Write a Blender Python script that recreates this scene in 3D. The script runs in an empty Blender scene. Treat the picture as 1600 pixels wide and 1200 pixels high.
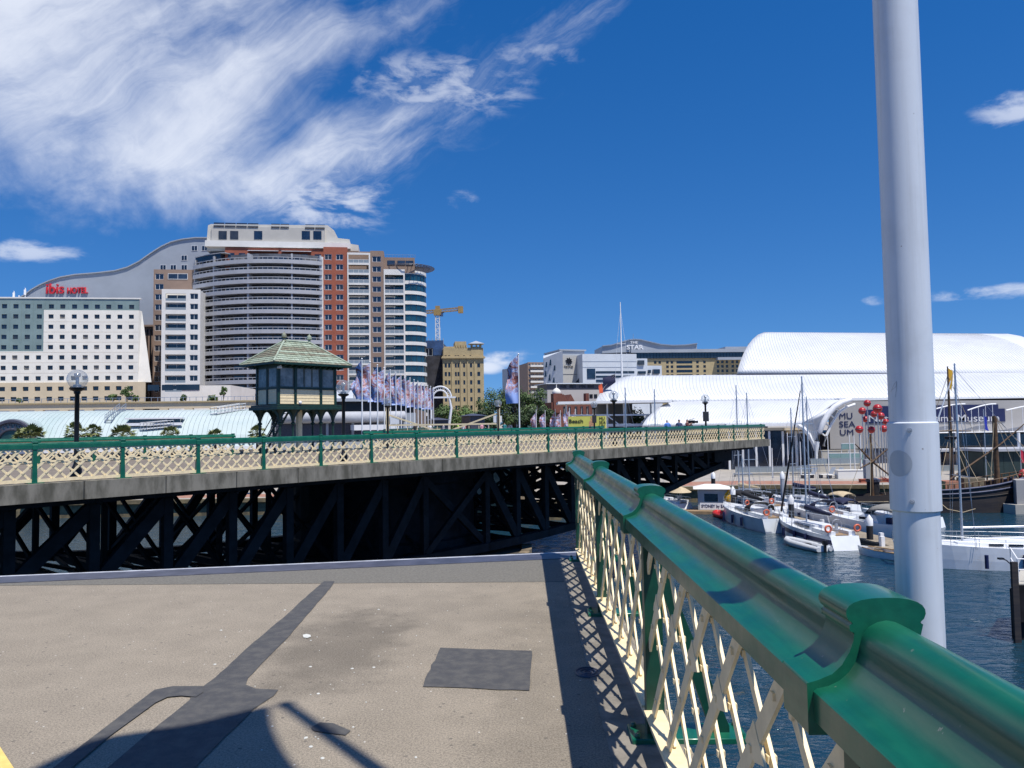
import bpy, bmesh, math, random
from mathutils import Vector, Matrix, Euler
from mathutils.geometry import tessellate_polygon
random.seed(7)
R = math.radians
scene = bpy.context.scene
COL = scene.collection

# ---------------------------------------------------------------- camera
EYE = Vector((0, 0, 1.6))
FPX = 1202.0                      # focal length in pixels of the 1600 px wide photograph
CAM_ROT = (Matrix.Rotation(R(0.72), 3, 'Z') @ Matrix.Rotation(R(90 + 2.95), 3, 'X') @ Matrix.Rotation(R(-0.86), 3, 'Z'))
cam_data = bpy.data.cameras.new('camera')
cam_data.sensor_width = 36.0
cam_data.lens = 36.0 * FPX / 1600.0
cam_data.clip_start = 0.05
cam_data.clip_end = 20000
cam = bpy.data.objects.new('camera', cam_data)
COL.objects.link(cam)
cam.matrix_world = Matrix.Translation(EYE) @ CAM_ROT.to_4x4()
scene.camera = cam

# ---------------------------------------------------------------- sun, sky, exposure
SUN_EL, SUN_AZ = R(66.0), math.atan2(0.63, -0.78)       # azimuth clockwise from +Y
sdir = Vector((math.sin(SUN_AZ) * math.cos(SUN_EL), math.cos(SUN_AZ) * math.cos(SUN_EL), math.sin(SUN_EL)))
sun_data = bpy.data.lights.new('sun', 'SUN')
sun_data.energy = 5.0
sun_data.angle = R(0.53)
sun_data.color = (1.0, 0.955, 0.88)
sun = bpy.data.objects.new('sun', sun_data)
COL.objects.link(sun)
sun.rotation_euler = (-sdir).to_track_quat('-Z', 'Y').to_euler()
sun.location = (0, -20, 60)

world = bpy.data.worlds.new('World')
scene.world = world
world.use_nodes = True
wn = world.node_tree
wn.nodes.clear()


def mnode(nt, op, *args, clamp=False):
    n = nt.nodes.new('ShaderNodeMath')
    n.operation = op
    n.use_clamp = clamp
    for i, a in enumerate(args):
        if isinstance(a, (int, float)):
            n.inputs[i].default_value = a
        else:
            nt.links.new(a, n.inputs[i])
    return n.outputs[0]


def sstep(nt, x, a, b):
    n = nt.nodes.new('ShaderNodeMapRange')
    n.interpolation_type = 'SMOOTHSTEP'
    for i, v in ((0, x), (1, a), (2, b)):
        if isinstance(v, (int, float)):
            n.inputs[i].default_value = v
        else:
            nt.links.new(v, n.inputs[i])
    return n.outputs[0]


def noise(nt, vec, scale, detail=6, rough=0.55, dist=0.0):
    n = nt.nodes.new('ShaderNodeTexNoise')
    n.inputs['Scale'].default_value = scale
    n.inputs['Detail'].default_value = detail
    n.inputs['Roughness'].default_value = rough
    n.inputs['Distortion'].default_value = dist
    if vec is not None:
        nt.links.new(vec, n.inputs['Vector'])
    return n.outputs['Fac']


def comb(nt, x, y, z=0.0):
    n = nt.nodes.new('ShaderNodeCombineXYZ')
    for i, v in enumerate((x, y, z)):
        if isinstance(v, (int, float)):
            n.inputs[i].default_value = v
        else:
            nt.links.new(v, n.inputs[i])
    return n.outputs[0]


def build_world():
    nt = wn
    out = nt.nodes.new('ShaderNodeOutputWorld')
    bg = nt.nodes.new('ShaderNodeBackground')
    bg.inputs['Strength'].default_value = 0.088
    sky = nt.nodes.new('ShaderNodeTexSky')
    sky.sky_type = 'NISHITA'
    sky.sun_disc = False
    sky.sun_elevation = SUN_EL
    sky.sun_rotation = SUN_AZ
    sky.altitude = 0
    sky.air_density = 1.0
    sky.dust_density = 0.05
    sky.ozone_density = 4.0
    hs = nt.nodes.new('ShaderNodeHueSaturation')
    hs.inputs['Saturation'].default_value = 1.36
    hs.inputs['Hue'].default_value = 0.509
    hs.inputs['Value'].default_value = 1.30
    nt.links.new(sky.outputs[0], hs.inputs['Color'])
    tc = nt.nodes.new('ShaderNodeTexCoord')
    sep = nt.nodes.new('ShaderNodeSeparateXYZ')
    nt.links.new(tc.outputs['Generated'], sep.inputs[0])
    x, y, z = sep.outputs
    zz = mnode(nt, 'ADD', mnode(nt, 'MULTIPLY', mnode(nt, 'MAXIMUM', z, 0.0), 0.86), 0.14)   # clean sea air: no yellow band at the horizon
    vn = nt.nodes.new('ShaderNodeVectorMath')
    vn.operation = 'NORMALIZE'
    nt.links.new(comb(nt, x, y, zz), vn.inputs[0])
    nt.links.new(vn.outputs[0], sky.inputs['Vector'])
    az = mnode(nt, 'ARCTAN2', x, y)
    el = mnode(nt, 'ARCSINE', z)
    c, s_ = math.cos(R(29)), math.sin(R(29))
    s = mnode(nt, 'ADD', mnode(nt, 'MULTIPLY', az, c), mnode(nt, 'MULTIPLY', el, s_))
    t = mnode(nt, 'SUBTRACT', mnode(nt, 'MULTIPLY', el, c), mnode(nt, 'MULTIPLY', az, s_))
    # wide wind-combed cirrus bank
    warp = noise(nt, comb(nt, az, el, 3.1), 5.0, 4, 0.5)
    warp0 = mnode(nt, 'SUBTRACT', warp, 0.5)
    tw = mnode(nt, 'ADD', t, mnode(nt, 'MULTIPLY', warp0, 0.10))
    sw = mnode(nt, 'ADD', s, mnode(nt, 'MULTIPLY', warp0, 0.25))
    streak = noise(nt, comb(nt, mnode(nt, 'MULTIPLY', sw, 1.7), mnode(nt, 'MULTIPLY', tw, 9.5), 0.7), 1.0, 7, 0.6, 0.3)
    fine = noise(nt, comb(nt, mnode(nt, 'MULTIPLY', sw, 7.0), mnode(nt, 'MULTIPLY', tw, 24.0), 5.0), 1.0, 9, 0.68, 0.8)
    puff = noise(nt, comb(nt, az, el, 9.0), 11.0, 8, 0.6, 0.2)
    nn = mnode(nt, 'ADD', mnode(nt, 'ADD', mnode(nt, 'MULTIPLY', streak, 0.60), mnode(nt, 'MULTIPLY', fine, 0.22)), mnode(nt, 'MULTIPLY', puff, 0.18))
    # density falls off along the streaks, and lower right edge is the main bright band
    thr = sstep(nt, s, -0.40, 0.34)
    thr = mnode(nt, 'ADD', mnode(nt, 'MULTIPLY', thr, 0.32), 0.22)
    band = sstep(nt, mnode(nt, 'ABSOLUTE', mnode(nt, 'SUBTRACT', tw, 0.405)), 0.055, 0.0)
    thr = mnode(nt, 'SUBTRACT', thr, mnode(nt, 'MULTIPLY', band, 0.15))
    band2 = sstep(nt, mnode(nt, 'ABSOLUTE', mnode(nt, 'SUBTRACT', tw, 0.475)), 0.04, 0.0)
    thr = mnode(nt, 'ADD', thr, mnode(nt, 'MULTIPLY', mnode(nt, 'MULTIPLY', band2, sstep(nt, s, -0.22, -0.05)), 0.08))
    dens = sstep(nt, nn, thr, mnode(nt, 'ADD', thr, 0.36))
    edge_t = sstep(nt, mnode(nt, 'ADD', tw, mnode(nt, 'MULTIPLY', mnode(nt, 'SUBTRACT', fine, 0.5), 0.16)), 0.325, 0.43)
    edge_e = sstep(nt, mnode(nt, 'ADD', el, mnode(nt, 'MULTIPLY', mnode(nt, 'SUBTRACT', puff, 0.5), 0.16)), 0.225, 0.325)
    back = sstep(nt, az, -1.35, -0.85)
    bank = mnode(nt, 'MULTIPLY', mnode(nt, 'MULTIPLY', dens, edge_t), mnode(nt, 'MULTIPLY', edge_e, back))
    bank = mnode(nt, 'MULTIPLY', bank, mnode(nt, 'MULTIPLY', sstep(nt, el, 0.95, 0.62), 0.84))
    # thin wisps just under the bank and small fair-weather puffs low over the skyline
    total = bank
    pn = noise(nt, comb(nt, mnode(nt, 'MULTIPLY', az, 1.0), mnode(nt, 'MULTIPLY', el, 2.4), 1.0), 16.0, 8, 0.6, 0.3)
    for (pa, pe, wa, we, th, amp) in ((0.600, 0.325, 0.080, 0.030, 0.43, 0.60), (0.555, 0.136, 0.10, 0.013, 0.42, 0.6),
                                      (-0.585, 0.197, 0.085, 0.017, 0.42, 0.6), (-0.02, 0.085, 0.050, 0.015, 0.34, 0.75),
                                      (-0.25, 0.285, 0.12, 0.060, 0.43, 0.65), (-0.10, 0.42, 0.16, 0.05, 0.42, 0.5), (-0.045, 0.074, 0.03, 0.012, 0.30, 0.8),
                                      (0.43, 0.138, 0.02, 0.008, 0.36, 0.4), (-0.075, 0.285, 0.03, 0.02, 0.47, 0.35),
                                      (0.02, 0.455, 0.10, 0.02, 0.46, 0.35)):
        da = mnode(nt, 'DIVIDE', mnode(nt, 'SUBTRACT', az, pa), wa)
        de = mnode(nt, 'DIVIDE', mnode(nt, 'SUBTRACT', el, pe), we)
        r2 = mnode(nt, 'ADD', mnode(nt, 'MULTIPLY', da, da), mnode(nt, 'MULTIPLY', de, de))
        g = sstep(nt, r2, 1.0, 0.0)
        v = sstep(nt, mnode(nt, 'ADD', pn, mnode(nt, 'MULTIPLY', g, 0.18)), th + 0.12, th + 0.38)
        total = mnode(nt, 'MAXIMUM', total, mnode(nt, 'MULTIPLY', mnode(nt, 'MULTIPLY', v, g), amp))
    mix = nt.nodes.new('ShaderNodeMix')
    mix.data_type = 'RGBA'
    nt.links.new(total, mix.inputs['Factor'])
    nt.links.new(hs.outputs[0], mix.inputs['A'])
    mix.inputs['B'].default_value = (9.0, 9.5, 10.6, 1)
    nt.links.new(mix.outputs['Result'], bg.inputs['Color'])
    nt.links.new(bg.outputs[0], out.inputs[0])


build_world()
vs = scene.view_settings
vs.view_transform = 'Standard'
vs.look = 'None'
vs.exposure = 0.15
vs.gamma = 1.0
vs.use_curve_mapping = False
scene.cycles.use_denoising = True
scene.cycles.max_bounces = 6
scene.cycles.transparent_max_bounces = 12

# ---------------------------------------------------------------- helpers
def ray(x, y):
    return CAM_ROT @ Vector(((x - 800) / FPX, (600 - y) / FPX, -1))


def at_depth(x, y, Y):
    d = ray(x, y)
    return EYE + d * (Y / d.y)


def at_height(x, y, z):
    d = ray(x, y)
    return EYE + d * ((z - EYE.z) / d.z)


class MB:
    """collects shapes, builds ONE mesh object"""

    def __init__(self):
        self.v, self.f, self.m, self.sm = [], [], [], []

    def add(self, verts, faces, mi=0, smooth=False):
        o = len(self.v)
        self.v += [tuple(p) for p in verts]
        self.f += [tuple(i + o for i in f) for f in faces]
        self.m += [mi] * len(faces)
        self.sm += [smooth] * len(faces)
        return self

    def box(self, lo, hi, mi=0):
        x0, y0, z0 = lo
        x1, y1, z1 = hi
        return self.add([(x0, y0, z0), (x1, y0, z0), (x1, y1, z0), (x0, y1, z0), (x0, y0, z1), (x1, y0, z1), (x1, y1, z1), (x0, y1, z1)],
                        [(0, 3, 2, 1), (4, 5, 6, 7), (0, 1, 5, 4), (1, 2, 6, 5), (2, 3, 7, 6), (3, 0, 4, 7)], mi)

    def bar(self, a, b, w, h, mi=0, up=(0, 0, 1)):
        """rectangular bar from a to b; w sideways, h along up"""
        a, b = Vector(a), Vector(b)
        d = (b - a).normalized()
        u = Vector(up)
        if abs(d.dot(u)) > 0.98:
            u = Vector((0, 1, 0)) if abs(d.y) < 0.9 else Vector((1, 0, 0))
        s = d.cross(u).normalized()
        u = s.cross(d).normalized()
        vs_ = []
        for p in (a, b):
            for (i, j) in ((-1, -1), (1, -1), (1, 1), (-1, 1)):
                vs_.append(p + s * (i * w / 2) + u * (j * h / 2))
        return self.add(vs_, [(0, 1, 2, 3), (7, 6, 5, 4), (0, 4, 5, 1), (1, 5, 6, 2), (2, 6, 7, 3), (3, 7, 4, 0)], mi)

    def tube(self, pts, r, n=8, mi=0, smooth=True, cap=True):
        """round tube along pts; r a number or a list"""
        pts = [Vector(p) for p in pts]
        rs = r if isinstance(r, (list, tuple)) else [r] * len(pts)
        rings = []
        for i, p in enumerate(pts):
            d = (pts[min(i + 1, len(pts) - 1)] - pts[max(i - 1, 0)]).normalized()
            u = Vector((0, 0, 1)) if abs(d.z) < 0.95 else Vector((1, 0, 0))
            s = d.cross(u).normalized()
            u = s.cross(d).normalized()
            rings.append([p + (s * math.cos(2 * math.pi * k / n) + u * math.sin(2 * math.pi * k / n)) * rs[i] for k in range(n)])
        vs_ = [q for rg in rings for q in rg]
        fs = [(i * n + k, i * n + (k + 1) % n, (i + 1) * n + (k + 1) % n, (i + 1) * n + k) for i in range(len(pts) - 1) for k in range(n)]
        self.add(vs_, fs, mi, smooth)
        if cap:
            self.add(rings[0], [tuple(range(n))[::-1]], mi)
            self.add(rings[-1], [tuple(range(n))], mi)
        return self

    def lathe(self, prof, c=(0, 0, 0), n=16, mi=0, smooth=True, cap=True):
        """profile [(r, z)] turned about the z axis at c"""
        c = Vector(c)
        vs_ = [c + Vector((r * math.cos(2 * math.pi * k / n), r * math.sin(2 * math.pi * k / n), z)) for (r, z) in prof for k in range(n)]
        fs = [(i * n + k, i * n + (k + 1) % n, (i + 1) * n + (k + 1) % n, (i + 1) * n + k) for i in range(len(prof) - 1) for k in range(n)]
        self.add(vs_, fs, mi, smooth)
        if cap:
            self.add(vs_[:n], [tuple(range(n))[::-1]], mi)
            self.add(vs_[-n:], [tuple(range(n))], mi)
        return self

    def sphere(self, c, r, n=16, m=10, mi=0, sz=1.0):
        pr = [(max(r * math.sin(math.pi * i / m), 1e-4), -r * sz * math.cos(math.pi * i / m)) for i in range(m + 1)]
        return self.lathe(pr, c, n, mi, True, False)

    def prism(self, poly, d0, d1, axis='z', mi=0, smooth=False):
        """polygon (ccw seen from +axis) extruded from d0 to d1"""
        def P(p, d):
            if axis == 'z':
                return (p[0], p[1], d)
            if axis == 'y':
                return (p[0], d, p[1])
            return (d, p[0], p[1])
        n = len(poly)
        vs_ = [P(p, d0) for p in poly] + [P(p, d1) for p in poly]
        side = [(k, (k + 1) % n, n + (k + 1) % n, n + k) for k in range(n)]
        caps = [tuple(range(n))[::-1], tuple(range(n, 2 * n))]
        if axis == 'y':
            side = [f[::-1] for f in side]
            caps = [f[::-1] for f in caps]
        self.add(vs_, side, mi, smooth)
        self.add(vs_, caps, mi, False)
        return self

    def torus(self, c, R0, r, n=20, m=8, mi=0, axis='z', arc=(0, 2 * math.pi), mi_f=None):
        c = Vector(c)
        full = abs(arc[1] - arc[0] - 2 * math.pi) < 1e-6
        k = n if full else n + 1
        vs_ = []
        for i in range(k):
            a = arc[0] + (arc[1] - arc[0]) * i / n
            for j in range(m):
                b = 2 * math.pi * j / m
                rr = R0 + r * math.cos(b)
                p = (rr * math.cos(a), rr * math.sin(a), r * math.sin(b))
                if axis == 'y':
                    p = (p[0], -p[2], p[1])
                elif axis == 'x':
                    p = (p[2], p[0], p[1])
                vs_.append(c + Vector(p))
        for i in range(n):
            fs = [(i * m + j, ((i + 1) % k) * m + j, ((i + 1) % k) * m + (j + 1) % m, i * m + (j + 1) % m) for j in range(m)]
            o = len(self.v)
            if i == 0:
                self.v += [tuple(p) for p in vs_]
                base = o
            self.f += [tuple(q + base for q in f) for f in fs]
            self.m += [mi if mi_f is None else mi_f(i)] * len(fs)
            self.sm += [True] * len(fs)
        return self

    def grid(self, fn, nu, nv, mi=0, smooth=True, flip=False):
        """surface fn(u, v) with u, v in 0..1"""
        vs_ = [fn(i / nu, j / nv) for i in range(nu + 1) for j in range(nv + 1)]
        fs = []
        for i in range(nu):
            for j in range(nv):
                f = (i * (nv + 1) + j, (i + 1) * (nv + 1) + j, (i + 1) * (nv + 1) + j + 1, i * (nv + 1) + j + 1)
                fs.append(f[::-1] if flip else f)
        return self.add(vs_, fs, mi, smooth)

    def mesh(self, name, mats):
        me = bpy.data.meshes.new(name)
        me.from_pydata(self.v, [], self.f)
        for mt in (mats if isinstance(mats, (list, tuple)) else [mats]):
            me.materials.append(mt)
        me.polygons.foreach_set('material_index', self.m)
        me.polygons.foreach_set('use_smooth', self.sm)
        me.update()
        if any(self.sm):
            me.set_sharp_from_angle(angle=R(50))
        return me

    def build(self, name, mats, parent=None, loc=(0, 0, 0), rz=0.0):
        return link(name, self.mesh(name, mats), parent, loc, rz)


def link(name, data, parent=None, loc=(0, 0, 0), rz=0.0):
    o = bpy.data.objects.new(name, data)
    COL.objects.link(o)
    o.location = loc
    o.rotation_euler = (0, 0, rz)
    if parent is not None:
        o.parent = parent
    return o


def tag(o, label, cat, group=None):
    o['label'] = label
    o['category'] = cat
    if group:
        o['group'] = group
    return o


def thing(name, label, cat, loc=(0, 0, 0), rz=0.0, group=None):
    return tag(link(name, None, None, loc, rz), label, cat, group)


def struct(o, kind='structure'):
    o['kind'] = kind
    return o


def copy_tree(o, parent=None):
    c = o.copy()
    COL.objects.link(c)
    c.parent = parent
    for ch in KIDS.get(o.name, list(o.children)):
        copy_tree(ch, c)
    return c


KIDS = {}
ORD = ['first', 'second', 'third', 'fourth', 'fifth', 'sixth', 'seventh', 'eighth', 'ninth', 'tenth', 'eleventh', 'twelfth', 'thirteenth',
       'fourteenth', 'fifteenth', 'sixteenth', 'seventeenth', 'eighteenth', 'nineteenth', 'twentieth']


def solidify(o, t, off=0.0):
    m = o.modifiers.new('thickness', 'SOLIDIFY')
    m.thickness = t
    m.offset = off
    return o


def bevel(o, w=0.01, seg=2):
    m = o.modifiers.new('edge', 'BEVEL')
    m.width = w
    m.segments = seg
    m.limit_method = 'ANGLE'
    m.angle_limit = R(40)
    return o


# ---------------------------------------------------------------- materials
def mat(name, col, rough=0.6, metal=0.0, var=0.0, scale=4.0, col2=None, bump=0.0, bscale=None, spec=0.5, coat=0.0, detail=6, stretch=None,
        thr=None, obj_rand=0.0):
    """principled material; col broken up towards col2 (or darker/lighter by var) with object-space noise, optional fine bump"""
    m = bpy.data.materials.new(name)
    m.use_nodes = True
    nt = m.node_tree
    b = nt.nodes['Principled BSDF']
    b.inputs['Roughness'].default_value = rough
    b.inputs['Metallic'].default_value = metal
    b.inputs['Specular IOR Level'].default_value = spec
    if coat:
        b.inputs['Coat Weight'].default_value = coat
        b.inputs['Coat Roughness'].default_value = 0.15
    tc = nt.nodes.new('ShaderNodeTexCoord')
    vec = tc.outputs['Object']
    if stretch:
        mp = nt.nodes.new('ShaderNodeMapping')
        mp.inputs['Scale'].default_value = stretch
        nt.links.new(vec, mp.inputs[0])
        vec = mp.outputs[0]
    if var or col2:
        f = noise(nt, vec, scale, detail, 0.62)
        f = sstep(nt, f, *(thr or (0.32, 0.68)))
        mx = nt.nodes.new('ShaderNodeMix')
        mx.data_type = 'RGBA'
        nt.links.new(f, mx.inputs['Factor'])
        if col2 is None:
            mx.inputs['A'].default_value = tuple(min(1, c * (1 - var)) for c in col[:3]) + (1,)
            mx.inputs['B'].default_value = tuple(min(1, c * (1 + var)) for c in col[:3]) + (1,)
        else:
            mx.inputs['A'].default_value = tuple(col[:3]) + (1,)
            mx.inputs['B'].default_value = tuple(col2[:3]) + (1,)
        cs = mx.outputs['Result']
        if obj_rand:
            oi = nt.nodes.new('ShaderNodeObjectInfo')
            hv = nt.nodes.new('ShaderNodeHueSaturation')
            v = mnode(nt, 'ADD', mnode(nt, 'MULTIPLY', oi.outputs['Random'], obj_rand), 1 - obj_rand / 2)
            nt.links.new(v, hv.inputs['Value'])
            nt.links.new(cs, hv.inputs['Color'])
            cs = hv.outputs[0]
        nt.links.new(cs, b.inputs['Base Color'])
    else:
        b.inputs['Base Color'].default_value = tuple(col[:3]) + (1,)
    if bump:
        bn = nt.nodes.new('ShaderNodeBump')
        bn.inputs['Strength'].default_value = bump
        bn.inputs['Distance'].default_value = 0.02
        nt.links.new(noise(nt, vec, bscale or scale * 6, 5, 0.6), bn.inputs['Height'])
        nt.links.new(bn.outputs[0], b.inputs['Normal'])
    return m


def srgb(r, g, b):
    def f(c):
        c /= 255
        return c / 12.92 if c <= 0.04045 else ((c + 0.055) / 1.055) ** 2.4
    return (f(r), f(g), f(b))


M = {}
def worn_green(name, cove_band):
    m = mat(name, (0.0015, 0.088, 0.044), 0.3, spec=0.55, coat=0.3)
    nt = m.node_tree
    b = nt.nodes['Principled BSDF']
    tc = nt.nodes.new('ShaderNodeTexCoord')
    o = tc.outputs['Object']
    mp = nt.nodes.new('ShaderNodeMapping')
    mp.inputs['Scale'].default_value = (14, 1.6, 14)
    nt.links.new(o, mp.inputs[0])
    brush = noise(nt, mp.outputs[0], 3.0, 5, 0.6)
    blot = noise(nt, o, 5.0, 6, 0.62)
    fleck = noise(nt, o, 55.0, 3, 0.6)
    mx = nt.nodes.new('ShaderNodeMix')
    mx.data_type = 'RGBA'
    nt.links.new(sstep(nt, mnode(nt, 'ADD', mnode(nt, 'MULTIPLY', brush, 0.5), mnode(nt, 'MULTIPLY', blot, 0.5)), 0.36, 0.64), mx.inputs['Factor'])
    mx.inputs['A'].default_value = (0.0012, 0.080, 0.042, 1)
    mx.inputs['B'].default_value = (0.003, 0.112, 0.058, 1)
    col = mx.outputs['Result']
    sp = nt.nodes.new('ShaderNodeSeparateXYZ')
    nt.links.new(o, sp.inputs[0])
    if cove_band:
        # grey-brown noisy band along the cove of the rail
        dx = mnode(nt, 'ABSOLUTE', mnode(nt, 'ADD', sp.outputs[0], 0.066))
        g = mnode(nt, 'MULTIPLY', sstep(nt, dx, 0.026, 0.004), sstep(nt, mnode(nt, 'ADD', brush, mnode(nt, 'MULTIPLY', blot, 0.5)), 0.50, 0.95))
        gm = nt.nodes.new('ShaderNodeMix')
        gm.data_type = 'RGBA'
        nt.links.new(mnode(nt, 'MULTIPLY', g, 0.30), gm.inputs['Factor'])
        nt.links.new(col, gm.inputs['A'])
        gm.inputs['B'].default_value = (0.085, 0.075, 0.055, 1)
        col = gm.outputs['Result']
    ch = nt.nodes.new('ShaderNodeMix')
    ch.data_type = 'RGBA'
    nt.links.new(mnode(nt, 'MULTIPLY', sstep(nt, fleck, 0.70, 0.735), sstep(nt, blot, 0.48, 0.60)), ch.inputs['Factor'])
    nt.links.new(col, ch.inputs['A'])
    ch.inputs['B'].default_value = (0.16, 0.19, 0.15, 1)
    nt.links.new(ch.outputs['Result'], b.inputs['Base Color'])
    nt.links.new(mnode(nt, 'ADD', 0.28, mnode(nt, 'MULTIPLY', sstep(nt, blot, 0.3, 0.75), 0.22)), b.inputs['Roughness'])
    bn = nt.nodes.new('ShaderNodeBump')
    bn.inputs['Strength'].default_value = 0.10
    bn.inputs['Distance'].default_value = 0.004
    nt.links.new(mnode(nt, 'ADD', brush, mnode(nt, 'MULTIPLY', fleck, 0.5)), bn.inputs['Height'])
    nt.links.new(bn.outputs[0], b.inputs['Normal'])
    return m


def worn_pole():
    m = mat('pale grey pole paint', (0.60, 0.64, 0.70), 0.36)
    nt = m.node_tree
    b = nt.nodes['Principled BSDF']
    tc = nt.nodes.new('ShaderNodeTexCoord')
    o = tc.outputs['Object']
    mp = nt.nodes.new('ShaderNodeMapping')
    mp.inputs['Scale'].default_value = (30, 30, 1.3)
    nt.links.new(o, mp.inputs[0])
    runs = noise(nt, mp.outputs[0], 1.6, 5, 0.6)
    blot = noise(nt, o, 9.0, 6, 0.65)
    spot = noise(nt, o, 70.0, 2, 0.5)
    mx = nt.nodes.new('ShaderNodeMix')
    mx.data_type = 'RGBA'
    nt.links.new(mnode(nt, 'ADD', mnode(nt, 'MULTIPLY', sstep(nt, runs, 0.45, 0.75), 0.45), mnode(nt, 'MULTIPLY', sstep(nt, blot, 0.45, 0.8), 0.35)), mx.inputs['Factor'])
    mx.inputs['A'].default_value = (0.62, 0.66, 0.71, 1)
    mx.inputs['B'].default_value = (0.44, 0.46, 0.48, 1)
    ch = nt.nodes.new('ShaderNodeMix')
    ch.data_type = 'RGBA'
    nt.links.new(mnode(nt, 'MULTIPLY', sstep(nt, spot, 0.735, 0.77), sstep(nt, blot, 0.42, 0.55)), ch.inputs['Factor'])
    nt.links.new(mx.outputs['Result'], ch.inputs['A'])
    ch.inputs['B'].default_value = (0.20, 0.17, 0.14, 1)
    nt.links.new(ch.outputs['Result'], b.inputs['Base Color'])
    nt.links.new(mnode(nt, 'ADD', 0.28, mnode(nt, 'MULTIPLY', blot, 0.25)), b.inputs['Roughness'])
    bn = nt.nodes.new('ShaderNodeBump')
    bn.inputs['Strength'].default_value = 0.06
    bn.inputs['Distance'].default_value = 0.003
    nt.links.new(mnode(nt, 'ADD', blot, mnode(nt, 'MULTIPLY', spot, 0.4)), bn.inputs['Height'])
    nt.links.new(bn.outputs[0], b.inputs['Normal'])
    return m


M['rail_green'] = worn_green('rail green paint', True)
M['trim_green'] = worn_green('trim green paint', False)
M['post_green'] = mat('post green paint', (0.003, 0.050, 0.028), 0.38, var=0.2, scale=6, bump=0.05, bscale=50)
M['cream'] = mat('cream paint', (0.80, 0.66, 0.41), 0.5, var=0.10, scale=9, bump=0.05, bscale=40)
M['black'] = mat('black paint', (0.008, 0.008, 0.010), 0.4, var=0.3, scale=5)
M['truss'] = mat('navy black truss paint', (0.012, 0.011, 0.013), 0.75, var=0.5, scale=1.6, bump=0.05, spec=0.25)
M['fascia'] = mat('weathered concrete edge', (0.085, 0.078, 0.058), 0.85, col2=(0.23, 0.21, 0.17), scale=2.2, bump=0.2, stretch=(1, 1, 0.35))
M['white'] = mat('white paint', (0.80, 0.80, 0.80), 0.45, var=0.04, scale=3)
M['pole'] = worn_pole()
M['pole_patch'] = mat('grey sticker residue', (0.42, 0.45, 0.48), 0.6, var=0.05, scale=10)
M['steel'] = mat('galvanised steel', (0.45, 0.47, 0.50), 0.4, 0.7, var=0.1, scale=6)
M['darksteel'] = mat('dark joint plate', (0.060, 0.062, 0.085), 0.45, var=0.25, scale=4, bump=0.05)
M['glass'] = mat('dark window glass', (0.012, 0.018, 0.028), 0.06, spec=0.8, var=0.4, scale=0.6)
M['glass_blue'] = mat('blue green curtain glass', (0.010, 0.055, 0.085), 0.08, spec=0.8, var=0.35, scale=0.25)
M['clear'] = mat('lamp globe', (0.75, 0.78, 0.80), 0.05)

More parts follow.
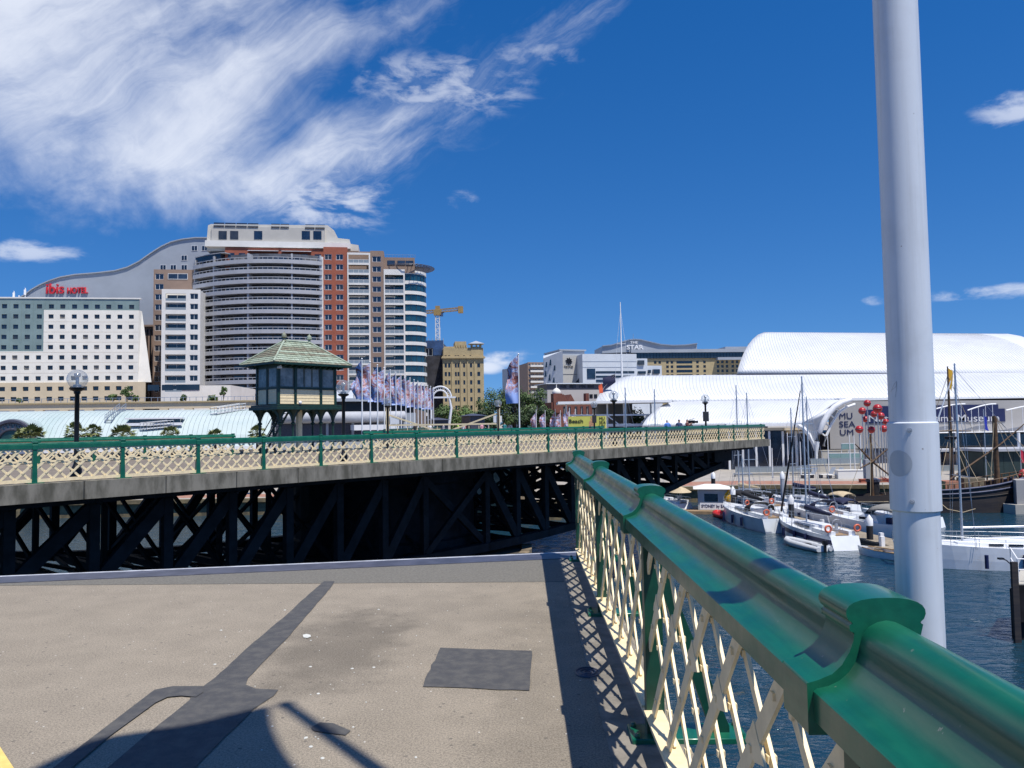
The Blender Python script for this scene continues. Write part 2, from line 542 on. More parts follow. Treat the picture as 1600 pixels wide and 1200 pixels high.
# ================================================================ fixed span: deck, kerb, railing, flagpole
def asphalt_mat():
    m = mat('tan asphalt', (0.2, 0.17, 0.14), 0.9)
    nt = m.node_tree
    b = nt.nodes['Principled BSDF']
    tc = nt.nodes.new('ShaderNodeTexCoord')
    o = tc.outputs['Object']
    g1 = noise(nt, o, 190, 3, 0.7)
    g2 = noise(nt, o, 85, 2, 0.8)
    big = noise(nt, o, 0.55, 5, 0.6)
    mid = noise(nt, o, 3.0, 6, 0.65)
    vor = nt.nodes.new('ShaderNodeTexVoronoi')
    vor.inputs['Scale'].default_value = 26
    nt.links.new(o, vor.inputs['Vector'])
    wn_ = nt.nodes.new('ShaderNodeTexWhiteNoise')
    nt.links.new(vor.outputs['Position'], wn_.inputs['Vector'])
    fleck = mnode(nt, 'MULTIPLY', sstep(nt, vor.outputs['Distance'], 0.17, 0.10), sstep(nt, wn_.outputs['Value'], 0.925, 0.94))
    darkf = mnode(nt, 'MULTIPLY', sstep(nt, vor.outputs['Distance'], 0.34, 0.22), sstep(nt, wn_.outputs['Value'], 0.05, 0.04))
    val = mnode(nt, 'ADD', mnode(nt, 'MULTIPLY', sstep(nt, g1, 0.3, 0.7), 0.62), mnode(nt, 'MULTIPLY', sstep(nt, g2, 0.36, 0.64), 0.54))
    val = mnode(nt, 'ADD', val, mnode(nt, 'MULTIPLY', sstep(nt, mid, 0.3, 0.7), 0.16))
    val = mnode(nt, 'ADD', val, 0.38)
    # old oil and water stains with shapes of their own
    sep = nt.nodes.new('ShaderNodeSeparateXYZ')
    nt.links.new(o, sep.inputs[0])
    def blob(x, y, rx, ry, amp):
        dx = mnode(nt, 'DIVIDE', mnode(nt, 'SUBTRACT', sep.outputs[0], x), rx)
        dy = mnode(nt, 'DIVIDE', mnode(nt, 'SUBTRACT', sep.outputs[1], y), ry)
        r2 = mnode(nt, 'ADD', mnode(nt, 'MULTIPLY', dx, dx), mnode(nt, 'MULTIPLY', dy, dy))
        r2 = mnode(nt, 'ADD', r2, mnode(nt, 'MULTIPLY', mnode(nt, 'SUBTRACT', mid, 0.5), 1.6))
        return mnode(nt, 'MULTIPLY', sstep(nt, r2, 1.15, 0.1), amp)
    st = mnode(nt, 'ADD', blob(-1.35, 5.7, 0.55, 1.25, 0.34), blob(0.2, 4.0, 0.45, 3.5, 0.16))
    st = mnode(nt, 'ADD', st, blob(-0.4, 6.7, 1.3, 0.8, 0.10))
    val = mnode(nt, 'MULTIPLY', val, mnode(nt, 'SUBTRACT', 1.0, st))
    val = mnode(nt, 'MULTIPLY', val, mnode(nt, 'ADD', 0.86, mnode(nt, 'MULTIPLY', big, 0.28)))
    base = nt.nodes.new('ShaderNodeMix')
    base.data_type = 'RGBA'
    nt.links.new(big, base.inputs['Factor'])
    base.inputs['A'].default_value = (0.246, 0.208, 0.156, 1)
    base.inputs['B'].default_value = (0.236, 0.202, 0.156, 1)
    vm = nt.nodes.new('ShaderNodeVectorMath')
    vm.operation = 'SCALE'
    nt.links.new(base.outputs['Result'], vm.inputs[0])
    nt.links.new(val, vm.inputs['Scale'])
    mx = nt.nodes.new('ShaderNodeMix')
    mx.data_type = 'RGBA'
    nt.links.new(fleck, mx.inputs['Factor'])
    nt.links.new(vm.outputs[0], mx.inputs['A'])
    mx.inputs['B'].default_value = (0.6, 0.58, 0.52, 1)
    mx2 = nt.nodes.new('ShaderNodeMix')
    mx2.data_type = 'RGBA'
    nt.links.new(mnode(nt, 'MULTIPLY', darkf, 0.6), mx2.inputs['Factor'])
    nt.links.new(mx.outputs['Result'], mx2.inputs['A'])
    mx2.inputs['B'].default_value = (0.06, 0.055, 0.05, 1)
    nt.links.new(mx2.outputs['Result'], b.inputs['Base Color'])
    bn = nt.nodes.new('ShaderNodeBump')
    bn.inputs['Strength'].default_value = 0.35
    bn.inputs['Distance'].default_value = 0.003
    nt.links.new(g1, bn.inputs['Height'])
    nt.links.new(bn.outputs[0], b.inputs['Normal'])
    return m


M['asphalt'] = asphalt_mat()
M['asphalt_swing'] = mat('swing deck asphalt', (0.175, 0.145, 0.115), 0.9, var=0.15, scale=1.2)
M['asphalt_grey'] = mat('grey edge asphalt', (0.150, 0.140, 0.118), 0.9, var=0.22, scale=40, bump=0.4, bscale=180)
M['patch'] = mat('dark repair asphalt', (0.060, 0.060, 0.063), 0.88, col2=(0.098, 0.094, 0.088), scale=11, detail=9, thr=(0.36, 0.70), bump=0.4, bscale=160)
M['yellow'] = mat('yellow road paint', (0.80, 0.55, 0.16), 0.6, var=0.08, scale=20)
M['kerb'] = mat('dark kerb concrete', (0.20, 0.18, 0.15), 0.9, var=0.25, scale=5, bump=0.3)
M['nosing'] = mat('worn steel nosing', (0.50, 0.51, 0.54), 0.5, 0.2, var=0.25, scale=6)
M['gum'] = mat('old chewing gum', (0.55, 0.55, 0.5), 0.7, var=0.1, scale=30)


def end_y(x):
    return 9.46 + 0.18 * x + 0.004 * x * x * (1 if x > 0 else 0.3)


# deck as one sheet with a skew front end
xs = [0.80, 0.7, 0.6, 0.2, -1, -2.5, -4, -6, -9, -12, -15.2]
d = MB()
front = [(x, end_y(x)) for x in xs]
poly = [(-15.2, -60), (0.80, -60)] + front
d.prism(poly, -0.42, 0.0, 'z')
deck = struct(d.build('bridge_deck', M['asphalt']))
# strips at the joint (children of the deck)
def strip(name, off0, off1, z0, z1, m, parent):
    b = MB()
    f0 = [(x, end_y(x) - off0) for x in xs]
    f1 = [(x, end_y(x) - off1) for x in xs]
    b.prism(f0 + f1[::-1], z0, z1, 'z')
    return b.build(name, m, parent)
strip('joint_nosing', -0.03, 0.025, -0.40, 0.012, M['nosing'], deck)
strip('joint_plate', 0.025, 0.40, 0.001, 0.010, M['darksteel'], deck)
b = MB()
fl = [(x, min(end_y(x) - 0.40, 99)) for x in xs if x < 0.9]
pl = [(x, y) for (x, y) in fl if y > 7.95]
b.prism(pl + [(-2.55, 7.93), (0.6, 7.84)][:1] + [(0.6, 7.84)], -0.01, 0.004, 'z')
b.build('joint_strip', M['asphalt_grey'], deck)


def ground_patch(name, pix, m, z=0.004, jag=0.0, seed=1, parent=None):
    rnd = random.Random(seed)
    pts = [at_height(x, y, 0) for (x, y) in pix]
    out = []
    for i, p in enumerate(pts):
        q = pts[(i + 1) % len(pts)]
        n = max(1, int((q - p).length / 0.09)) if jag else 1
        for k in range(n):
            r = p.lerp(q, k / n)
            if jag and k:
                r += Vector((rnd.uniform(-jag, jag), rnd.uniform(-jag, jag), 0))
            out.append((r.x, r.y))
    a = sum(out[i][0] * out[(i + 1) % len(out)][1] - out[(i + 1) % len(out)][0] * out[i][1] for i in range(len(out)))
    if a < 0:
        out = out[::-1]
    tris = tessellate_polygon([[Vector((x, y, 0)) for x, y in out]])
    tris = [t if (Vector(out[t[1]]) - Vector(out[t[0]])).cross(Vector(out[t[2]]) - Vector(out[t[0]])) > 0 else t[::-1] for t in tris]
    me = bpy.data.meshes.new(name)
    me.from_pydata([(x, y, z) for x, y in out], [], [tuple(t) for t in tris])
    me.update()
    me.materials.append(m)
    return link(name, me, parent or deck)


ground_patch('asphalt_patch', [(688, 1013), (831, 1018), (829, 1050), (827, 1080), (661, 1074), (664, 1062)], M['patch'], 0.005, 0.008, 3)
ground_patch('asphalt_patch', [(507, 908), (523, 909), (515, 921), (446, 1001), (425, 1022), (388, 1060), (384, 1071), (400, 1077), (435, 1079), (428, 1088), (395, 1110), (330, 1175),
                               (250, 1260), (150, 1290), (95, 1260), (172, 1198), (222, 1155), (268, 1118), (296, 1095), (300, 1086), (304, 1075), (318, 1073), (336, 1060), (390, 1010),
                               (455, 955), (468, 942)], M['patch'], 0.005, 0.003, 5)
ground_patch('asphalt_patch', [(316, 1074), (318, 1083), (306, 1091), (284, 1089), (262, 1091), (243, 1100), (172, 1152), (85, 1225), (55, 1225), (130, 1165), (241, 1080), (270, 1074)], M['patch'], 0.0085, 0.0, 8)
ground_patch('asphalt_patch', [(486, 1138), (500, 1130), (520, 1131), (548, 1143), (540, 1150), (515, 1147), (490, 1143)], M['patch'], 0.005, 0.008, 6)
ground_patch('gum_spot', [(473, 993), (479, 991.5), (485, 993), (486, 996), (480, 998), (474, 997)], M['gum'], 0.006)
ground_patch('road_marking', [(-40, 1112), (0, 1168), (22, 1202), (55, 1260), (-80, 1300), (-160, 1200)], M['yellow'], 0.004)
rnd = random.Random(11)
for k in range(46):                       # trodden gum spots, small and pale
    x, y = rnd.uniform(330, 700), rnd.uniform(950, 1190)
    c = at_height(x, y, 0)
    r = rnd.choice((0.004, 0.005, 0.007, 0.011))
    g = MB()
    g.lathe([(r, 0.001), (r * 0.9, 0.004), (0.0005, 0.005)], (c.x, c.y, 0), 7)
    g.build('gum_spot', M['gum'], deck)
# small oval metal cover in the shade of the railing
g = MB()
c = at_height(918, 1052, 0)
for k in range(3):
    g.torus((0, 0, 0.006), 0.075 - 0.026 * k, 0.006, 20, 5)
g.lathe([(0.08, 0.0), (0.08, 0.005)], (0, 0, 0), 20)
o = g.build('drain_cover', M['darksteel'], deck, (c.x, c.y, 0.001))
o.scale = (1, 1.25, 1)
# under the deck: girders and an outer fascia
b = MB()
for x in (-13.5, -9, -4.5, 0.6):
    b.box((x - 0.2, -58, -2.4), (x + 0.2, 6.4, -0.425))
b.build('deck_girder', M['truss'], deck)

# ---- railing -------------------------------------------------
RX = 0.65
PY = [1.48 + 2.52 * k for k in range(-3, 4)]
railing = thing('bridge_railing', 'near green and cream lattice railing along the right edge of the deck', 'railing', (RX, 0, 0))
prof_half = [(-0.135, 1.060), (-0.135, 1.112), (-0.128, 1.117), (-0.108, 1.121), (-0.088, 1.130), (-0.070, 1.145), (-0.056, 1.165), (-0.049, 1.180),
             (-0.049, 1.193), (-0.044, 1.210), (-0.032, 1.225), (-0.016, 1.233), (0, 1.236)]
prof = prof_half + [(0.016, 1.233), (0.032, 1.225), (0.044, 1.210), (0.049, 1.193), (0.049, 1.172), (0.064, 1.164), (0.064, 1.060)]
cap_half = [(-0.146, 1.035), (-0.146, 1.126), (-0.125, 1.132), (-0.100, 1.142), (-0.082, 1.158), (-0.068, 1.180), (-0.060, 1.200), (-0.058, 1.214),
            (-0.066, 1.218), (-0.066, 1.228), (-0.060, 1.231), (-0.068, 1.238), (-0.0715, 1.247), (-0.0705, 1.255), (-0.066, 1.262), (-0.057, 1.268), (-0.043, 1.2725), (-0.025, 1.2752), (-0.01, 1.276), (0, 1.2761)]
capp = cap_half + [(-x, z) for x, z in cap_half[-2:-12:-1]] + [(0.060, 1.205), (0.066, 1.180), (0.074, 1.170), (0.074, 1.035)]
cm = bpy.data.meshes  # shared meshes
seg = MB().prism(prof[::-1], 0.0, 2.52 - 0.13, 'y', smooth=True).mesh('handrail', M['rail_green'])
capm = MB().prism(capp[::-1], -0.065, 0.065, 'y', smooth=True).mesh('post_cap', M['trim_green'])
pm = MB()
pm.box((-0.045, -0.034, 0.03), (0.045, 0.034, 1.06))
postm = pm.mesh('post', M['post_green'])
st = MB()
st.prism([(0.046, 0.74), (0.046, 0.90), (0.37, 0.06), (0.37, 0.03), (0.28, 0.03)], -0.024, 0.024, 'y')
staym = st.mesh('raking_stay', M['post_green'])
bpz = MB()
bpz.box((-0.13, -0.10, 0.0), (0.45, 0.10, 0.03))
for (bx_, by_) in ((-0.10, -0.07), (-0.10, 0.07), (0.42, 0.07), (0.42, -0.07)):
    bpz.lathe([(0.016, 0.03), (0.016, 0.045), (0.008, 0.05)], (bx_, by_, 0), 6)
basem = bpz.mesh('base_plate', M['trim_green'])
botm = MB().box((-0.030, 0.034, 0.05), (0.012, 2.52 - 0.034, 0.135)).box((-0.060, 0.034, 0.135), (0.035, 2.52 - 0.034, 0.147)).mesh('bottom_rail', M['cream'])
topm = MB().box((-0.05, 0.036, 1.015), (0.05, 2.52 - 0.036, 1.058)).mesh('top_plate', M['cream'])


def straps(w, z0, z1, pitch, sgn):
    """line segments (y0, z0, y1, z1) of one family of 45 degree straps inside a w wide panel"""
    segs = []
    H = z1 - z0
    k = -math.ceil(H / pitch)
    n = int(w / pitch) + 1
    off = (w - n * pitch) / 2 + pitch / 2
    for i in range(k - 1, n + 2):
        ya, yb = off + i * pitch, off + i * pitch + H
        za, zb = z0, z1
        if ya < 0.0:
            za = z0 - ya
            ya = 0.0
        if yb > w:
            zb = z1 - (yb - w)
            yb = w
        if yb - ya > 0.12:
            segs.append((ya, za, yb, zb) if sgn > 0 else (w - ya, za, w - yb, zb))
    return segs


for i, y in enumerate(PY):
    link('post', postm, railing, (0, y, 0))
    bevel(link('post_cap', capm, railing, (0, y, 0)), 0.004, 2)
    link('raking_stay', staym, railing, (0, y, 0))
    bevel(link('base_plate', basem, railing, (0, y, 0)), 0.004, 1)
    if i < len(PY) - 1:
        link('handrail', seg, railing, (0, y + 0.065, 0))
        link('bottom_rail', botm, railing, (0, y, 0))
        link('top_plate', topm, railing, (0, y, 0))
PW = 2.52 - 0.068
strap_cache = {}
boss = MB().lathe([(0.019, 0), (0.019, 0.012), (0.010, 0.022), (0.0005, 0.024)], (0, 0, 0), 8)
hook = MB()
hook.prism([(-0.085, -0.030), (0.0, -0.055), (0.085, -0.030), (0.060, 0.006), (0.035, 0.022), (0.0, 0.062), (-0.035, 0.022), (-0.060, 0.006)], -0.030, -0.022, 'x')
hookm = hook.mesh('gusset', M['cream'])
for i in range(len(PY) - 1):
    for sgn in (1, -1):
        for (ya, za, yb, zb) in straps(PW, 0.147, 1.015, 0.385, sgn):
            L = math.hypot(yb - ya, zb - za)
            key = (round(L, 2), sgn)
            if key not in strap_cache:
                s = MB()
                x0 = -0.022 if sgn < 0 else 0.006
                dz = math.copysign(L * 0.70711, 1)
                a, e = Vector((x0, 0, 0)), Vector((x0, sgn * dz, dz))
                s.bar(a, e, 0.054 if sgn < 0 else 0.036, 0.011, up=(1, 0, 0))
                nb = int(L / 0.272)
                for k in range(nb):
                    q = a.lerp(e, (k + 0.5) / max(nb, 1))
                    for sx in (-1, 1):
                        s.box((q.x + sx * 0.008 - 0.005, q.y - 0.010, q.z - 0.010), (q.x + sx * 0.008 + 0.005, q.y + 0.010, q.z + 0.010))
                strap_cache[key] = s.mesh('lattice_strap', M['cream'])
            link('lattice_strap', strap_cache[key], railing, (0, PY[i] + 0.034 + ya, za))
    n = int(PW / 0.385)
    off = (PW - n * 0.385) / 2
    for k in range(n):
        link('gusset', hookm, railing, (0, PY[i] + 0.034 + off + (k + 0.5) * 0.385, 0.72))
# end stop at the joint
# concrete kerb strip under the railing (part of the deck)
b = MB()
b.box((0.40, -60, 0.0), (0.78, 9.35, 0.001 + 0.004))
b.build('kerb_strip', M['kerb'], deck)

# ---- white flagpole right outside the railing, its banner above the picture -------------
def banner_mat(name, seed):
    m = mat(name, (0.5, 0.4, 0.4), 0.75)
    nt = m.node_tree
    b_ = nt.nodes['Principled BSDF']
    tc = nt.nodes.new('ShaderNodeTexCoord')
    oi = nt.nodes.new('ShaderNodeObjectInfo')
    mp = nt.nodes.new('ShaderNodeMapping')
    nt.links.new(tc.outputs['Object'], mp.inputs[0])
    nt.links.new(comb(nt, mnode(nt, 'MULTIPLY', oi.outputs['Random'], 37.0), seed, mnode(nt, 'MULTIPLY', oi.outputs['Random'], 11.0)), mp.inputs['Location'])
    f = noise(nt, mp.outputs[0], 0.85, 3, 0.6, 2.4)
    cr = nt.nodes.new('ShaderNodeValToRGB')
    cr.color_ramp.interpolation = 'LINEAR'
    el = cr.color_ramp.elements
    cols = [(0.28, (0.03, 0.025, 0.05)), (0.36, (0.42, 0.12, 0.07)), (0.42, (0.16, 0.09, 0.13)), (0.46, (0.72, 0.46, 0.42)), (0.51, (0.20, 0.17, 0.34)), (0.56, (0.40, 0.55, 0.85)),
            (0.60, (0.78, 0.74, 0.80)), (0.64, (0.40, 0.14, 0.15)), (0.70, (0.75, 0.40, 0.52)), (0.78, (0.08, 0.06, 0.12))]
    el[0].position, el[0].color = cols[0][0], cols[0][1] + (1,)
    el[1].position, el[1].color = cols[-1][0], cols[-1][1] + (1,)
    for p_, c_ in cols[1:-1]:
        e_ = el.new(p_)
        e_.color = c_ + (1,)
    nt.links.new(f, cr.inputs[0])
    sp = nt.nodes.new('ShaderNodeSeparateXYZ')
    nt.links.new(tc.outputs['Object'], sp.inputs[0])
    foot = mnode(nt, 'ADD', sp.outputs[2], mnode(nt, 'MULTIPLY', mnode(nt, 'SUBTRACT', f, 0.5), 2.0))
    mx_ = nt.nodes.new('ShaderNodeMix')
    mx_.data_type = 'RGBA'
    nt.links.new(sstep(nt, foot, -3.1, -3.6), mx_.inputs['Factor'])
    nt.links.new(cr.outputs[0], mx_.inputs['A'])
    mx_.inputs['B'].default_value = (0.33, 0.46, 0.85, 1)
    nt.links.new(mx_.outputs['Result'], b_.inputs['Base Color'])
    return m


M['banner'] = banner_mat('printed banner', 0.0)


def banner_mesh(w, h, luff, seed, drop=0.9):
    """cloth hanging from a pole along z (at x=0, hoist), free edge towards -x slumped by drop"""
    rnd_ = random.Random(seed)
    ph = [rnd_.uniform(0, 6.28) for _ in range(5)]

    def fn(u, v):                       # u along the fly, v downwards
        x = -w * u * (0.94 + 0.06 * math.sin(5 * v + ph[0])) - 0.05 - luff * (1 - (1 - v) ** 3)
        z = -h * v * (1 - 0.06 * u) - drop * u ** 1.2 * (1 - 0.75 * v)
        y = 0.30 * u * math.sin(6.5 * v + ph[1] + 3 * u) + 0.12 * u * math.sin(9 * u + ph[2] + 2 * v) + 0.05 * math.sin(15 * u + 5 * v + ph[3]) * u
        return (x, y, z)
    return MB().grid(fn, 12, 20).mesh('banner', M['banner'])


pole = thing('flagpole', 'thick white flagpole rising in front at the right just outside the railing', 'flagpole', (0.865, 1.72, 0))
pb = MB()
pb.tube([(0, 0, -1.2), (0, 0, 1.45)], 0.0470, 48)
pb.build('lower_tube', M['pole'], pole)
pb = MB()
pb.lathe([(0.0475, 1.395), (0.0515, 1.398), (0.0515, 1.588), (0.0475, 1.591)], (0, 0, 0), 96, cap=False)
slv = pb.build('sleeve', M['pole'], pole)
for (bx_, bz) in ((1403, 672), (1407, 781)):
    p = at_depth(bx_, bz, 1.72)
    a = math.atan2(-0.047, (p.x - 0.865) * 0.95)
    bb = MB()
    c = Vector((math.cos(a) * 0.0515, math.sin(a) * 0.0515, p.z))
    n_ = Vector((math.cos(a), math.sin(a), 0))
    bb.tube([c - n_ * 0.001, c + n_ * 0.0012], 0.0052, 14)
    bb.tube([c + n_ * 0.0012, c + n_ * 0.0035], [0.0036, 0.0030], 6, smooth=False)
    bb.build('bolt', M['steel'], slv)


def on_cyl(x, y, r):
    """point on the pole's skin under a pixel (front side)"""
    dd = ray(x, y)
    ox, oy = EYE.x - 0.865, EYE.y - 1.72
    A, B, C_ = dd.x ** 2 + dd.y ** 2, 2 * (ox * dd.x + oy * dd.y), ox ** 2 + oy ** 2 - r * r
    q = B * B - 4 * A * C_
    t_ = (-B - math.sqrt(max(q, 0))) / (2 * A)
    p = EYE + dd * t_
    return (p.x - 0.865, p.y - 1.72, p.z)


# round sticker ghost hugging the sleeve, and a scribble on the upper tube
gh = MB()
n_ = 28
cpt = on_cyl(1404, 724, 0.0521)
a0 = math.atan2(cpt[1], cpt[0])
def skin(da, dz, r):
    return (r * math.cos(a0 + da / r), r * math.sin(a0 + da / r), cpt[2] + dz)
NRG = 7
gv = [skin(0, 0, 0.0520)]
for j in range(1, NRG + 1):
    rr = 0.0285 * j / NRG
    gv += [skin(rr * math.cos(2 * math.pi * k / n_), rr * math.sin(2 * math.pi * k / n_), 0.0520) for k in range(n_)]
gf = [(0, 1 + k, 1 + (k + 1) % n_) for k in range(n_)]
for j in range(1, NRG):
    gf += [(1 + (j - 1) * n_ + k, 1 + j * n_ + k, 1 + j * n_ + (k + 1) % n_, 1 + (j - 1) * n_ + (k + 1) % n_) for k in range(n_)]
gh.add(gv, gf, 0, True)
gh.build('sticker_residue', M['pole_patch'], slv)
up = MB()
up.tube([(0, 0, 1.45), (0, 0, 5.5), (0, 0, 8.0)], [0.0468, 0.0455, 0.040], 48)
up.sphere((0, 0, 8.05), 0.055, 14, 10)
upo = up.build('upper_tube', M['pole'], pole)
sc_ = MB()
for stroke in ([(1392, 612), (1397, 600), (1401, 596), (1400, 604), (1394, 609)], [(1401, 597), (1401, 606), (1399, 621)]):
    sc_.tube([on_cyl(x, y, 0.0470) for x, y in stroke], 0.0005, 4)
sc_.build('scribble', M['pole_patch'], upo)
ba = link('banner', banner_mesh(1.55, 3.9, 0.24, 4, 0.0), pole, (-0.03, 0, 8.12), R(44))

# ================================================================ swing span, turned open
SU = Vector((0.6472, 0.7623, 0))
SW = Vector((-0.7623, 0.6472, 0))
SC = Vector((-1.7147, 38.3648, 0))           # middle of the near railing
SANG = math.atan2(SU.y, SU.x)
MOD, GAP, WID = 2.55, 1.7456 * 2.55, 16.0
ts = [GAP / 2 + MOD * k for k in range(13)]
POST_S = sorted([-t for t in ts] + ts)
HALF = ts[-1] + 0.85


def sw(s, t, z=0.0):
    return SC + SU * s + SW * t + Vector((0, 0, z))


swing = thing('swing_bridge', 'open swing span with cream lattice railings on a deep dark truss', 'bridge', SC, SANG)
d = MB()
d.box((-HALF, -0.12, -0.10), (HALF, WID + 0.12, -0.012))
d.build('deck_surface', M['asphalt_swing'], swing)
d = MB()
d.box((-HALF + 0.3, 0.35, -0.42), (HALF - 0.3, WID - 0.35, -0.105))
d.build('deck_underside', M['truss'], swing)
# concrete edge: cast in lengths, one between each pair of posts
edges = [-HALF] + [(POST_S[i] + POST_S[i + 1]) / 2 for i in range(0, len(POST_S) - 1)] + [HALF]
for side in (0, 1):
    for i in range(len(edges) - 1):
        y0, y1 = (-0.38, 0.34) if side == 0 else (WID - 0.34, WID + 0.38)
        e = MB()
        e.prism([(edges[i] + 0.012, y0), (edges[i + 1] - 0.012, y0), (edges[i + 1] - 0.012, y1), (edges[i] + 0.012, y1)], -0.54, 0.02)
        bevel(e.build('edge_beam', M['fascia'], swing), 0.02, 1)
e = MB()
e.box((-HALF + 0.02, -0.355, -0.50), (HALF - 0.02, 0.30, -0.11))
e.box((-HALF + 0.02, WID - 0.30, -0.50), (HALF - 0.02, WID + 0.355, -0.11))
e.build('edge_joint', M['black'], swing)


# lattice panel meshes for the swing railings, drawn along local x
def lattice_mesh(w):
    m = MB()
    for sgn in (1, -1):
        for (ya, za, yb, zb) in straps(w, 0.147, 1.015, 0.385, sgn):
            y = -0.012 if sgn > 0 else 0.012
            m.bar((ya, y, za), (yb, y, zb), 0.064, 0.014, up=(0, 1, 0))
    n = int(w / 0.385)
    off = (w - n * 0.385) / 2
    for k in range(n):
        x = off + (k + 0.5) * 0.385
        m.prism([(x - 0.13, 0.685), (x + 0.13, 0.685), (x + 0.10, 0.735), (x, 0.775), (x - 0.10, 0.735)], -0.034, -0.020, 'y')
        for z in (0.34, 0.53):
            xo = x if z < 0.4 else x + 0.19
            m.box((xo - 0.03, -0.028, z - 0.03), (xo + 0.03, 0.026, z + 0.03))
    m.box((0, -0.03, 0.05), (w, 0.03, 0.147))
    m.box((0, -0.028, 1.012), (w, 0.028, 1.058))
    return m.mesh('lattice_panel', M['cream'])


rail_prof = [(-y, z) for (y, z) in prof[::-1]]
lat = lattice_mesh(MOD - 0.12)
lat_gap = lattice_mesh(GAP - 0.12)


def run_mesh(L):
    return MB().prism(rail_prof, 0, L, 'x', smooth=True).mesh('handrail', M['trim_green'])


hr, hr_gap, hr_end = run_mesh(MOD), run_mesh(GAP), run_mesh(0.75)
cap_s = MB().prism([(-y * 1.05, z) for y, z in capp[::-1]], -0.075, 0.075, 'x').mesh('post_cap', M['trim_green'])
ps = MB()
ps.prism([(-0.075, 0.03), (0.075, 0.03), (0.05, 1.06), (-0.05, 1.06)], -0.06, 0.05, 'y')
ps.box((-0.22, -0.20, 0.021), (0.22, 0.12, 0.05))
post_s = ps.mesh('post', M['trim_green'])
lat_end = lattice_mesh(0.62)
for side in (0, 1):
    rl = link('railing', None, swing, (0, 0.0 if side == 0 else WID, 0.0), 0.0 if side == 0 else math.pi)
    for i, s in enumerate(POST_S):
        if side == 1 and abs(s) < 3.0:
            continue
        link('post', post_s, rl, (s, 0, 0))
        link('post_cap', cap_s, rl, (s, 0, 0))
        if i < len(POST_S) - 1:
            n = POST_S[i + 1]
            g = n - s > 3
            if side == 1 and (g or abs(n) < 3.0):
                continue
            link('lattice_panel', lat_gap if g else lat, rl, (s + 0.06, 0, 0))
            link('handrail', hr_gap if g else hr, rl, (s, 0, 0))
    for sg in (-1, 1):
        s = POST_S[-1] if sg > 0 else -POST_S[-1] - 0.75
        link('lattice_panel', lat_end, rl, (s + 0.06, 0, 0))
        link('handrail', hr_end, rl, (s, 0, 0))

# trusses: two haunched main trusses with verticals, diagonals and sway bracing
def chord_z(s):
    a = abs(s)
    pts = [(0, -4.95), (3, -4.95), (9, -4.75), (14, -4.35), (19.5, -3.6), (25, -2.7), (30.5, -1.95), (40, -1.6)]
    for (x0, z0), (x1, z1) in zip(pts, pts[1:]):
        if a <= x1:
            return z0 + (z1 - z0) * (a - x0) / (x1 - x0)
    return pts[-1][1]


T_IN = (2.3, WID - 2.3)
NODES = [s for s in POST_S if abs(s) < 31]
cols_s = MB()
for ti, t in enumerate(T_IN):
    def bar(name, a, b_, w, h):
        m = MB()
        m.bar(a, b_, w, h)
        return m.build(name, M['truss'], swing)
    bar('top_chord', (-HALF + 0.5, t, -0.62), (HALF - 0.5, t, -0.62), 0.45, 0.36)
    nodes = [-30.9] + NODES + [30.9] if False else NODES
    for i, s in enumerate(nodes):
        zb = chord_z(s)
        bar('vertical', (s, t, -0.8), (s, t, zb), 0.34, 0.30)
        if i < len(nodes) - 1:
            n = nodes[i + 1]
            bar('bottom_chord', (s - 0.08, t, zb), (n + 0.08, t, chord_z(n)), 0.5, 0.42)
            if n - s > 3:
                bar('diagonal', (s, t - 0.08, zb + 0.2), (n, t - 0.08, -1.0), 0.20, 0.34)
                bar('diagonal', (s, t + 0.12, -1.0), (n, t + 0.12, chord_z(n) + 0.2), 0.20, 0.34)
            elif s < 0:
                bar('diagonal', (s, t, zb + 0.1), (n, t, -1.0), 0.26, 0.46)
            else:
                bar('diagonal', (s, t, -1.0), (n, t, chord_z(n) + 0.1), 0.26, 0.46)
    for sg in (-1, 1):
        bar('end_post', (sg * 30.0, t, -0.5), (sg * 30.0, t, chord_z(30.5) - 0.2), 0.5, 0.5)
        bar('end_box', (sg * 28.4, t, -1.05), (sg * 31.4, t, -1.05), 0.7, 1.25)
# cross frames between the two trusses
cross = MB()
for i, s in enumerate(NODES):
    zb = chord_z(s)
    cross.bar((s, T_IN[0], -0.66), (s, T_IN[1], -0.66), 0.26, 0.4)
    cross.bar((s, T_IN[0], zb), (s, T_IN[1], zb), 0.24, 0.3)
    tm = (T_IN[0] + T_IN[1]) / 2
    for (ta, tb) in ((T_IN[0], tm), (T_IN[1], tm)):
        cross.bar((s + 0.05, ta, -1.2), (s + 0.05, tb, zb + 0.1), 0.13, 0.16)
        cross.bar((s - 0.05, ta, zb + 0.2), (s - 0.05, tb, -1.2), 0.13, 0.16)
    cross.bar((s, tm, -1), (s, tm, zb), 0.2, 0.2)
    if i < len(NODES) - 1:
        n = NODES[i + 1]
        cross.bar((s, T_IN[0], zb), (n, T_IN[1], chord_z(n)), 0.14, 0.14)
        cross.bar((s, T_IN[1], zb + 0.05), (n, T_IN[0], chord_z(n) + 0.05), 0.14, 0.14)
cross.build('cross_frame', M['truss'], swing)
# stringers under the deck, drum and rim girder on the pivot
g = MB()
for t in (0.9, 4.5, 6.8, 9.2, 11.5, WID - 0.9):
    g.box((-HALF + 0.6, t - 0.12, -0.78), (HALF - 0.6, t + 0.12, -0.43))
g.build('stringer', M['truss'], swing)
g = MB()
g.lathe([(5.2, -5.41), (5.2, -4.4), (5.0, -4.3), (5.0, -1.5), (5.1, -1.4), (5.1, -0.80)], (0, WID / 2, 0), 40, smooth=False)
g.build('pivot_drum', M['truss'], swing)
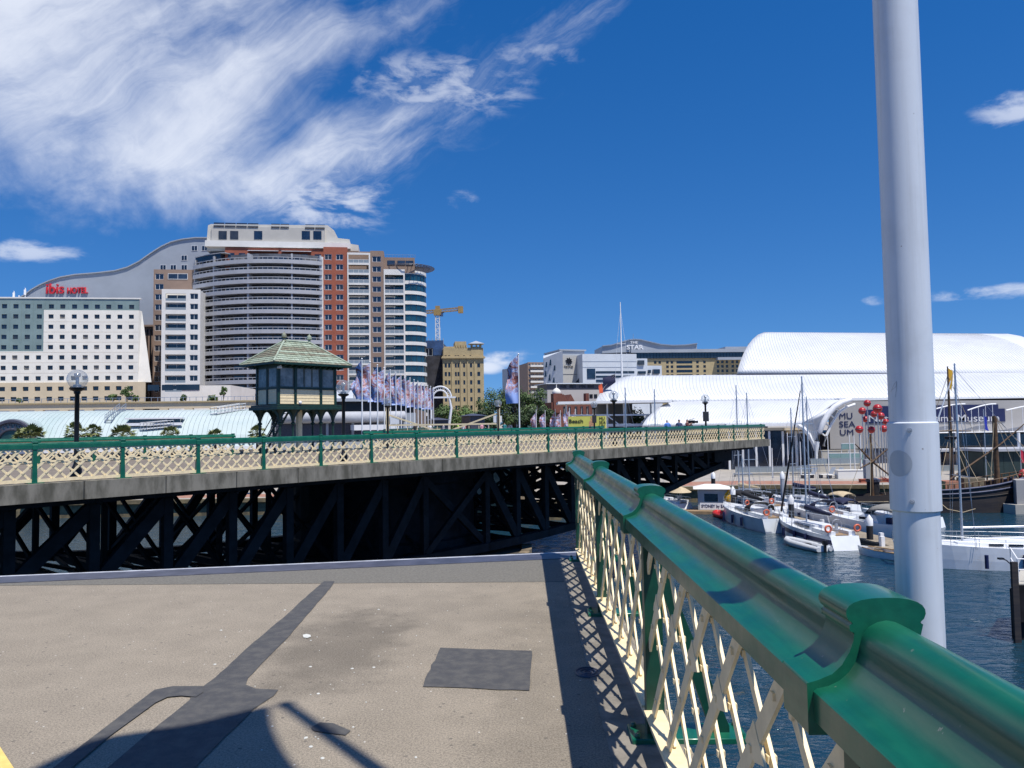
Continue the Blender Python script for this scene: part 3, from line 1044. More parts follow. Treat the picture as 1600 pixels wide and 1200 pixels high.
# little brackets below the edge, pale where the paint has worn
for s in POST_S[::1]:
    b = MB()
    b.prism([(0.36, -0.5), (2.0, -0.5), (2.0, -0.95)], s - 0.06, s + 0.06, 'x')
    b.build('bracket', M['truss'], swing)

# ---- pivot pier of rubble sandstone in the water ---------------
M['stone'] = mat('weathered sandstone', (0.26, 0.20, 0.13), 0.9, col2=(0.13, 0.105, 0.075), scale=2.5, bump=0.4, obj_rand=0.5)
M['mortar'] = mat('dark joint', (0.05, 0.042, 0.033), 0.95)
pier = thing('stone_pier', 'round rubble sandstone pivot pier under the swing span', 'pier', sw(0, WID / 2, 0))
PR = 8.2
g = MB()
g.lathe([(PR - 0.15, -11.0), (PR - 0.15, -5.47), (PR - 0.5, -5.44)], (0, 0, 0), 48, smooth=False)
g.build('core', M['mortar'], pier)
rs = random.Random(5)
zc = -9.2
row = 0
while zc < -5.4:
    hh = rs.uniform(0.34, 0.55)
    a = rs.uniform(0, 0.3)
    lo, hi = R(-178), R(8)
    a = lo + rs.uniform(0, 0.1)
    while a < hi and row < 12:
        da = rs.uniform(0.09, 0.19)
        b = MB()
        n = 3
        rr = PR + rs.uniform(-0.04, 0.10)
        top = zc + hh - 0.03 + rs.uniform(-0.03, 0.03)
        pts = [((rr + (0.05 if 0 < k < n else 0)) * math.cos(a + 0.006 + (da - 0.012) * k / n), (rr + (0.05 if 0 < k < n else 0)) * math.sin(a + 0.006 + (da - 0.012) * k / n)) for k in range(n + 1)]
        inn = [((PR - 0.5) * math.cos(a + 0.006 + (da - 0.012) * k / n), (PR - 0.5) * math.sin(a + 0.006 + (da - 0.012) * k / n)) for k in range(n, -1, -1)]
        b.prism(pts + inn, zc + 0.02, top)
        bevel(b.build('stone', M['stone'], pier), 0.05, 1)
        a += da
    zc += hh
    row += 1

# ---- control cabin on columns at the far edge -----------------
def copper_mat():
    m = mat('verdigris copper shingles', (0.3, 0.42, 0.3), 0.75)
    nt = m.node_tree
    b_ = nt.nodes['Principled BSDF']
    tc = nt.nodes.new('ShaderNodeTexCoord')
    f = noise(nt, tc.outputs['Object'], 3.2, 7, 0.7)
    f2 = noise(nt, tc.outputs['Object'], 16, 4, 0.7)
    cr = nt.nodes.new('ShaderNodeValToRGB')
    e = cr.color_ramp.elements
    e[0].position, e[0].color = 0.30, (0.13, 0.085, 0.06, 1)
    e[1].position, e[1].color = 0.72, (0.41, 0.47, 0.38, 1)
    for p_, c_ in ((0.44, (0.19, 0.17, 0.12)), (0.53, (0.25, 0.28, 0.20)), (0.63, (0.32, 0.38, 0.29))):
        k = e.new(p_)
        k.color = c_ + (1,)
    oi = nt.nodes.new('ShaderNodeObjectInfo')
    v = mnode(nt, 'ADD', mnode(nt, 'MULTIPLY', f, 0.62), mnode(nt, 'MULTIPLY', f2, 0.26))
    v = mnode(nt, 'ADD', v, mnode(nt, 'MULTIPLY', oi.outputs['Random'], 0.22))
    nt.links.new(v, cr.inputs[0])
    nt.links.new(cr.outputs[0], b_.inputs['Base Color'])
    return m


M['copper'] = copper_mat()
M['cab_green'] = mat('dark cabin green', (0.006, 0.030, 0.020), 0.45, var=0.3, scale=4)
M['cab_glass'] = mat('cabin window pane', (0.17, 0.18, 0.18), 0.12, var=0.5, scale=1.4, spec=0.7)
cab = thing('control_cabin', 'green and cream bridge control cabin with copper hip roof on columns', 'cabin', sw(-0.55, WID - 0.15), SANG)
cab.scale = (0.87, 0.92, 0.91)
CW, CD = 4.7, 2.5                     # along x (span) and y
for (x, y, w) in [(-2.2, -1.2, 1), (-1.15, -1.2, 1), (1.15, -1.2, 1), (2.2, -1.2, 1), (-2.2, 1.2, 1), (-1.1, 1.2, 1), (1.15, 1.2, 1), (2.2, 1.2, 1)]:
    c = MB()
    c.lathe([(0.16, 0.0), (0.16, 0.30), (0.10, 0.36), (0.085, 1.7), (0.09, 1.9), (0.16, 1.95), (0.16, 2.03), (0.09, 2.08), (0.09, 2.45), (0.13, 2.62), (0.26, 2.80), (0.28, 2.90)], (x, y, 0), 12)
    c.build('column', M['cab_green'], cab)
    for sg in (-1, 1):
        br = MB()
        xs_ = [(x + sg * 0.09, 2.15), (x + sg * 0.20, 2.45), (x + sg * 0.38, 2.72), (x + sg * 0.55, 2.82), (x + sg * 0.55, 2.90), (x + sg * 0.09, 2.90)]
        br.prism(xs_ if sg > 0 else xs_[::-1], y - 0.035, y + 0.035, 'y')
        br.build('bracket', M['cab_green'], cab)
c = MB()
c.box((-2.75, -1.75, 2.90), (2.75, 1.75, 3.12))
c.box((-2.65, -1.65, 3.12), (2.65, 1.65, 3.24))
bevel(c.build('floor_frame', M['cab_green'], cab), 0.02, 1)
c = MB()
c.box((-0.16, -0.4, 0), (0.16, -0.1, 2.9))
c.build('service_post', M['cream'], cab)
c = MB()
for k in range(9):
    c.box((-2.3 + 0.20 * k, 0.2, 0.25 + 0.3 * k), (-2.1 + 0.20 * k, 0.9, 0.30 + 0.3 * k))
for y in (0.2, 0.9):
    c.bar((-2.4, y, 0.1), (-0.45, y, 2.95), 0.05, 0.14)
    c.bar((-2.4, y, 1.0), (-0.6, y, 3.65), 0.04, 0.05)
c.build('ladder_stair', M['cab_green'], cab)
body = MB()
body.box((-CW / 2 + 0.10, -CD / 2 + 0.10, 3.24), (CW / 2 - 0.10, CD / 2 - 0.10, 6.05))
body.build('core', M['black'], cab)
# cream weatherboards below the sill, each board proud of the one below
for k in range(5):
    z = 3.30 + 0.195 * k
    for (a, e) in (((-CW / 2, -CD / 2), (CW / 2, -CD / 2)), ((CW / 2, CD / 2), (-CW / 2, CD / 2))):
        w_ = MB()
        y = a[1]
        sgn = -1 if y < 0 else 1
        w_.prism([(y + sgn * 0.030, z), (y + sgn * 0.012, z + 0.20), (y - sgn * 0.09, z + 0.20), (y - sgn * 0.09, z)][::(1 if sgn > 0 else -1)], -CW / 2 + 0.04, CW / 2 - 0.04, 'x')
        w_.build('weatherboard', M['cream'], cab)
    for sgn in (-1, 1):
        w_ = MB()
        x = sgn * CW / 2
        w_.prism([(x + sgn * 0.030, z), (x + sgn * 0.012, z + 0.20), (x - sgn * 0.09, z + 0.20), (x - sgn * 0.09, z)][::(-1 if sgn > 0 else 1)], -CD / 2 + 0.04, CD / 2 - 0.04, 'y')
        w_.build('weatherboard', M['cream'], cab)
fr = MB()
for x in (-CW / 2, -1.02, 1.10, CW / 2):
    for y in (-CD / 2, CD / 2):
        fr.box((x - 0.10, y - 0.08, 3.24), (x + 0.10, y + 0.08, 6.05))
for x in (-CW / 2, CW / 2):
    fr.box((x - 0.08, -0.09, 3.24), (x + 0.08, 0.09, 6.05))
for y in (-CD / 2, CD / 2):
    fr.box((-CW / 2, y - 0.07, 4.28), (CW / 2, y + 0.07, 4.42))
    fr.box((-CW / 2, y - 0.07, 5.72), (CW / 2, y + 0.07, 6.08))
for x in (-CW / 2, CW / 2):
    fr.box((x - 0.07, -CD / 2, 4.28), (x + 0.07, CD / 2, 4.42))
    fr.box((x - 0.07, -CD / 2, 5.72), (x + 0.07, CD / 2, 6.08))
fr.build('frame', M['cab_green'], cab)


def pane(x0, x1, face):
    """sash with frame and pane; face 'front'/'back' along x, 'left'/'right' along y"""
    s_ = MB()
    g_ = MB()
    t_ = 0.05
    if face in ('front', 'back'):
        y = (-CD / 2 - 0.02) * (1 if face == 'front' else -1)
        for (a0, a1, z0, z1) in ((x0, x0 + t_, 4.42, 5.72), (x1 - t_, x1, 4.42, 5.72), (x0 + t_, x1 - t_, 4.42, 4.42 + t_), (x0 + t_, x1 - t_, 5.72 - t_, 5.72)):
            s_.box((a0, y - 0.02, z0), (a1, y + 0.06, z1))
        g_.box((x0 + t_, y + 0.012, 4.42 + t_), (x1 - t_, y + 0.03, 5.72 - t_))
    else:
        x = (-CW / 2 - 0.02) * (1 if face == 'left' else -1)
        for (a0, a1, z0, z1) in ((x0, x0 + t_, 4.42, 5.72), (x1 - t_, x1, 4.42, 5.72), (x0 + t_, x1 - t_, 4.42, 4.42 + t_), (x0 + t_, x1 - t_, 5.72 - t_, 5.72)):
            s_.box((x - 0.04, a0, z0), (x + 0.04, a1, z1))
        g_.box((x - 0.01, x0 + t_, 4.42 + t_), (x + 0.015, x1 - t_, 5.72 - t_))
    w = s_.build('window', M['sash'], cab)
    g_.build('pane', M['cab_glass'], w)


M['sash'] = mat('grey green sash', (0.09, 0.11, 0.10), 0.5, var=0.2, scale=3)
for face in ('front', 'back'):
    for (x0, x1) in ((-2.25, -1.15), (-0.91, -0.28), (-0.27, 0.36), (0.37, 1.00), (1.22, 2.25)):
        pane(x0, x1, face)
for face in ('left', 'right'):
    pane(-1.16, -0.10, face)
    pane(0.10, 1.16, face)
# hip roof shingles: real courses of tiles on four slopes
EX, EY, RZ0, RZ1, RL = 3.25, 2.10, 5.98, 7.62, 1.05
rf = MB()
rf.add([(-EX, -EY, RZ0), (EX, -EY, RZ0), (EX, EY, RZ0), (-EX, EY, RZ0), (-RL, 0, RZ1), (RL, 0, RZ1)],
       [(0, 1, 5, 4), (1, 2, 5), (2, 3, 4, 5), (3, 0, 4), (3, 2, 1, 0)])
roof = rf.build('roof', M['copper'], cab)
ev = MB()
for (a, e) in (((-EX, -EY), (EX, -EY)), ((EX, -EY), (EX, EY)), ((EX, EY), (-EX, EY)), ((-EX, EY), (-EX, -EY))):
    ev.bar((a[0] * 0.99, a[1] * 0.99, RZ0 - 0.06), (e[0] * 0.99, e[1] * 0.99, RZ0 - 0.06), 0.07, 0.12)
for k in range(12):
    x = -2.6 + 5.2 * k / 11
    for sg in (-1, 1):
        ev.bar((x, sg * CD / 2, 5.75), (x, sg * (EY - 0.1), 5.90), 0.07, 0.12)
ev.build('eaves', M['cab_green'], roof)
NR = 11
for face in range(4):
    for r_ in range(NR):
        v0, v1 = r_ / NR, (r_ + 1) / NR
        def edge(v):
            if face == 0:
                return Vector((-EX + (EX - RL) * v, -EY * (1 - v), RZ0 + (RZ1 - RZ0) * v)), Vector((EX - (EX - RL) * v, -EY * (1 - v), RZ0 + (RZ1 - RZ0) * v))
            if face == 2:
                return Vector((EX - (EX - RL) * v, EY * (1 - v), RZ0 + (RZ1 - RZ0) * v)), Vector((-EX + (EX - RL) * v, EY * (1 - v), RZ0 + (RZ1 - RZ0) * v))
            if face == 1:
                return Vector((EX - (EX - RL) * v, -EY * (1 - v), RZ0 + (RZ1 - RZ0) * v)), Vector((EX - (EX - RL) * v, EY * (1 - v), RZ0 + (RZ1 - RZ0) * v))
            return Vector((-EX + (EX - RL) * v, EY * (1 - v), RZ0 + (RZ1 - RZ0) * v)), Vector((-EX + (EX - RL) * v, -EY * (1 - v), RZ0 + (RZ1 - RZ0) * v))
        a, b_ = edge(v0)
        c_, d_ = edge(v1)
        nrm = (b_ - a).cross(c_ - a).normalized()
        n = max(1, int((b_ - a).length / 0.42))
        row = MB()
        offs = 0.5 * (r_ % 2)
        ks = [0.0] + [(k + offs) / n for k in range(0 if offs else 1, n)] + [1.0]
        for k in range(len(ks) - 1):
            p0, p1 = a.lerp(b_, ks[k]), a.lerp(b_, ks[k + 1])
            q0, q1 = c_.lerp(d_, ks[k]), c_.lerp(d_, ks[k + 1])
            e = (p1 - p0) * 0.03
            lift = nrm * (0.045 + 0.012 * rs.random())
            lo_ = nrm * 0.012
            vv = [p0 + e, p1 - e, q1 - e, q0 + e, p0 + e + lift, p1 - e + lift, q1 - e + lo_, q0 + e + lo_]
            row.add(vv, [(4, 5, 6, 7), (0, 1, 5, 4), (1, 2, 6, 5), (3, 0, 4, 7)])
        row.build('shingle_row', M['copper'], roof)
hip = MB()
for (x, y) in ((-EX, -EY), (EX, -EY), (EX, EY), (-EX, EY)):
    hip.tube([(x, y, RZ0 + 0.06), (math.copysign(RL, x), 0, RZ1 + 0.06)], 0.07, 6)
hip.tube([(-RL, 0, RZ1 + 0.06), (RL, 0, RZ1 + 0.06)], 0.08, 6)
hip.build('hip_capping', M['copper'], roof)
for x in (-RL, RL):
    f_ = MB()
    f_.lathe([(0.16, RZ1), (0.10, RZ1 + 0.16), (0.09, RZ1 + 0.22), (0.19, RZ1 + 0.27), (0.20, RZ1 + 0.33), (0.16, RZ1 + 0.36), (0.17, RZ1 + 0.44), (0.12, RZ1 + 0.52), (0.04, RZ1 + 0.58), (0.02, RZ1 + 0.68)], (x, 0, 0), 14)
    f_.build('finial', M['copper'], roof)
f_ = MB()
f_.lathe([(0.16, 5.62), (0.17, 5.72), (0.12, 5.84), (0.02, 5.88)], (-CW / 2 - 0.05, -CD / 2 - 0.22, 0), 12)
f_.build('lamp', M['white'], cab)
f_ = MB()
f_.sphere((-0.9, -CD / 2 - 0.42, 3.38), 0.12, 12, 8)
f_.build('camera_dome', M['white'], cab)

# ---- globe street lamps --------------------------------------
def globe_mat():
    m = bpy.data.materials.new('clear globe')
    m.use_nodes = True
    nt = m.node_tree
    nt.nodes.clear()
    out = nt.nodes.new('ShaderNodeOutputMaterial')
    tr = nt.nodes.new('ShaderNodeBsdfTransparent')
    tr.inputs[0].default_value = (0.90, 0.92, 0.93, 1)
    gl = nt.nodes.new('ShaderNodeBsdfGlossy')
    gl.inputs['Roughness'].default_value = 0.06
    df = nt.nodes.new('ShaderNodeBsdfDiffuse')
    df.inputs[0].default_value = (0.8, 0.8, 0.8, 1)
    fr_ = nt.nodes.new('ShaderNodeLayerWeight')
    fr_.inputs[0].default_value = 0.35
    m1 = nt.nodes.new('ShaderNodeMixShader')
    m2 = nt.nodes.new('ShaderNodeMixShader')
    m1.inputs[0].default_value = 0.13
    nt.links.new(tr.outputs[0], m1.inputs[1])
    nt.links.new(df.outputs[0], m1.inputs[2])
    nt.links.new(mnode(nt, 'MULTIPLY', fr_.outputs['Facing'], 0.55), m2.inputs[0])
    nt.links.new(m1.outputs[0], m2.inputs[1])
    nt.links.new(gl.outputs[0], m2.inputs[2])
    nt.links.new(m2.outputs[0], out.inputs[0])
    return m


M['globe'] = globe_mat()
lp = MB()
lp.lathe([(0.17, 0), (0.17, 0.35), (0.11, 0.45), (0.075, 0.55), (0.07, 2.75), (0.10, 2.78), (0.10, 2.84), (0.22, 2.90), (0.24, 2.96), (0.20, 2.97)], (0, 0, 0), 14)
lpm = lp.mesh('lamp_post', M['black'])
lg = MB()
lg.sphere((0, 0, 3.24), 0.31, 24, 16)
lgm = lg.mesh('globe', M['globe'])
li = MB()
li.lathe([(0.12, 2.97), (0.12, 3.06), (0.05, 3.08), (0.05, 3.30), (0.09, 3.32), (0.10, 3.42), (0.02, 3.45)], (0, 0, 0), 12)
lim = li.mesh('lamp_holder', M['steel'])
LAMPS = [((-18.7, 0.6), 'globe street lamp standing before the pale hotel at far left'), ((-8.3, 0.6), 'globe street lamp just right of the control cabin'),
         ((6.4, 15.4), 'globe street lamp among the row of flags'), ((17.8, 15.4), 'globe street lamp beside the single tall flag'),
         ((31.2, 15.4), 'farther of the two close globe lamps before the low white canopy'), ((12.2, 0.6), 'nearer and taller of the two close globe lamps before the white canopy'),
         ((24.4, 0.6), 'globe street lamp with small signal box beside three men')]
for (s, t), lb in LAMPS:
    L = thing('street_lamp', lb, 'lamp', sw(s, t), 0, 'globe lamps on the swing span')
    link('lamp_post', lpm, L)
    link('globe', lgm, L)
    link('lamp_holder', lim, L)
    if 'signal box' in lb or 'farther' in lb:
        sb = MB()
        sb.box((-0.19, -0.24, 1.55), (0.19, 0.09, 2.28))
        bevel(sb.build('signal_box', mat('signal box', (0.03, 0.03, 0.035), 0.5), L), 0.03)

# ================================================================ water, land, approach
WZ = -8.9
def water_mat():
    m = bpy.data.materials.new('harbour water')
    m.use_nodes = True
    nt = m.node_tree
    b_ = nt.nodes['Principled BSDF']
    b_.inputs['Base Color'].default_value = (0.008, 0.034, 0.056, 1)
    b_.inputs['Roughness'].default_value = 0.03
    b_.inputs['IOR'].default_value = 1.33
    tc = nt.nodes.new('ShaderNodeTexCoord')
    mp = nt.nodes.new('ShaderNodeMapping')
    mp.inputs['Rotation'].default_value = (0, 0, R(25))
    mp.inputs['Scale'].default_value = (1, 2.2, 1)
    nt.links.new(tc.outputs['Object'], mp.inputs[0])
    n1 = noise(nt, mp.outputs[0], 0.55, 5, 0.55, 0.6)
    n2 = noise(nt, mp.outputs[0], 1.9, 3, 0.5, 0.3)
    n3 = noise(nt, tc.outputs['Object'], 0.16, 3, 0.5)
    h = mnode(nt, 'ADD', n1, mnode(nt, 'MULTIPLY', n2, 0.35))
    h = mnode(nt, 'MULTIPLY', h, mnode(nt, 'ADD', 0.5, n3))
    bn = nt.nodes.new('ShaderNodeBump')
    bn.inputs['Strength'].default_value = 1.0
    bn.inputs['Distance'].default_value = 0.25
    nt.links.new(h, bn.inputs['Height'])
    nt.links.new(bn.outputs[0], b_.inputs['Normal'])
    return m


M['water'] = water_mat()
from mathutils import noise as mnoise
w_ = MB()
GX0, GX1, GY0, GY1, GS = -34.0, 78.0, 14.0, 106.0, 0.42
nx_, ny_ = int((GX1 - GX0) / GS), int((GY1 - GY0) / GS)


def wave(x, y):
    """wind ripple on sheltered harbour water"""
    fx = min(x - GX0, GX1 - x, y - GY0, GY1 - y)
    f = max(0.0, min(1.0, fx / 6.0))
    a = 0.45 + 0.9 * max(0.0, mnoise.noise((x * 0.05, y * 0.05, 2.0)) + 0.35)
    u, v = x * 0.94 + y * 0.34, -x * 0.34 + y * 0.94
    h = mnoise.noise((u * 0.42, v * 0.85, 0.3)) * 0.085 + mnoise.noise((u * 0.95, v * 1.7, 5.3)) * 0.045
    return WZ + h * f * a


w_.add([(GX0 + GS * i, GY0 + GS * j, wave(GX0 + GS * i, GY0 + GS * j)) for i in range(nx_ + 1) for j in range(ny_ + 1)],
       [(i * (ny_ + 1) + j, (i + 1) * (ny_ + 1) + j, (i + 1) * (ny_ + 1) + j + 1, i * (ny_ + 1) + j + 1) for i in range(nx_) for j in range(ny_)], 0, True)
ex, ey = GX0 + GS * nx_, GY0 + GS * ny_
for (x0, y0, x1, y1) in ((-3000, -3000, 3000, GY0), (-3000, GY0, GX0, ey), (ex, GY0, 3000, ey), (-3000, ey, 3000, 3000)):
    w_.add([(x0, y0, WZ), (x1, y0, WZ), (x1, y1, WZ), (x0, y1, WZ)], [(0, 1, 2, 3)])
struct(w_.build('water', M['water']))
# land west of the harbour: one sheet with a vertical sea wall at its edge
GZ = -6.9
M['paving'] = mat('pale promenade paving', (0.34, 0.31, 0.27), 0.85, var=0.14, scale=0.8)
M['brick_paving'] = mat('red brick paving', (0.30, 0.13, 0.085), 0.85, col2=(0.36, 0.21, 0.15), scale=1.5)
M['seawall'] = mat('tidal sea wall stone', (0.22, 0.17, 0.09), 0.9, col2=(0.09, 0.075, 0.045), scale=0.9, bump=0.3)
shore = [(-900, 92), (-60, 92), (-22, 93), (-18, 84), (4, 84), (6, 99), (30, 101.5), (46, 99), (70, 97), (300, 96), (900, 96)]
g = MB()
n = len(shore)
g.add([(x, y, GZ) for x, y in shore] + [(900, 6000, GZ), (-900, 6000, GZ)], [tuple(range(n + 2))])
struct(g.build('ground', M['paving']))
g = MB()
for (x0, y0), (x1, y1) in zip(shore, shore[1:]):
    g.add([(x0, y0, GZ), (x1, y1, GZ), (x1, y1, WZ - 3), (x0, y0, WZ - 3)], [(3, 2, 1, 0)])
    if x0 > -100 and x1 < 310:
        a, e = Vector((x0, y0 - 0.12, GZ - 0.2)), Vector((x1, y1 - 0.12, GZ - 0.2))
        g.bar(a, e, 0.6, 0.45)
struct(g.build('sea_wall', M['seawall']))
g = MB()
g.add([(-200, 93.5, GZ + 0.004), (-23, 94.5, GZ + 0.004), (-23, 98.5, GZ + 0.004), (-200, 97.5, GZ + 0.004)], [(0, 1, 2, 3)])
g.add([(8, 100.3, GZ + 0.004), (30, 102.8, GZ + 0.004), (46, 100.4, GZ + 0.004), (46, 106, GZ + 0.004), (30, 109, GZ + 0.004), (8, 107, GZ + 0.004)], [(0, 1, 2, 3, 4, 5)])
struct(g.build('path', M['brick_paving']))

# fixed approach beyond the swing span
app = MB()
app.box((-14.9, 80.5, -0.6), (1.3, 215, -0.01))
struct(app.build('approach_deck', M['asphalt_swing']))
pr = MB()
for k, y in enumerate((86, 100, 116, 132)):
    pr = thing('stone_pier', 'sandstone pier under the far bridge approach, ' + ORD[k] + ' from the water', 'pier', (-6.8, y, GZ), 0, 'piers of the far approach')
    q = MB()
    q.box((-7.6, -1.1, -4), (7.6, 1.1, 5.2))
    q.box((-8.0, -1.4, 5.2), (8.0, 1.4, 6.29))
    q.build('shaft', M['stone'], pr)
g = MB()
for x in (-13.5, -9, -4.5, 0):
    g.box((x - 0.25, 80.8, -2.4), (x + 0.25, 214, -0.61))
struct(g.build('approach_girders', M['truss']))

# railing of the approach (same pattern, seen through the swing railing)
for (x, lb) in ((-14.6, 'far left green and cream railing of the bridge approach behind the flags'), (1.0, 'far right green and cream railing of the bridge approach behind the swing span')):
    rl = thing('bridge_railing', lb, 'railing', (x, 81, 0), R(90))
    for k in range(22):
        link('post', post_s, rl, (k * MOD, 0, 0))
        link('lattice_panel', lat, rl, (k * MOD + 0.06, 0, 0))
        link('handrail', hr, rl, (k * MOD, 0, 0))

# ---- flags on white poles --------------------------------------
fp = MB()
fp.tube([(0, 0, 0), (0, 0, 4), (0, 0, 7.75)], [0.07, 0.06, 0.045], 10)
fp.sphere((0, 0, 7.8), 0.08, 8, 6)
fpm = fp.mesh('pole', M['white'])
variants = [banner_mesh(1.15 - 0.05 * (k % 3), 3.5, 0, 20 + k, (0.95, 0.6, 1.2, 0.8, 1.35, 0.5, 1.05)[k]) for k in range(7)]
for k in range(16):
    y = 70.8 + 3.82 * k
    f = thing('flag', ORD[k] + ' printed flag from the near end of the long row left of the approach', 'flag', (-14.75, y, 0), 0, 'flags along the left side of the approach')
    link('pole', fpm, f)
    link('banner', variants[k % 7], f, (0, 0, 7.6), R(-34 + 13 * ((k * 3) % 5)))
f = thing('flag', 'single tall printed flag on a white pole right of the boom gates', 'flag', (-0.25, 68.5, 0), 0)
link('pole', fpm, f)
link('banner', banner_mesh(1.2, 4.3, 0, 33, 1.2), f, (0, 0, 7.7), R(-14))
fpl = MB().tube([(0, 0, 0), (0, 0, 11.2)], [0.09, 0.06], 8).mesh('pole', M['white'])
for k, (x, Y) in enumerate(((838, 150), (852, 158), (868, 148), (876, 165), (890, 140), (899, 152))):
    p = at_depth(x, 660, Y)
    f = thing('flag', 'small printed flag by the brick building, ' + ORD[k] + ' from the left', 'flag', (p.x, p.y, GZ), 0, 'small flags by the brick building')
    link('pole', fpl, f)
    link('banner', variants[(k + 2) % 5], f, (0, 0, 10.6), R(-20 + 8 * k))

# ---- cream boom gates across the approach -----------------------
for (x0, x1, lb) in ((-14.2, -7.9, 'left half of the cream boom gate with raking stay across the approach'), (-2.5, -8.8, 'right half of the cream boom gate with raking stay across the approach')):
    gt = thing('boom_gate', lb, 'gate', (x0, 81.6 if x1 < x0 else 81.0, 0))
    L = x1 - x0
    MB().box((-0.16, -0.16, 0), (0.16, 0.16, 3.35)).lathe([(0.2, 3.35), (0.2, 3.45), (0.06, 3.6)], (0, 0, 0), 10).build('gate_post', M['cream'], gt)
    MB().bar((0, 0, 1.62), (L, 0, 1.62), 0.14, 0.16).bar((0, 0, 0.7), (L, 0, 0.7), 0.12, 0.12).build('boom', M['cream'], gt)
    MB().bar((0, 0, 2.75), (L * 0.93, 0, 0.72), 0.13, 0.16).build('raking_stay', M['cream'], gt)
    q = MB()
    for k in range(1, 6):
        q.bar((L * k / 6, 0, 0.7), (L * k / 6, 0, 1.62), 0.07, 0.07)
    q.build('baluster', M['cream'], gt)
    MB().box((min(0.35, 0.35 + math.copysign(0.9, L)), -0.05, 1.75), (max(0.35, 0.35 + math.copysign(0.9, L)), -0.02, 2.45)).build('notice_board', M['white'], gt)

# ---- people ----------------------------------------------------
def person_mesh(name, cols, pose='stand', seed=0):
    """one continuous skinned body; cols = skin, hair, top, trousers, shoes"""
    V, E, Rr = [], [], []

    def add(p, r, par=None):
        V.append(p)
        Rr.append(r)
        if par is not None:
            E.append((par, len(V) - 1))
        return len(V) - 1
    pel = add((0, 0, 0.95), (0.155, 0.115))
    wst = add((0, 0, 1.10), (0.145, 0.105), pel)
    chs = add((0, 0.01, 1.30), (0.175, 0.12), wst)
    shl = add((0, 0.01, 1.44), (0.13, 0.095), chs)
    nck = add((0, 0.0, 1.53), (0.058, 0.058), shl)
    hd = add((0, -0.015, 1.63), (0.088, 0.10), nck)
    add((0, -0.01, 1.74), (0.070, 0.085), hd)
    for s in (-1, 1):
        hip = add((s * 0.09, 0, 0.86), (0.095, 0.095), pel)
        kn = add((s * 0.105, -0.015, 0.49), (0.062, 0.065), hip)
        an = add((s * 0.11, 0.02, 0.09), (0.045, 0.045), kn)
        add((s * 0.125, -0.13, 0.045), (0.042, 0.038), an)
        sh = add((s * 0.20, 0.01, 1.42), (0.062, 0.062), shl)
        if pose == 'film':
            el = add((s * 0.27, -0.12, 1.24), (0.048, 0.048), sh)
            wr = add((s * 0.12, -0.32, 1.42), (0.034, 0.034), el)
            add((s * 0.07, -0.38, 1.46), (0.035, 0.028), wr)
        else:
            el = add((s * 0.25, 0.02, 1.14), (0.048, 0.048), sh)
            wr = add((s * 0.25, -0.06 if seed % 2 else -0.16, 0.90), (0.034, 0.034), el)
            add((s * 0.245, -0.08 if seed % 2 else -0.2, 0.81), (0.036, 0.026), wr)
    me = bpy.data.meshes.new(name)
    me.from_pydata(V, E, [])
    o = bpy.data.objects.new(name, me)
    COL.objects.link(o)
    md = o.modifiers.new('skin', 'SKIN')
    for i, r in enumerate(Rr):
        me.skin_vertices[0].data[i].radius = r
    me.skin_vertices[0].data[0].use_root = True
    o.modifiers.new('sub', 'SUBSURF').levels = 1
    dg = bpy.context.evaluated_depsgraph_get()
    ev_ = bpy.data.meshes.new_from_object(o.evaluated_get(dg))
    bpy.data.objects.remove(o)
    for c in cols:
        ev_.materials.append(c)
    for p in ev_.polygons:
        c = p.center
        p.use_smooth = True
        if c.z > 1.68 or (c.z > 1.60 and c.y > 0.02):
            k = 1
        elif c.z > 1.50:
            k = 0
        elif c.z > 0.93 and not (abs(c.x) > 0.2 and c.z < 1.12) and not (pose == 'film' and c.y < -0.2):
            k = 2
        elif abs(c.x) > 0.19 and c.z > 0.7 or (pose == 'film' and c.y < -0.2 and c.z > 1):
            k = 0
        elif c.z > 0.11:
            k = 3
        else:
            k = 4
        p.material_index = k
    return ev_


def cloth(n, c):
    return mat(n, c, 0.8, var=0.12, scale=6)


SKIN = cloth('skin', (0.42, 0.25, 0.18))
HAIR = cloth('hair', (0.03, 0.02, 0.015))
GREYH = cloth('grey hair', (0.3, 0.29, 0.28))
NAVY = cloth('dark trousers', (0.02, 0.025, 0.04))
SHOE = cloth('shoes', (0.015, 0.013, 0.012))
TOPS = {'blue': (0.10, 0.24, 0.62), 'slate': (0.07, 0.10, 0.19), 'dark red': (0.10, 0.03, 0.035), 'white': (0.75, 0.74, 0.72), 'red': (0.5, 0.05, 0.05),
        'yellow-green': (0.50, 0.75, 0.08), 'black': (0.02, 0.02, 0.025), 'grey': (0.3, 0.3, 0.32), 'pink': (0.7, 0.35, 0.4), 'navy': (0.03, 0.05, 0.14), 'teal': (0.05, 0.3, 0.32)}


def person(lb, top, loc, rz, pose='stand', seed=0, hair=None, group=None, scale=1.0, trousers=None):
    me = person_mesh('person', [SKIN, hair or HAIR, cloth(top + ' top', TOPS[top]), trousers or NAVY, SHOE], pose, seed)
    o = link('person', me, None, loc, rz)
    o.scale = (scale, scale, scale)
    return tag(o, lb, 'person', group)


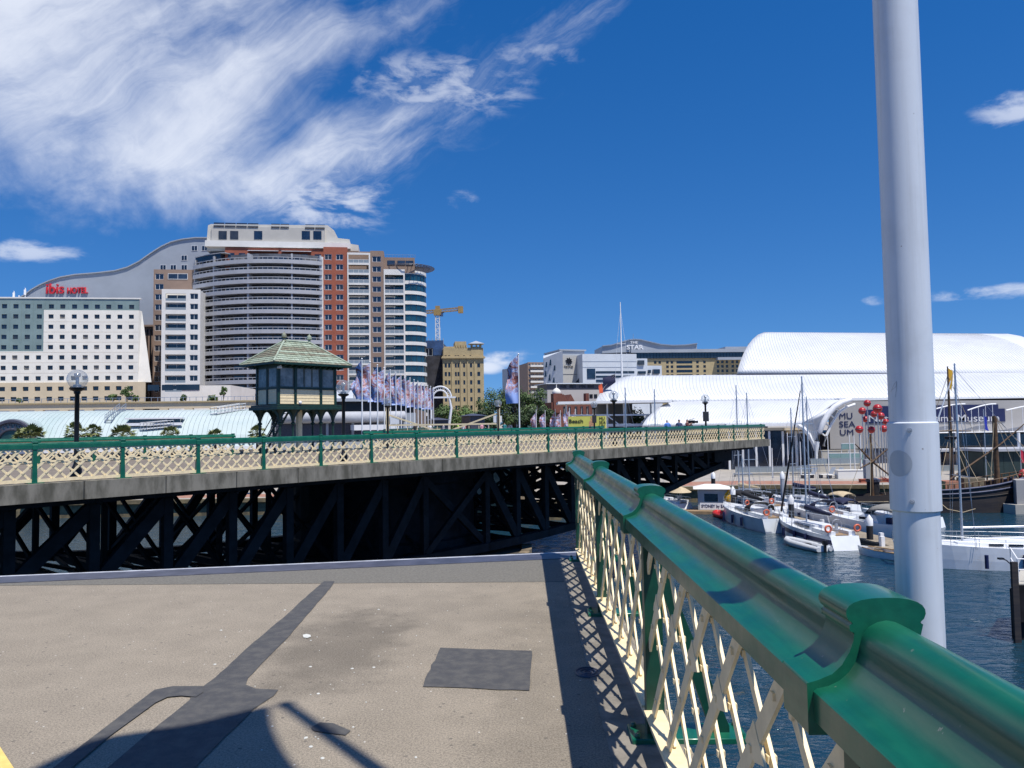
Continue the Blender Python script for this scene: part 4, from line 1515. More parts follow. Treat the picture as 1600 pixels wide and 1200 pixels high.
person('person in a bright blue shirt and pale cap at the swing span railing', 'blue', sw(20.5, 1.6, -0.012), R(200), seed=1, hair=cloth('pale cap', (0.6, 0.6, 0.58)))
person('person in a slate grey shirt between the blue shirt and the film camera', 'slate', sw(22.2, 1.6, -0.012), R(150), seed=2)
person('person in dark red behind a film camera on a tripod', 'dark red', sw(23.4, 1.6, -0.012), R(60), 'film', 3)
cp = sw(23.95, 1.5, -0.012)
tr = thing('film_camera', 'black film camera on a tripod at the swing span railing', 'camera', cp, R(-30))
for k in range(3):
    a = 2 * math.pi * k / 3
    MB().tube([(0, 0, 1.35), (0.42 * math.cos(a), 0.42 * math.sin(a), 0)], 0.022, 6).build('leg', M['black'], tr)
MB().box((-0.26, -0.09, 1.42), (0.20, 0.09, 1.66)).tube([(0.2, 0, 1.54), (0.46, 0, 1.54)], [0.075, 0.09], 12).tube([(-0.2, 0, 1.70), (0.2, 0, 1.78)], 0.02, 6).build('camera_body', M['black'], tr)
crowd = [(-11.6, 97, 'white'), (-9.4, 92, 'grey'), (-8.6, 103, 'yellow-green'), (-7.3, 96, 'red'), (-6.9, 90, 'white'), (-5.2, 99, 'pink'), (-4.1, 93, 'navy'), (-3.2, 102, 'white'), (-2.2, 95, 'teal'), (-12.7, 91, 'black')]
crowd.sort(key=lambda c: c[0] / c[1])
for k, (x, y, tp) in enumerate(crowd):
    person('person in a %s top walking on the bridge approach, %s from the left' % (tp, ORD[k]), tp, (x, y, -0.01), R(37 * k), seed=k, group='people walking on the far approach')

# ================================================================ buildings west of the water
class Facade:
    """vertical facade plane through two picture columns at real depths; local x along it, y into the building, z up from the ground"""

    def __init__(s, xL, YL, xR, YR, z0=None):
        s.z0 = GZ if z0 is None else z0
        a, b_ = at_depth(xL, 660, YL), at_depth(xR, 660, YR)
        s.o = Vector((a.x, a.y, s.z0))
        dd = Vector((b_.x - a.x, b_.y - a.y, 0))
        s.L = dd.length
        s.ang = math.atan2(dd.y, dd.x)
        s.d = dd.normalized()
        s.n = Vector((-s.d.y, s.d.x, 0))

    def uz(s, x, y, off=0.0):
        dd = ray(x, y)
        t = (s.o + s.n * off - EYE).dot(s.n) / dd.dot(s.n)
        p = EYE + dd * t - s.o
        return p.dot(s.d), p.z

    def u(s, x, y=600, off=0.0):
        return s.uz(x, y, off)[0]

    def z(s, y, x, off=0.0):
        return s.uz(x, y, off)[1]

    def root(s, name, label, cat):
        return thing(name, label, cat, s.o, s.ang)


def wall_grid(mb, u0, u1, z0, z1, cols, rows, y0=0.0, t=0.4, mi=0):
    """wall skin with real openings at cols x rows"""
    rows = sorted(rows)
    cols = sorted(cols)
    z = z0
    for (a, b_) in rows + [(z1, z1)]:
        if a - z > 1e-3:
            mb.box((u0, y0, z), (u1, y0 + t, a), mi)
        if b_ > a:
            u = u0
            for (c, d_) in cols + [(u1, u1)]:
                if c - u > 1e-3:
                    mb.box((u, y0, a), (c, y0 + t, b_), mi)
                u = d_
        z = b_


def window_meshes(w, h, frame, glass, t=0.08, mull=True, sill=None):
    f = MB()
    f.box((0, 0, 0), (t, 0.10, h)).box((w - t, 0, 0), (w, 0.10, h)).box((t, 0, 0), (w - t, 0.10, t)).box((t, 0, h - t), (w - t, 0.10, h))
    if mull:
        f.box((w * 0.5 - t / 2, 0.01, t), (w * 0.5 + t / 2, 0.09, h - t))
    if sill:
        f.box((-0.12, -0.16, -0.16), (w + 0.12, 0.04, -0.01))
    g_ = MB().box((t, 0.04, t), (w - t, 0.07, h - t))
    return f.mesh('window', frame), g_.mesh('pane', glass)


GL = []
for k, (c, r) in enumerate((((0.010, 0.014, 0.022), 0.05), ((0.02, 0.03, 0.05), 0.08), ((0.035, 0.035, 0.035), 0.15), ((0.012, 0.022, 0.045), 0.04), ((0.22, 0.20, 0.17), 0.35))):
    GL.append(mat('window glass %d' % k, c, r, var=0.5, scale=0.35, spec=0.9))
M['hotel_cream'] = mat('hotel cream panel', (0.80, 0.765, 0.68), 0.8, var=0.05, scale=0.3)
M['hotel_sand'] = mat('hotel sand panel', (0.62, 0.51, 0.35), 0.8, var=0.06, scale=0.3)
M['hotel_green'] = mat('grey green glass cladding', (0.215, 0.285, 0.27), 0.28, var=0.12, scale=0.2, spec=0.6)
M['grey_metal'] = mat('grey metal cladding', (0.34, 0.37, 0.41), 0.5, var=0.06, scale=0.15)
M['white_wall'] = mat('off white render', (0.72, 0.70, 0.655), 0.75, var=0.04, scale=0.4)
M['red_brick'] = mat('red brick facing', (0.32, 0.095, 0.055), 0.85, var=0.10, scale=0.8)
M['brown_wall'] = mat('brown render', (0.27, 0.19, 0.145), 0.85, var=0.06, scale=0.5)
M['balcony'] = mat('pale balcony concrete', (0.385, 0.395, 0.42), 0.7, var=0.06, scale=0.3)
M['theatre0'] = mat('warm grey render', (0.46, 0.44, 0.40), 0.8, var=0.05, scale=0.3)
M['theatre1'] = mat('pale cream render', (0.56, 0.535, 0.48), 0.8, var=0.05, scale=0.3)
M['tan_stone'] = mat('tan masonry', (0.42, 0.335, 0.19), 0.85, var=0.09, scale=0.6)
M['frame_w'] = mat('white window frame', (0.7, 0.7, 0.7), 0.5)
M['frame_d'] = mat('dark window frame', (0.05, 0.05, 0.055), 0.5)
M['letter_red'] = mat('red sign letters', (0.60, 0.03, 0.04), 0.4)
M['balu_glass'] = mat('balustrade glass', (0.25, 0.29, 0.31), 0.12, spec=0.7)
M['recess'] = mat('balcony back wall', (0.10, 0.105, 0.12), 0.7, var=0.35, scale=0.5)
rw = random.Random(3)


def text_mesh(body, h, m, depth=0.15, spacing=1.0, bold=0.0):
    cu = bpy.data.curves.new('lettering', 'FONT')
    cu.body = body
    cu.size = h / 0.72
    cu.extrude = depth / 2
    cu.space_character = spacing
    cu.offset = bold
    o = bpy.data.objects.new('tmp', cu)
    COL.objects.link(o)
    dg = bpy.context.evaluated_depsgraph_get()
    me = bpy.data.meshes.new_from_object(o.evaluated_get(dg))
    bpy.data.objects.remove(o)
    me.materials.clear()
    me.materials.append(m)
    for p in me.polygons:
        p.material_index = 0
    return me


def put_text(body, fc, x0, ybase, x1, ytop, m, parent, off=-0.2, depth=0.15, bold=0.0):
    """letters filling the picture box (x0..x1, ytop..ybase) on a facade plane"""
    u0, z0 = fc.uz(x0, ybase)
    u1, z1 = fc.uz(x1, ytop)
    me = text_mesh(body, z1 - z0, m, depth, 1.0, bold)
    xs_ = [v.co.x for v in me.vertices]
    ys_ = [v.co.y for v in me.vertices]
    me.transform(Matrix.Translation((-min(xs_), -max(min(ys_), 0) if min(ys_) > 0 else 0, 0)))
    o = link('lettering', me, parent, (u0, off, z0))
    o.rotation_euler = (R(90), 0, 0)
    o.scale = ((u1 - u0) / max(max(xs_) - min(xs_), 0.01), (z1 - z0) / max(max(ys_) - max(min(ys_), 0), 0.01), 1)
    return o


# ---- pale hotel with green glass top ----------------------------
fc = Facade(-60, 212, 222, 219)
ho = fc.root('hotel', 'cream hotel block with small square windows and green glass top', 'building')
xcols = [-49, -31, -13, 5, 23, 41.6, 60, 78.6, 96.5, 115, 133, 150.7, 168.6, 186.5, 204.5]
yrows = [478.9, 494.6, 510.6, 526.4, 542.4, 558.4, 574.4, 590.8, 607.2, 622.9]
cu_ = [fc.u(x, 560) for x in xcols]
rz_ = [fc.z(y, 110) for y in yrows]
ww, wh = 1.36, 1.22
uL, uR = 0.0, fc.u(216, 560)
ztop, zgl = fc.z(466, 110), fc.z(484.5, 110)
zl = fc.z(549, 40)
usplit = fc.u(68, 520)
def cc(lo, hi):
    return [(c - ww / 2, c + ww / 2) for c in cu_ if lo < c - ww / 2 and c + ww / 2 < hi]
def rr_(lo, hi):
    return [(z - wh / 2, z + wh / 2) for z in rz_ if lo < z - wh / 2 and z + wh / 2 < hi]
zs1 = fc.z(597.5, 110)
w_ = MB()
wall_grid(w_, uL, uR, zs1, zl, cc(uL, uR), rr_(zs1, zl))
wall_grid(w_, usplit, uR, zl, zgl, cc(usplit, uR), rr_(zl, zgl))
w_.build('wall', M['hotel_cream'], ho)
# thin panel joints standing back: dark recessed strips are real grooves between raised panels
w_ = MB()
for z in [(rz_[i] + rz_[i + 1]) / 2 for i in range(1, 7)]:
    w_.box((usplit if z > zl else uL, -0.02, z - 0.05), (uR, 0.0, z - 0.01))
w_.build('panel_joint', M['hotel_sand'], ho)
w_ = MB()
zb0 = fc.z(633, 110)
wall_grid(w_, uL, uR + 2, zb0, zs1, [(c - 0.75, c + 0.75) for c in cu_], rr_(zb0, zs1), -0.3, 0.7)
w_.build('base_wall', M['hotel_sand'], ho)
w_ = MB()
wall_grid(w_, uL, usplit, zl, zgl, cc(uL, usplit), rr_(zl, zgl), 0.15, 0.4)
wall_grid(w_, uL, uR, zgl, ztop, cc(uL, uR), rr_(zgl, ztop), 0.15, 0.4)
for c in cu_:
    w_.box((c - 1.62, 0.10, zgl), (c - 1.58, 0.15, ztop))
    if c < usplit - 1:
        w_.box((c - 1.62, 0.10, zl), (c - 1.58, 0.15, zgl))
w_.build('glass_cladding', M['hotel_green'], ho)
w_ = MB()
w_.prism([(uL, 0.55), (uR, 0.55), (uR - 15, 26), (uL, 26)], -2, ztop - 0.15)
w_.build('core', M['hotel_cream'], ho)
# flared right flank
w_ = MB()
zf = fc.z(596, 225)
uf = fc.u(234, 596)
w_.add([(uR, 0, zs1), (uf, 1.5, zs1), (uR + 0.4, 1.5, zgl), (uR, 0, zgl), (uR - 6, 10, zs1), (uf - 6, 10, zs1), (uR - 5.6, 10, zgl), (uR - 6, 10, zgl)],
       [(0, 1, 2, 3), (1, 5, 6, 2), (3, 2, 6, 7), (5, 4, 7, 6)])
w_.build('flared_flank', M['hotel_cream'], ho)
w_ = MB()
w_.box((uL, -0.05, ztop - 0.15), (uR + 0.5, 1.0, ztop + 0.25))
w_.build('roof_edge', M['white_wall'], ho)
wm = {}
for gi in range(5):
    wm[gi] = window_meshes(ww, wh, M['frame_d'], GL[gi], 0.07)
wmb = window_meshes(1.5, wh, M['frame_d'], GL[0], 0.07)
for c in cu_:
    for i, z in enumerate(rz_):
        fm, gm = wm[rw.choice((0, 0, 0, 1, 2, 2, 3, 3, 4))]
        y = 0.22 if not (z > zgl or (z > zl and c < usplit)) else 0.30
        if i >= 8:
            fm, gm = wmb
            y = 0.0
        q = link('window', fm, ho, (c - (ww if i < 8 else 1.5) / 2, y, z - wh / 2))
        link('pane', gm, q)
an = MB()
for (x, h) in ((5, 449), (13, 456), (23, 444), (9, 460), (27, 459)):
    u = fc.u(x, 460)
    an.tube([(u, 6, ztop), (u, 6, fc.z(h, x))], 0.12, 5)
    an.box((u - 0.25, 5.7, fc.z(h, x) - 2.0), (u + 0.25, 6.0, fc.z(h, x) - 0.5))
an.build('antenna', M['white'], ho)

# ---- grey wave-roofed building behind -----------------------------
fc = Facade(30, 252, 370, 252)
wv = fc.root('hotel', 'grey metal clad building with a wave shaped roofline behind the cream hotel', 'building')
sil = [(30, 466), (38, 462), (50, 453), (62, 446), (78, 439), (95, 433.5), (118, 429.5), (150, 427), (180, 423.5), (200, 418), (218, 409), (235, 397), (252, 386), (268, 378.5), (285, 374.5), (305, 372),
       (325, 372), (345, 375), (362, 381)]
top = [fc.uz(x, y) for x, y in sil]
poly = [(top[0][0], -1)] + [(top[-1][0], -1)] + top[::-1]
MB().prism(poly, 0, 14, 'y').build('body', M['grey_metal'], wv)
cop = MB()
for a, b_ in zip(top, top[1:]):
    cop.bar((a[0], -0.2, a[1] + 0.1), (b_[0], -0.2, b_[1] + 0.1), 0.5, 0.35)
cop.build('roof_capping', M['grey_metal'], wv)
fm, gm = window_meshes(2.0, 1.8, M['frame_w'], GL[3], 0.1)
fpo = MB().box((-0.1, -0.05, -0.1), (2.1, 0.0, 1.9)).mesh('window_surround', M['frame_w'])
for (x, y) in ((304, 388), (320, 388), (337, 388), (288, 403), (255, 418), (271, 418), (288, 418), (352, 388)):
    u, z = fc.uz(x, y)
    q = link('window', fm, wv, (u - 1.0, -0.12, z - 0.9))
    link('pane', gm, q)
put_text('ibis', fc, 73, 459, 101, 443, M['letter_red'], wv, -0.3, 0.5, 0.045)
put_text('HOTEL', fc, 106, 459, 138, 449, M['letter_red'], wv, -0.3, 0.5, 0.03)
# dark slot between the blocks
fc2 = Facade(215, 248, 245, 248)
sl = fc2.root('building', 'narrow dark recessed building between cream hotel and brown block', 'building')
q = MB()
q.box((0, 0, 0), (fc2.L, 8, fc2.z(508, 230)))
q.box((0.5, -1.0, fc2.z(508, 230) - 0.6), (fc2.L, 0.0, fc2.z(508, 230)))
q.build('wall', M['brown_wall'], sl)
q = MB()
for k in range(5):
    q.box((fc2.L * (0.1 + 0.18 * k), -0.4, 2), (fc2.L * (0.14 + 0.18 * k), -0.02, fc2.z(515, 230)))
q.build('fin', M['black'], sl)

# ---- brown block and white balcony block --------------------------
fc = Facade(238, 233, 312, 235)
bk = fc.root('apartment_building', 'brown apartment block rising behind the white balcony block', 'building')
zt = fc.z(421, 260)
rows = [fc.z(432 + 16 * k, 247) for k in range(12)]
q = MB()
c1 = [(fc.u(242, 500), fc.u(255, 500)), (fc.u(262, 500), fc.u(293, 500))]
wall_grid(q, 0, fc.L, -1, zt, c1[:1] , [(r - 0.9, r + 0.9) for r in rows])
q.build('wall', M['brown_wall'], bk)
MB().box((0, 0.5, -1), (fc.L, 16, zt - 0.2)).build('core', M['brown_wall'], bk)
wd = c1[0][1] - c1[0][0]
fm, gm = window_meshes(wd, 1.8, M['frame_w'], GL[3], 0.10)
for r in rows:
    q = link('window', fm, bk, (c1[0][0], 0.15, r - 0.9))
    link('pane', gm, q)
fm2, gm2 = window_meshes(c1[1][1] - c1[1][0], 1.8, M['frame_w'], GL[1], 0.12)
q = link('window', fm2, bk, (c1[1][0], -0.12, fc.z(432, 277) - 0.9))
link('pane', gm2, q)

fc = Facade(251, 222, 312, 224)
wb = fc.root('apartment_building', 'white apartment block with stacked balconies beside the curved tower', 'building')
zt = fc.z(452, 280)
bal = (fc.u(258, 540), fc.u(290, 540))
win = (fc.u(296.5, 540), fc.u(309, 540))
ry = [464, 478, 496, 510, 528, 541, 559, 574, 592, 606]
q = MB()
wall_grid(q, 0, bal[1] + 0.5, fc.z(617, 280), zt, [bal], [(fc.z(y, 275) - 1.15, fc.z(y, 275) + 1.0) for y in ry], 0, 0.5)
ry2 = [463 + 16 * k for k in range(10)]
wall_grid(q, bal[1] + 0.5, fc.L, fc.z(617, 280), zt, [win], [(fc.z(y, 303) - 0.85, fc.z(y, 303) + 0.85) for y in ry2], 0, 0.5)
q.box((0, 0, -1), (fc.L, 0.5, fc.z(617, 280)))
q.build('wall', M['white_wall'], wb)
MB().box((0, 1.9, -1), (fc.L, 18, zt - 0.2)).box((bal[1] + 0.3, 0.5, -1), (fc.L, 1.9, zt - 0.2)).box((0, 0.5, -1), (bal[0] - 0.3, 1.9, zt - 0.2)).build('core', M['white_wall'], wb)
fm, gm = window_meshes(bal[1] - bal[0], 2.0, M['frame_w'], GL[0], 0.10)
rb = MB()
L = bal[1] - bal[0]
rb.box((0, 0.05, 0), (L, 0.09, 0.75))
rbm = rb.mesh('balustrade', M['balu_glass'])
for y in ry:
    z = fc.z(y, 275)
    q = link('window', fm, wb, (bal[0], 1.75, z - 1.1))
    link('pane', gm, q)
    link('balustrade', rbm, wb, (bal[0], 0, z - 1.15))
fm, gm = window_meshes(win[1] - win[0], 1.7, M['frame_w'], GL[0], 0.10)
for y in ry2:
    q = link('window', fm, wb, (win[0], 0.2, fc.z(y, 303) - 0.85))
    link('pane', gm, q)

# ---- tall tower: curved balconies, brick, cream and glass bays ------
tw = thing('apartment_tower', 'tall tower of curved pale balconies, red brick, cream bays and a rounded blue glass end', 'building', (0, 0, 0))
FL = 15.7                                             # storey in picture pixels at this depth
fc = Facade(504, 232, 640, 236)


def local(fc_, m, name, mats, parent=tw):
    return m.build(name, mats, parent, fc_.o, fc_.ang)


# curved balcony block: arc in plan between two columns
pa, pb_ = at_depth(300, 660, 234), at_depth(504, 660, 231)
pa, pb_ = Vector((pa.x, pa.y, 0)), Vector((pb_.x, pb_.y, 0))
chord = pb_ - pa
cn = Vector((chord.y, -chord.x, 0)).normalized()      # towards the viewer
if cn.y > 0:
    cn = -cn
BUL = 6.5


def arc(u, off=0.0):
    """plan point on the balcony front"""
    p = pa + chord * u + cn * (BUL * (1 - (2 * u - 1) ** 2))
    tg = (chord + cn * (BUL * -4 * (2 * u - 1))).normalized()
    nn_ = Vector((tg.y, -tg.x, 0))
    if nn_.dot(cn) < 0:
        nn_ = -nn_
    return p - nn_ * off


def arc_band(m, off0, off1, z0, z1, u0=0.0, u1=1.0, n=28, mi=0):
    for i in range(n):
        a, b_ = u0 + (u1 - u0) * i / n, u0 + (u1 - u0) * (i + 1) / n
        f0, f1, k1, k0 = arc(a, off0), arc(b_, off0), arc(b_, off1), arc(a, off1)
        vs_ = [(p.x, p.y, z) for z in (z0, z1) for p in (f0, f1, k1, k0)]
        fs = [(0, 1, 5, 4), (2, 3, 7, 6), (4, 5, 6, 7), (3, 2, 1, 0)]
        if i == 0:
            fs.append((3, 0, 4, 7))
        if i == n - 1:
            fs.append((1, 2, 6, 5))
        m.add(vs_, fs, mi)


mid = at_depth(402, 660, 226)
def ztow(y, x=402, Y=226):
    return at_depth(x, y, Y).z


zfl = [ztow(401 + FL * k) for k in range(14)]           # balcony rail heights, top to bottom
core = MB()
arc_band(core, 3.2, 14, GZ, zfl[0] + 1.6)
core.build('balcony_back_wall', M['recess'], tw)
for k, z in enumerate(zfl):
    s_ = MB()
    arc_band(s_, 0.0, 3.2, z - 1.75, z - 1.55)
    arc_band(s_, -0.06, 0.18, z - 1.9, z - 0.72)
    fl_ = s_.build('balcony', M['balcony'], tw)
    r_ = MB()
    arc_band(r_, 0.0, 0.12, z - 0.14, z + 0.04)
    for i in range(29):
        p = arc(i / 28, 0.06)
        r_.box((p.x - 0.05, p.y - 0.05, z - 0.72), (p.x + 0.05, p.y + 0.05, z - 0.14))
    r_.build('handrail', M['balcony'], fl_)
    # glazing and party walls behind the balcony
    for i in range(9):
        u0, u1 = (i + 0.08) / 9, (i + 0.92) / 9
        g_ = MB()
        arc_band(g_, 3.08, 3.18, z - 1.5, z + 0.75, u0, u1, 3)
        g_.build('window', GL[rw.choice((0, 0, 1, 2, 3, 4))], tw)
    for u in (0.0, 0.2, 0.49, 0.80, 0.985):
        p_ = MB()
        arc_band(p_, 0.3, 3.2, z - 1.55, z + 1.15, u, u + 0.012, 1)
        p_.build('party_wall', M['balcony'], fl_)
# upper sunroom at left top and roof slab
s_ = MB()
arc_band(s_, 0.8, 3.2, zfl[0] + 0.0, zfl[0] + 1.9, 0.0, 0.26, 8)
s_.build('sunroom', M['glass'], tw)
s_ = MB()
arc_band(s_, 0.6, 6, zfl[0] + 1.9, zfl[0] + 2.1, 0.0, 0.3, 8)
s_.build('sunroom_roof', M['balcony'], tw)
# white end pier
q = MB()
zt = fc.z(402, 503)
q.box((fc.u(500, 500), -0.8, -1), (fc.u(505.5, 500), 3, zt))
local(fc, q, 'end_pier', M['white_wall'])
# red brick bay with two window columns
u0, u1 = fc.u(505.5, 500), fc.u(543, 500)
zt = fc.z(386, 524)
rowsy = [401.5 + FL * k for k in range(14)]
cols = [(fc.u(x - 5.6, 500), fc.u(x + 5.6, 500)) for x in (511.5 + 1.5, 531)]
q = MB()
wall_grid(q, u0, u1, -1, zt, cols, [(fc.z(y, 524) - 0.85, fc.z(y, 524) + 0.85) for y in rowsy], 0, 0.5)
local(fc, q, 'brick_wall', M['red_brick'])
q = MB()
q.box((u0, 0.5, -1), (u1, 14, zt - 0.05))
local(fc, q, 'brick_core', M['red_brick'])
fm, gm = window_meshes(cols[0][1] - cols[0][0], 1.7, M['frame_w'], GL[3], 0.10, True, True)
fm1, gm1 = window_meshes(cols[0][1] - cols[0][0], 1.7, M['frame_w'], GL[2], 0.10, True, True)
def put_local(fc_, name, me, x, y, z, parent=tw):
    p = fc_.o + fc_.d * x + fc_.n * y
    return link(name, me, parent, (p.x, p.y, fc_.o.z + z), fc_.ang)
for y in rowsy:
    for c in cols:
        z = fc.z(y, 524)
        f_, g_ = rw.choice(((fm, gm), (fm1, gm1)))
        q = put_local(fc, 'window', f_, c[0], 0.16, z - 0.85)
        link('pane', g_, q)
# brick storey behind the top curved balcony, with white awning strips
q = MB()
ub = fc.u(348, 390)
q.box((ub, 3.0, fc.z(420, 450)), (u0, 14, zt))
local(fc, q, 'brick_wall', M['red_brick'])
for (xa, xb) in ((385, 433), (438, 485)):
    q = MB()
    q.add([(fc.u(xa, 390), 2.99, fc.z(388.5, 430)), (fc.u(xb, 390), 2.99, fc.z(388.5, 430)), (fc.u(xb, 390), 1.0, fc.z(391, 430)), (fc.u(xa, 390), 1.0, fc.z(391, 430))], [(0, 3, 2, 1)])
    solidify(local(fc, q, 'awning', M['white']), 0.12)
for x in (358, 375, 398, 412, 426, 446, 460, 474, 495):
    q = MB()
    q.box((fc.u(x - 5, 395), 2.9, fc.z(400.5, 430)), (fc.u(x + 5, 395), 2.99, fc.z(393, 430)))
    local(fc, q, 'window', GL[rw.choice((0, 1, 3))])


def bay(xa, xb, y_top, y_bot, m, kind, x_ref):
    """vertical bay of storeys: 'balcony' or 'window'"""
    a, b_ = fc.u(xa, 500), fc.u(xb, 500)
    zt_ = fc.z(y_top, x_ref)
    rws = [fc.z(405 + FL * k, x_ref) for k in range(14) if 405 + FL * k - 6 > y_top]
    L_ = b_ - a
    q_ = MB()
    if kind == 'balcony':
        wall_grid(q_, a, b_, -1, zt_, [(a + 0.35, b_ - 0.45)], [(r - 1.15, r + 1.35) for r in rws], -0.25, 0.5)
        local(fc, q_, 'bay_frame', m)
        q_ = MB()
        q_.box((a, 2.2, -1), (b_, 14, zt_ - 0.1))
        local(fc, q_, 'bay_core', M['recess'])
        sides = MB()
        sides.box((a, 0.25, -1), (a + 0.3, 2.2, zt_ - 0.1)).box((b_ - 0.3, 0.25, -1), (b_, 2.2, zt_ - 0.1))
        local(fc, sides, 'bay_side', m)
        fm_, gm_ = window_meshes(L_ - 0.8, 2.3, M['frame_w'], GL[0], 0.10)
        fm3, gm3 = window_meshes(L_ - 0.8, 2.3, M['frame_w'], GL[2], 0.10)
        ra = MB()
        ra.box((0.35, -0.16, 0.95), (L_ - 0.45, -0.06, 1.05))
        ra.box((0.35, -0.14, 0.0), (L_ - 0.45, -0.08, 0.95), 1)
        for k in range(1, 4):
            ra.box((0.35 + (L_ - 0.8) * k / 4 - 0.04, -0.17, 0), (0.35 + (L_ - 0.8) * k / 4 + 0.04, -0.145, 0.95))
        rm = ra.mesh('balustrade', [M['white_wall'], M['balu_glass']])
        for r in rws:
            f_, g_ = rw.choice(((fm_, gm_), (fm3, gm3)))
            w__ = put_local(fc, 'window', f_, a + 0.35, 2.0, r - 1.13)
            link('pane', g_, w__)
            put_local(fc, 'balustrade', rm, a, 0, r - 1.15)
    else:
        c = (a + L_ * 0.16, b_ - L_ * 0.2)
        wall_grid(q_, a, b_, -1, zt_, [c], [(r - 0.9, r + 0.9) for r in rws], -0.1, 0.5)
        local(fc, q_, 'bay_wall', m)
        q_ = MB()
        q_.box((a, 0.4, -1), (b_, 14, zt_ - 0.1))
        local(fc, q_, 'bay_core', m)
        fm_, gm_ = window_meshes(c[1] - c[0], 1.8, M['frame_w'], GL[3], 0.11)
        for r in rws:
            w__ = put_local(fc, 'window', fm_, c[0], 0.08, r - 0.9)
            link('pane', gm_, w__)


bay(543, 579, 395, 640, M['white_wall'], 'balcony', 560)
bay(579, 600, 392, 640, M['brown_wall'], 'window', 590)
bay(600, 633, 421, 640, M['white_wall'], 'balcony', 616)
q = MB()
q.box((fc.u(543, 400), 1, fc.z(420, 570)), (fc.u(600, 400), 14, fc.z(392, 570)))
q.box((fc.u(600, 400), 1.2, fc.z(425, 620)), (fc.u(648, 400), 14, fc.z(401, 620)))
local(fc, q, 'roof_storey', M['brown_wall'])
for x in (611, 627, 640):
    q = MB()
    q.box((fc.u(x - 6, 410), 1.05, fc.z(413, 620)), (fc.u(x + 6, 410), 1.19, fc.z(406, 620)))
    local(fc, q, 'window', GL[1])
# rounded blue glass end
ec = at_depth(640, 660, 245)
ER = 5.9
ec = Vector((at_depth(638, 660, 243).x + 0.1, 243, 0))
ecx = at_depth(668, 660, 243).x - ER
for k in range(15):
    zc_ = ztow(425 + FL * k, 650, 240)
    zn = ztow(425 + FL * (k + 1), 650, 240)
    bnd = MB()
    def plan(r):
        pts = [(ecx - 6.6, 243 - r), ]
        pts += [(ecx + r * math.cos(a), 243 + r * math.sin(a)) for a in [R(-90 + 180 * i / 14) for i in range(15)]]
        pts += [(ecx - 6.6, 243 + r)]
        return pts
    bnd.prism(plan(ER), zc_ - 1.05, zc_)
    bnd.build('white_band', M['white_wall'], tw)
    gb = MB()
    gb.prism(plan(ER - 0.25), zn, zc_ - 1.05)
    go = gb.build('glass_band', M['glass_blue'], tw)
    mu = MB()
    for a in range(-90, 80, 18):
        x_, y_ = ecx + (ER - 0.24) * math.cos(R(a)), 243 + (ER - 0.24) * math.sin(R(a))
        mu.box((x_ - 0.05, y_ - 0.05, zn), (x_ + 0.05, y_ + 0.05, zc_ - 1.05))
    mu.build('mullion', M['frame_d'], go)
# roof shade and rails
q = MB()
for k in range(14):
    a = R(-80 + 10 * k)
    q.bar((ecx, 243, ztow(424, 655, 243) + 0.6), (ecx + 8.6 * math.cos(a), 243 + 8.6 * math.sin(a), ztow(421, 655, 243) + 0.2), 0.15, 0.22)
for r in (5.2, 7.0, 8.4):
    q.torus((ecx, 243, ztow(422, 655, 243) + 0.4), r, 0.12, 24, 5)
q.build('roof_shade', M['darksteel'], tw)
q = MB()
for x in range(605, 650, 4):
    q.tube([(fc.u(x, 400), 1.3, fc.z(402, 620)), (fc.u(x, 400), 1.3, fc.z(396.5, 620))], 0.05, 4)
q.bar((fc.u(602, 400), 1.3, fc.z(396.5, 620)), (fc.u(650, 400), 1.3, fc.z(396.5, 620)), 0.06, 0.08)
local(fc, q, 'roof_rail', M['steel'])
# penthouse with solar panels
ph = MB()
pts = [(323, 376), (325, 352), (330, 350), (512, 352), (522, 360), (528, 372), (546, 374), (548, 381), (560, 383), (560, 392), (323, 392)]
pl = [fc.uz(x, y, 4.0) for x, y in pts]
ph.prism(pl[::-1], 4.0, 16, 'y')
local(fc, ph, 'penthouse', M['theatre1'])
ph = MB()
ph.box((fc.u(331, 365, 4), 3.4, fc.z(378, 430, 4)), (fc.u(508, 365, 4), 4.0, fc.z(356, 430, 4)))
local(fc, ph, 'penthouse_front', M['theatre0'])
ph = MB()
ph.box((fc.u(322, 380, 4), 2.6, fc.z(388, 430, 4)), (fc.u(548, 380, 4), 4.0, fc.z(379, 430, 4)))
local(fc, ph, 'terrace_parapet', M['white_wall'])
for x in (348, 366, 403.5, 478, 496):
    q = MB()
    q.box((fc.u(x - 6.4, 367, 3.4), 3.3, fc.z(374, x, 3.4)), (fc.u(x + 6.4, 367, 3.4), 3.39, fc.z(361, x, 3.4)))
    local(fc, q, 'window', GL[3] if x > 380 else GL[2])
for (xa, xb) in ((333, 404), (423, 452), (476, 508)):
    n = 4 if xb - xa > 40 else 2
    for k in range(n):
        x0, x1 = xa + (xb - xa) * k / n + 0.6, xa + (xb - xa) * (k + 1) / n - 0.6
        q = MB()
        q.add([(fc.u(x0, 352, 3.2), 3.2, fc.z(355.5, 420, 3.2)), (fc.u(x1, 352, 3.2), 3.2, fc.z(355.5, 420, 3.2)), (fc.u(x1, 352, 5.5), 6.0, fc.z(349, 420, 5.5)), (fc.u(x0, 352, 5.5), 6.0, fc.z(349, 420, 5.5))], [(0, 1, 2, 3)])
        solidify(local(fc, q, 'solar_panel', M['glass']), 0.15)

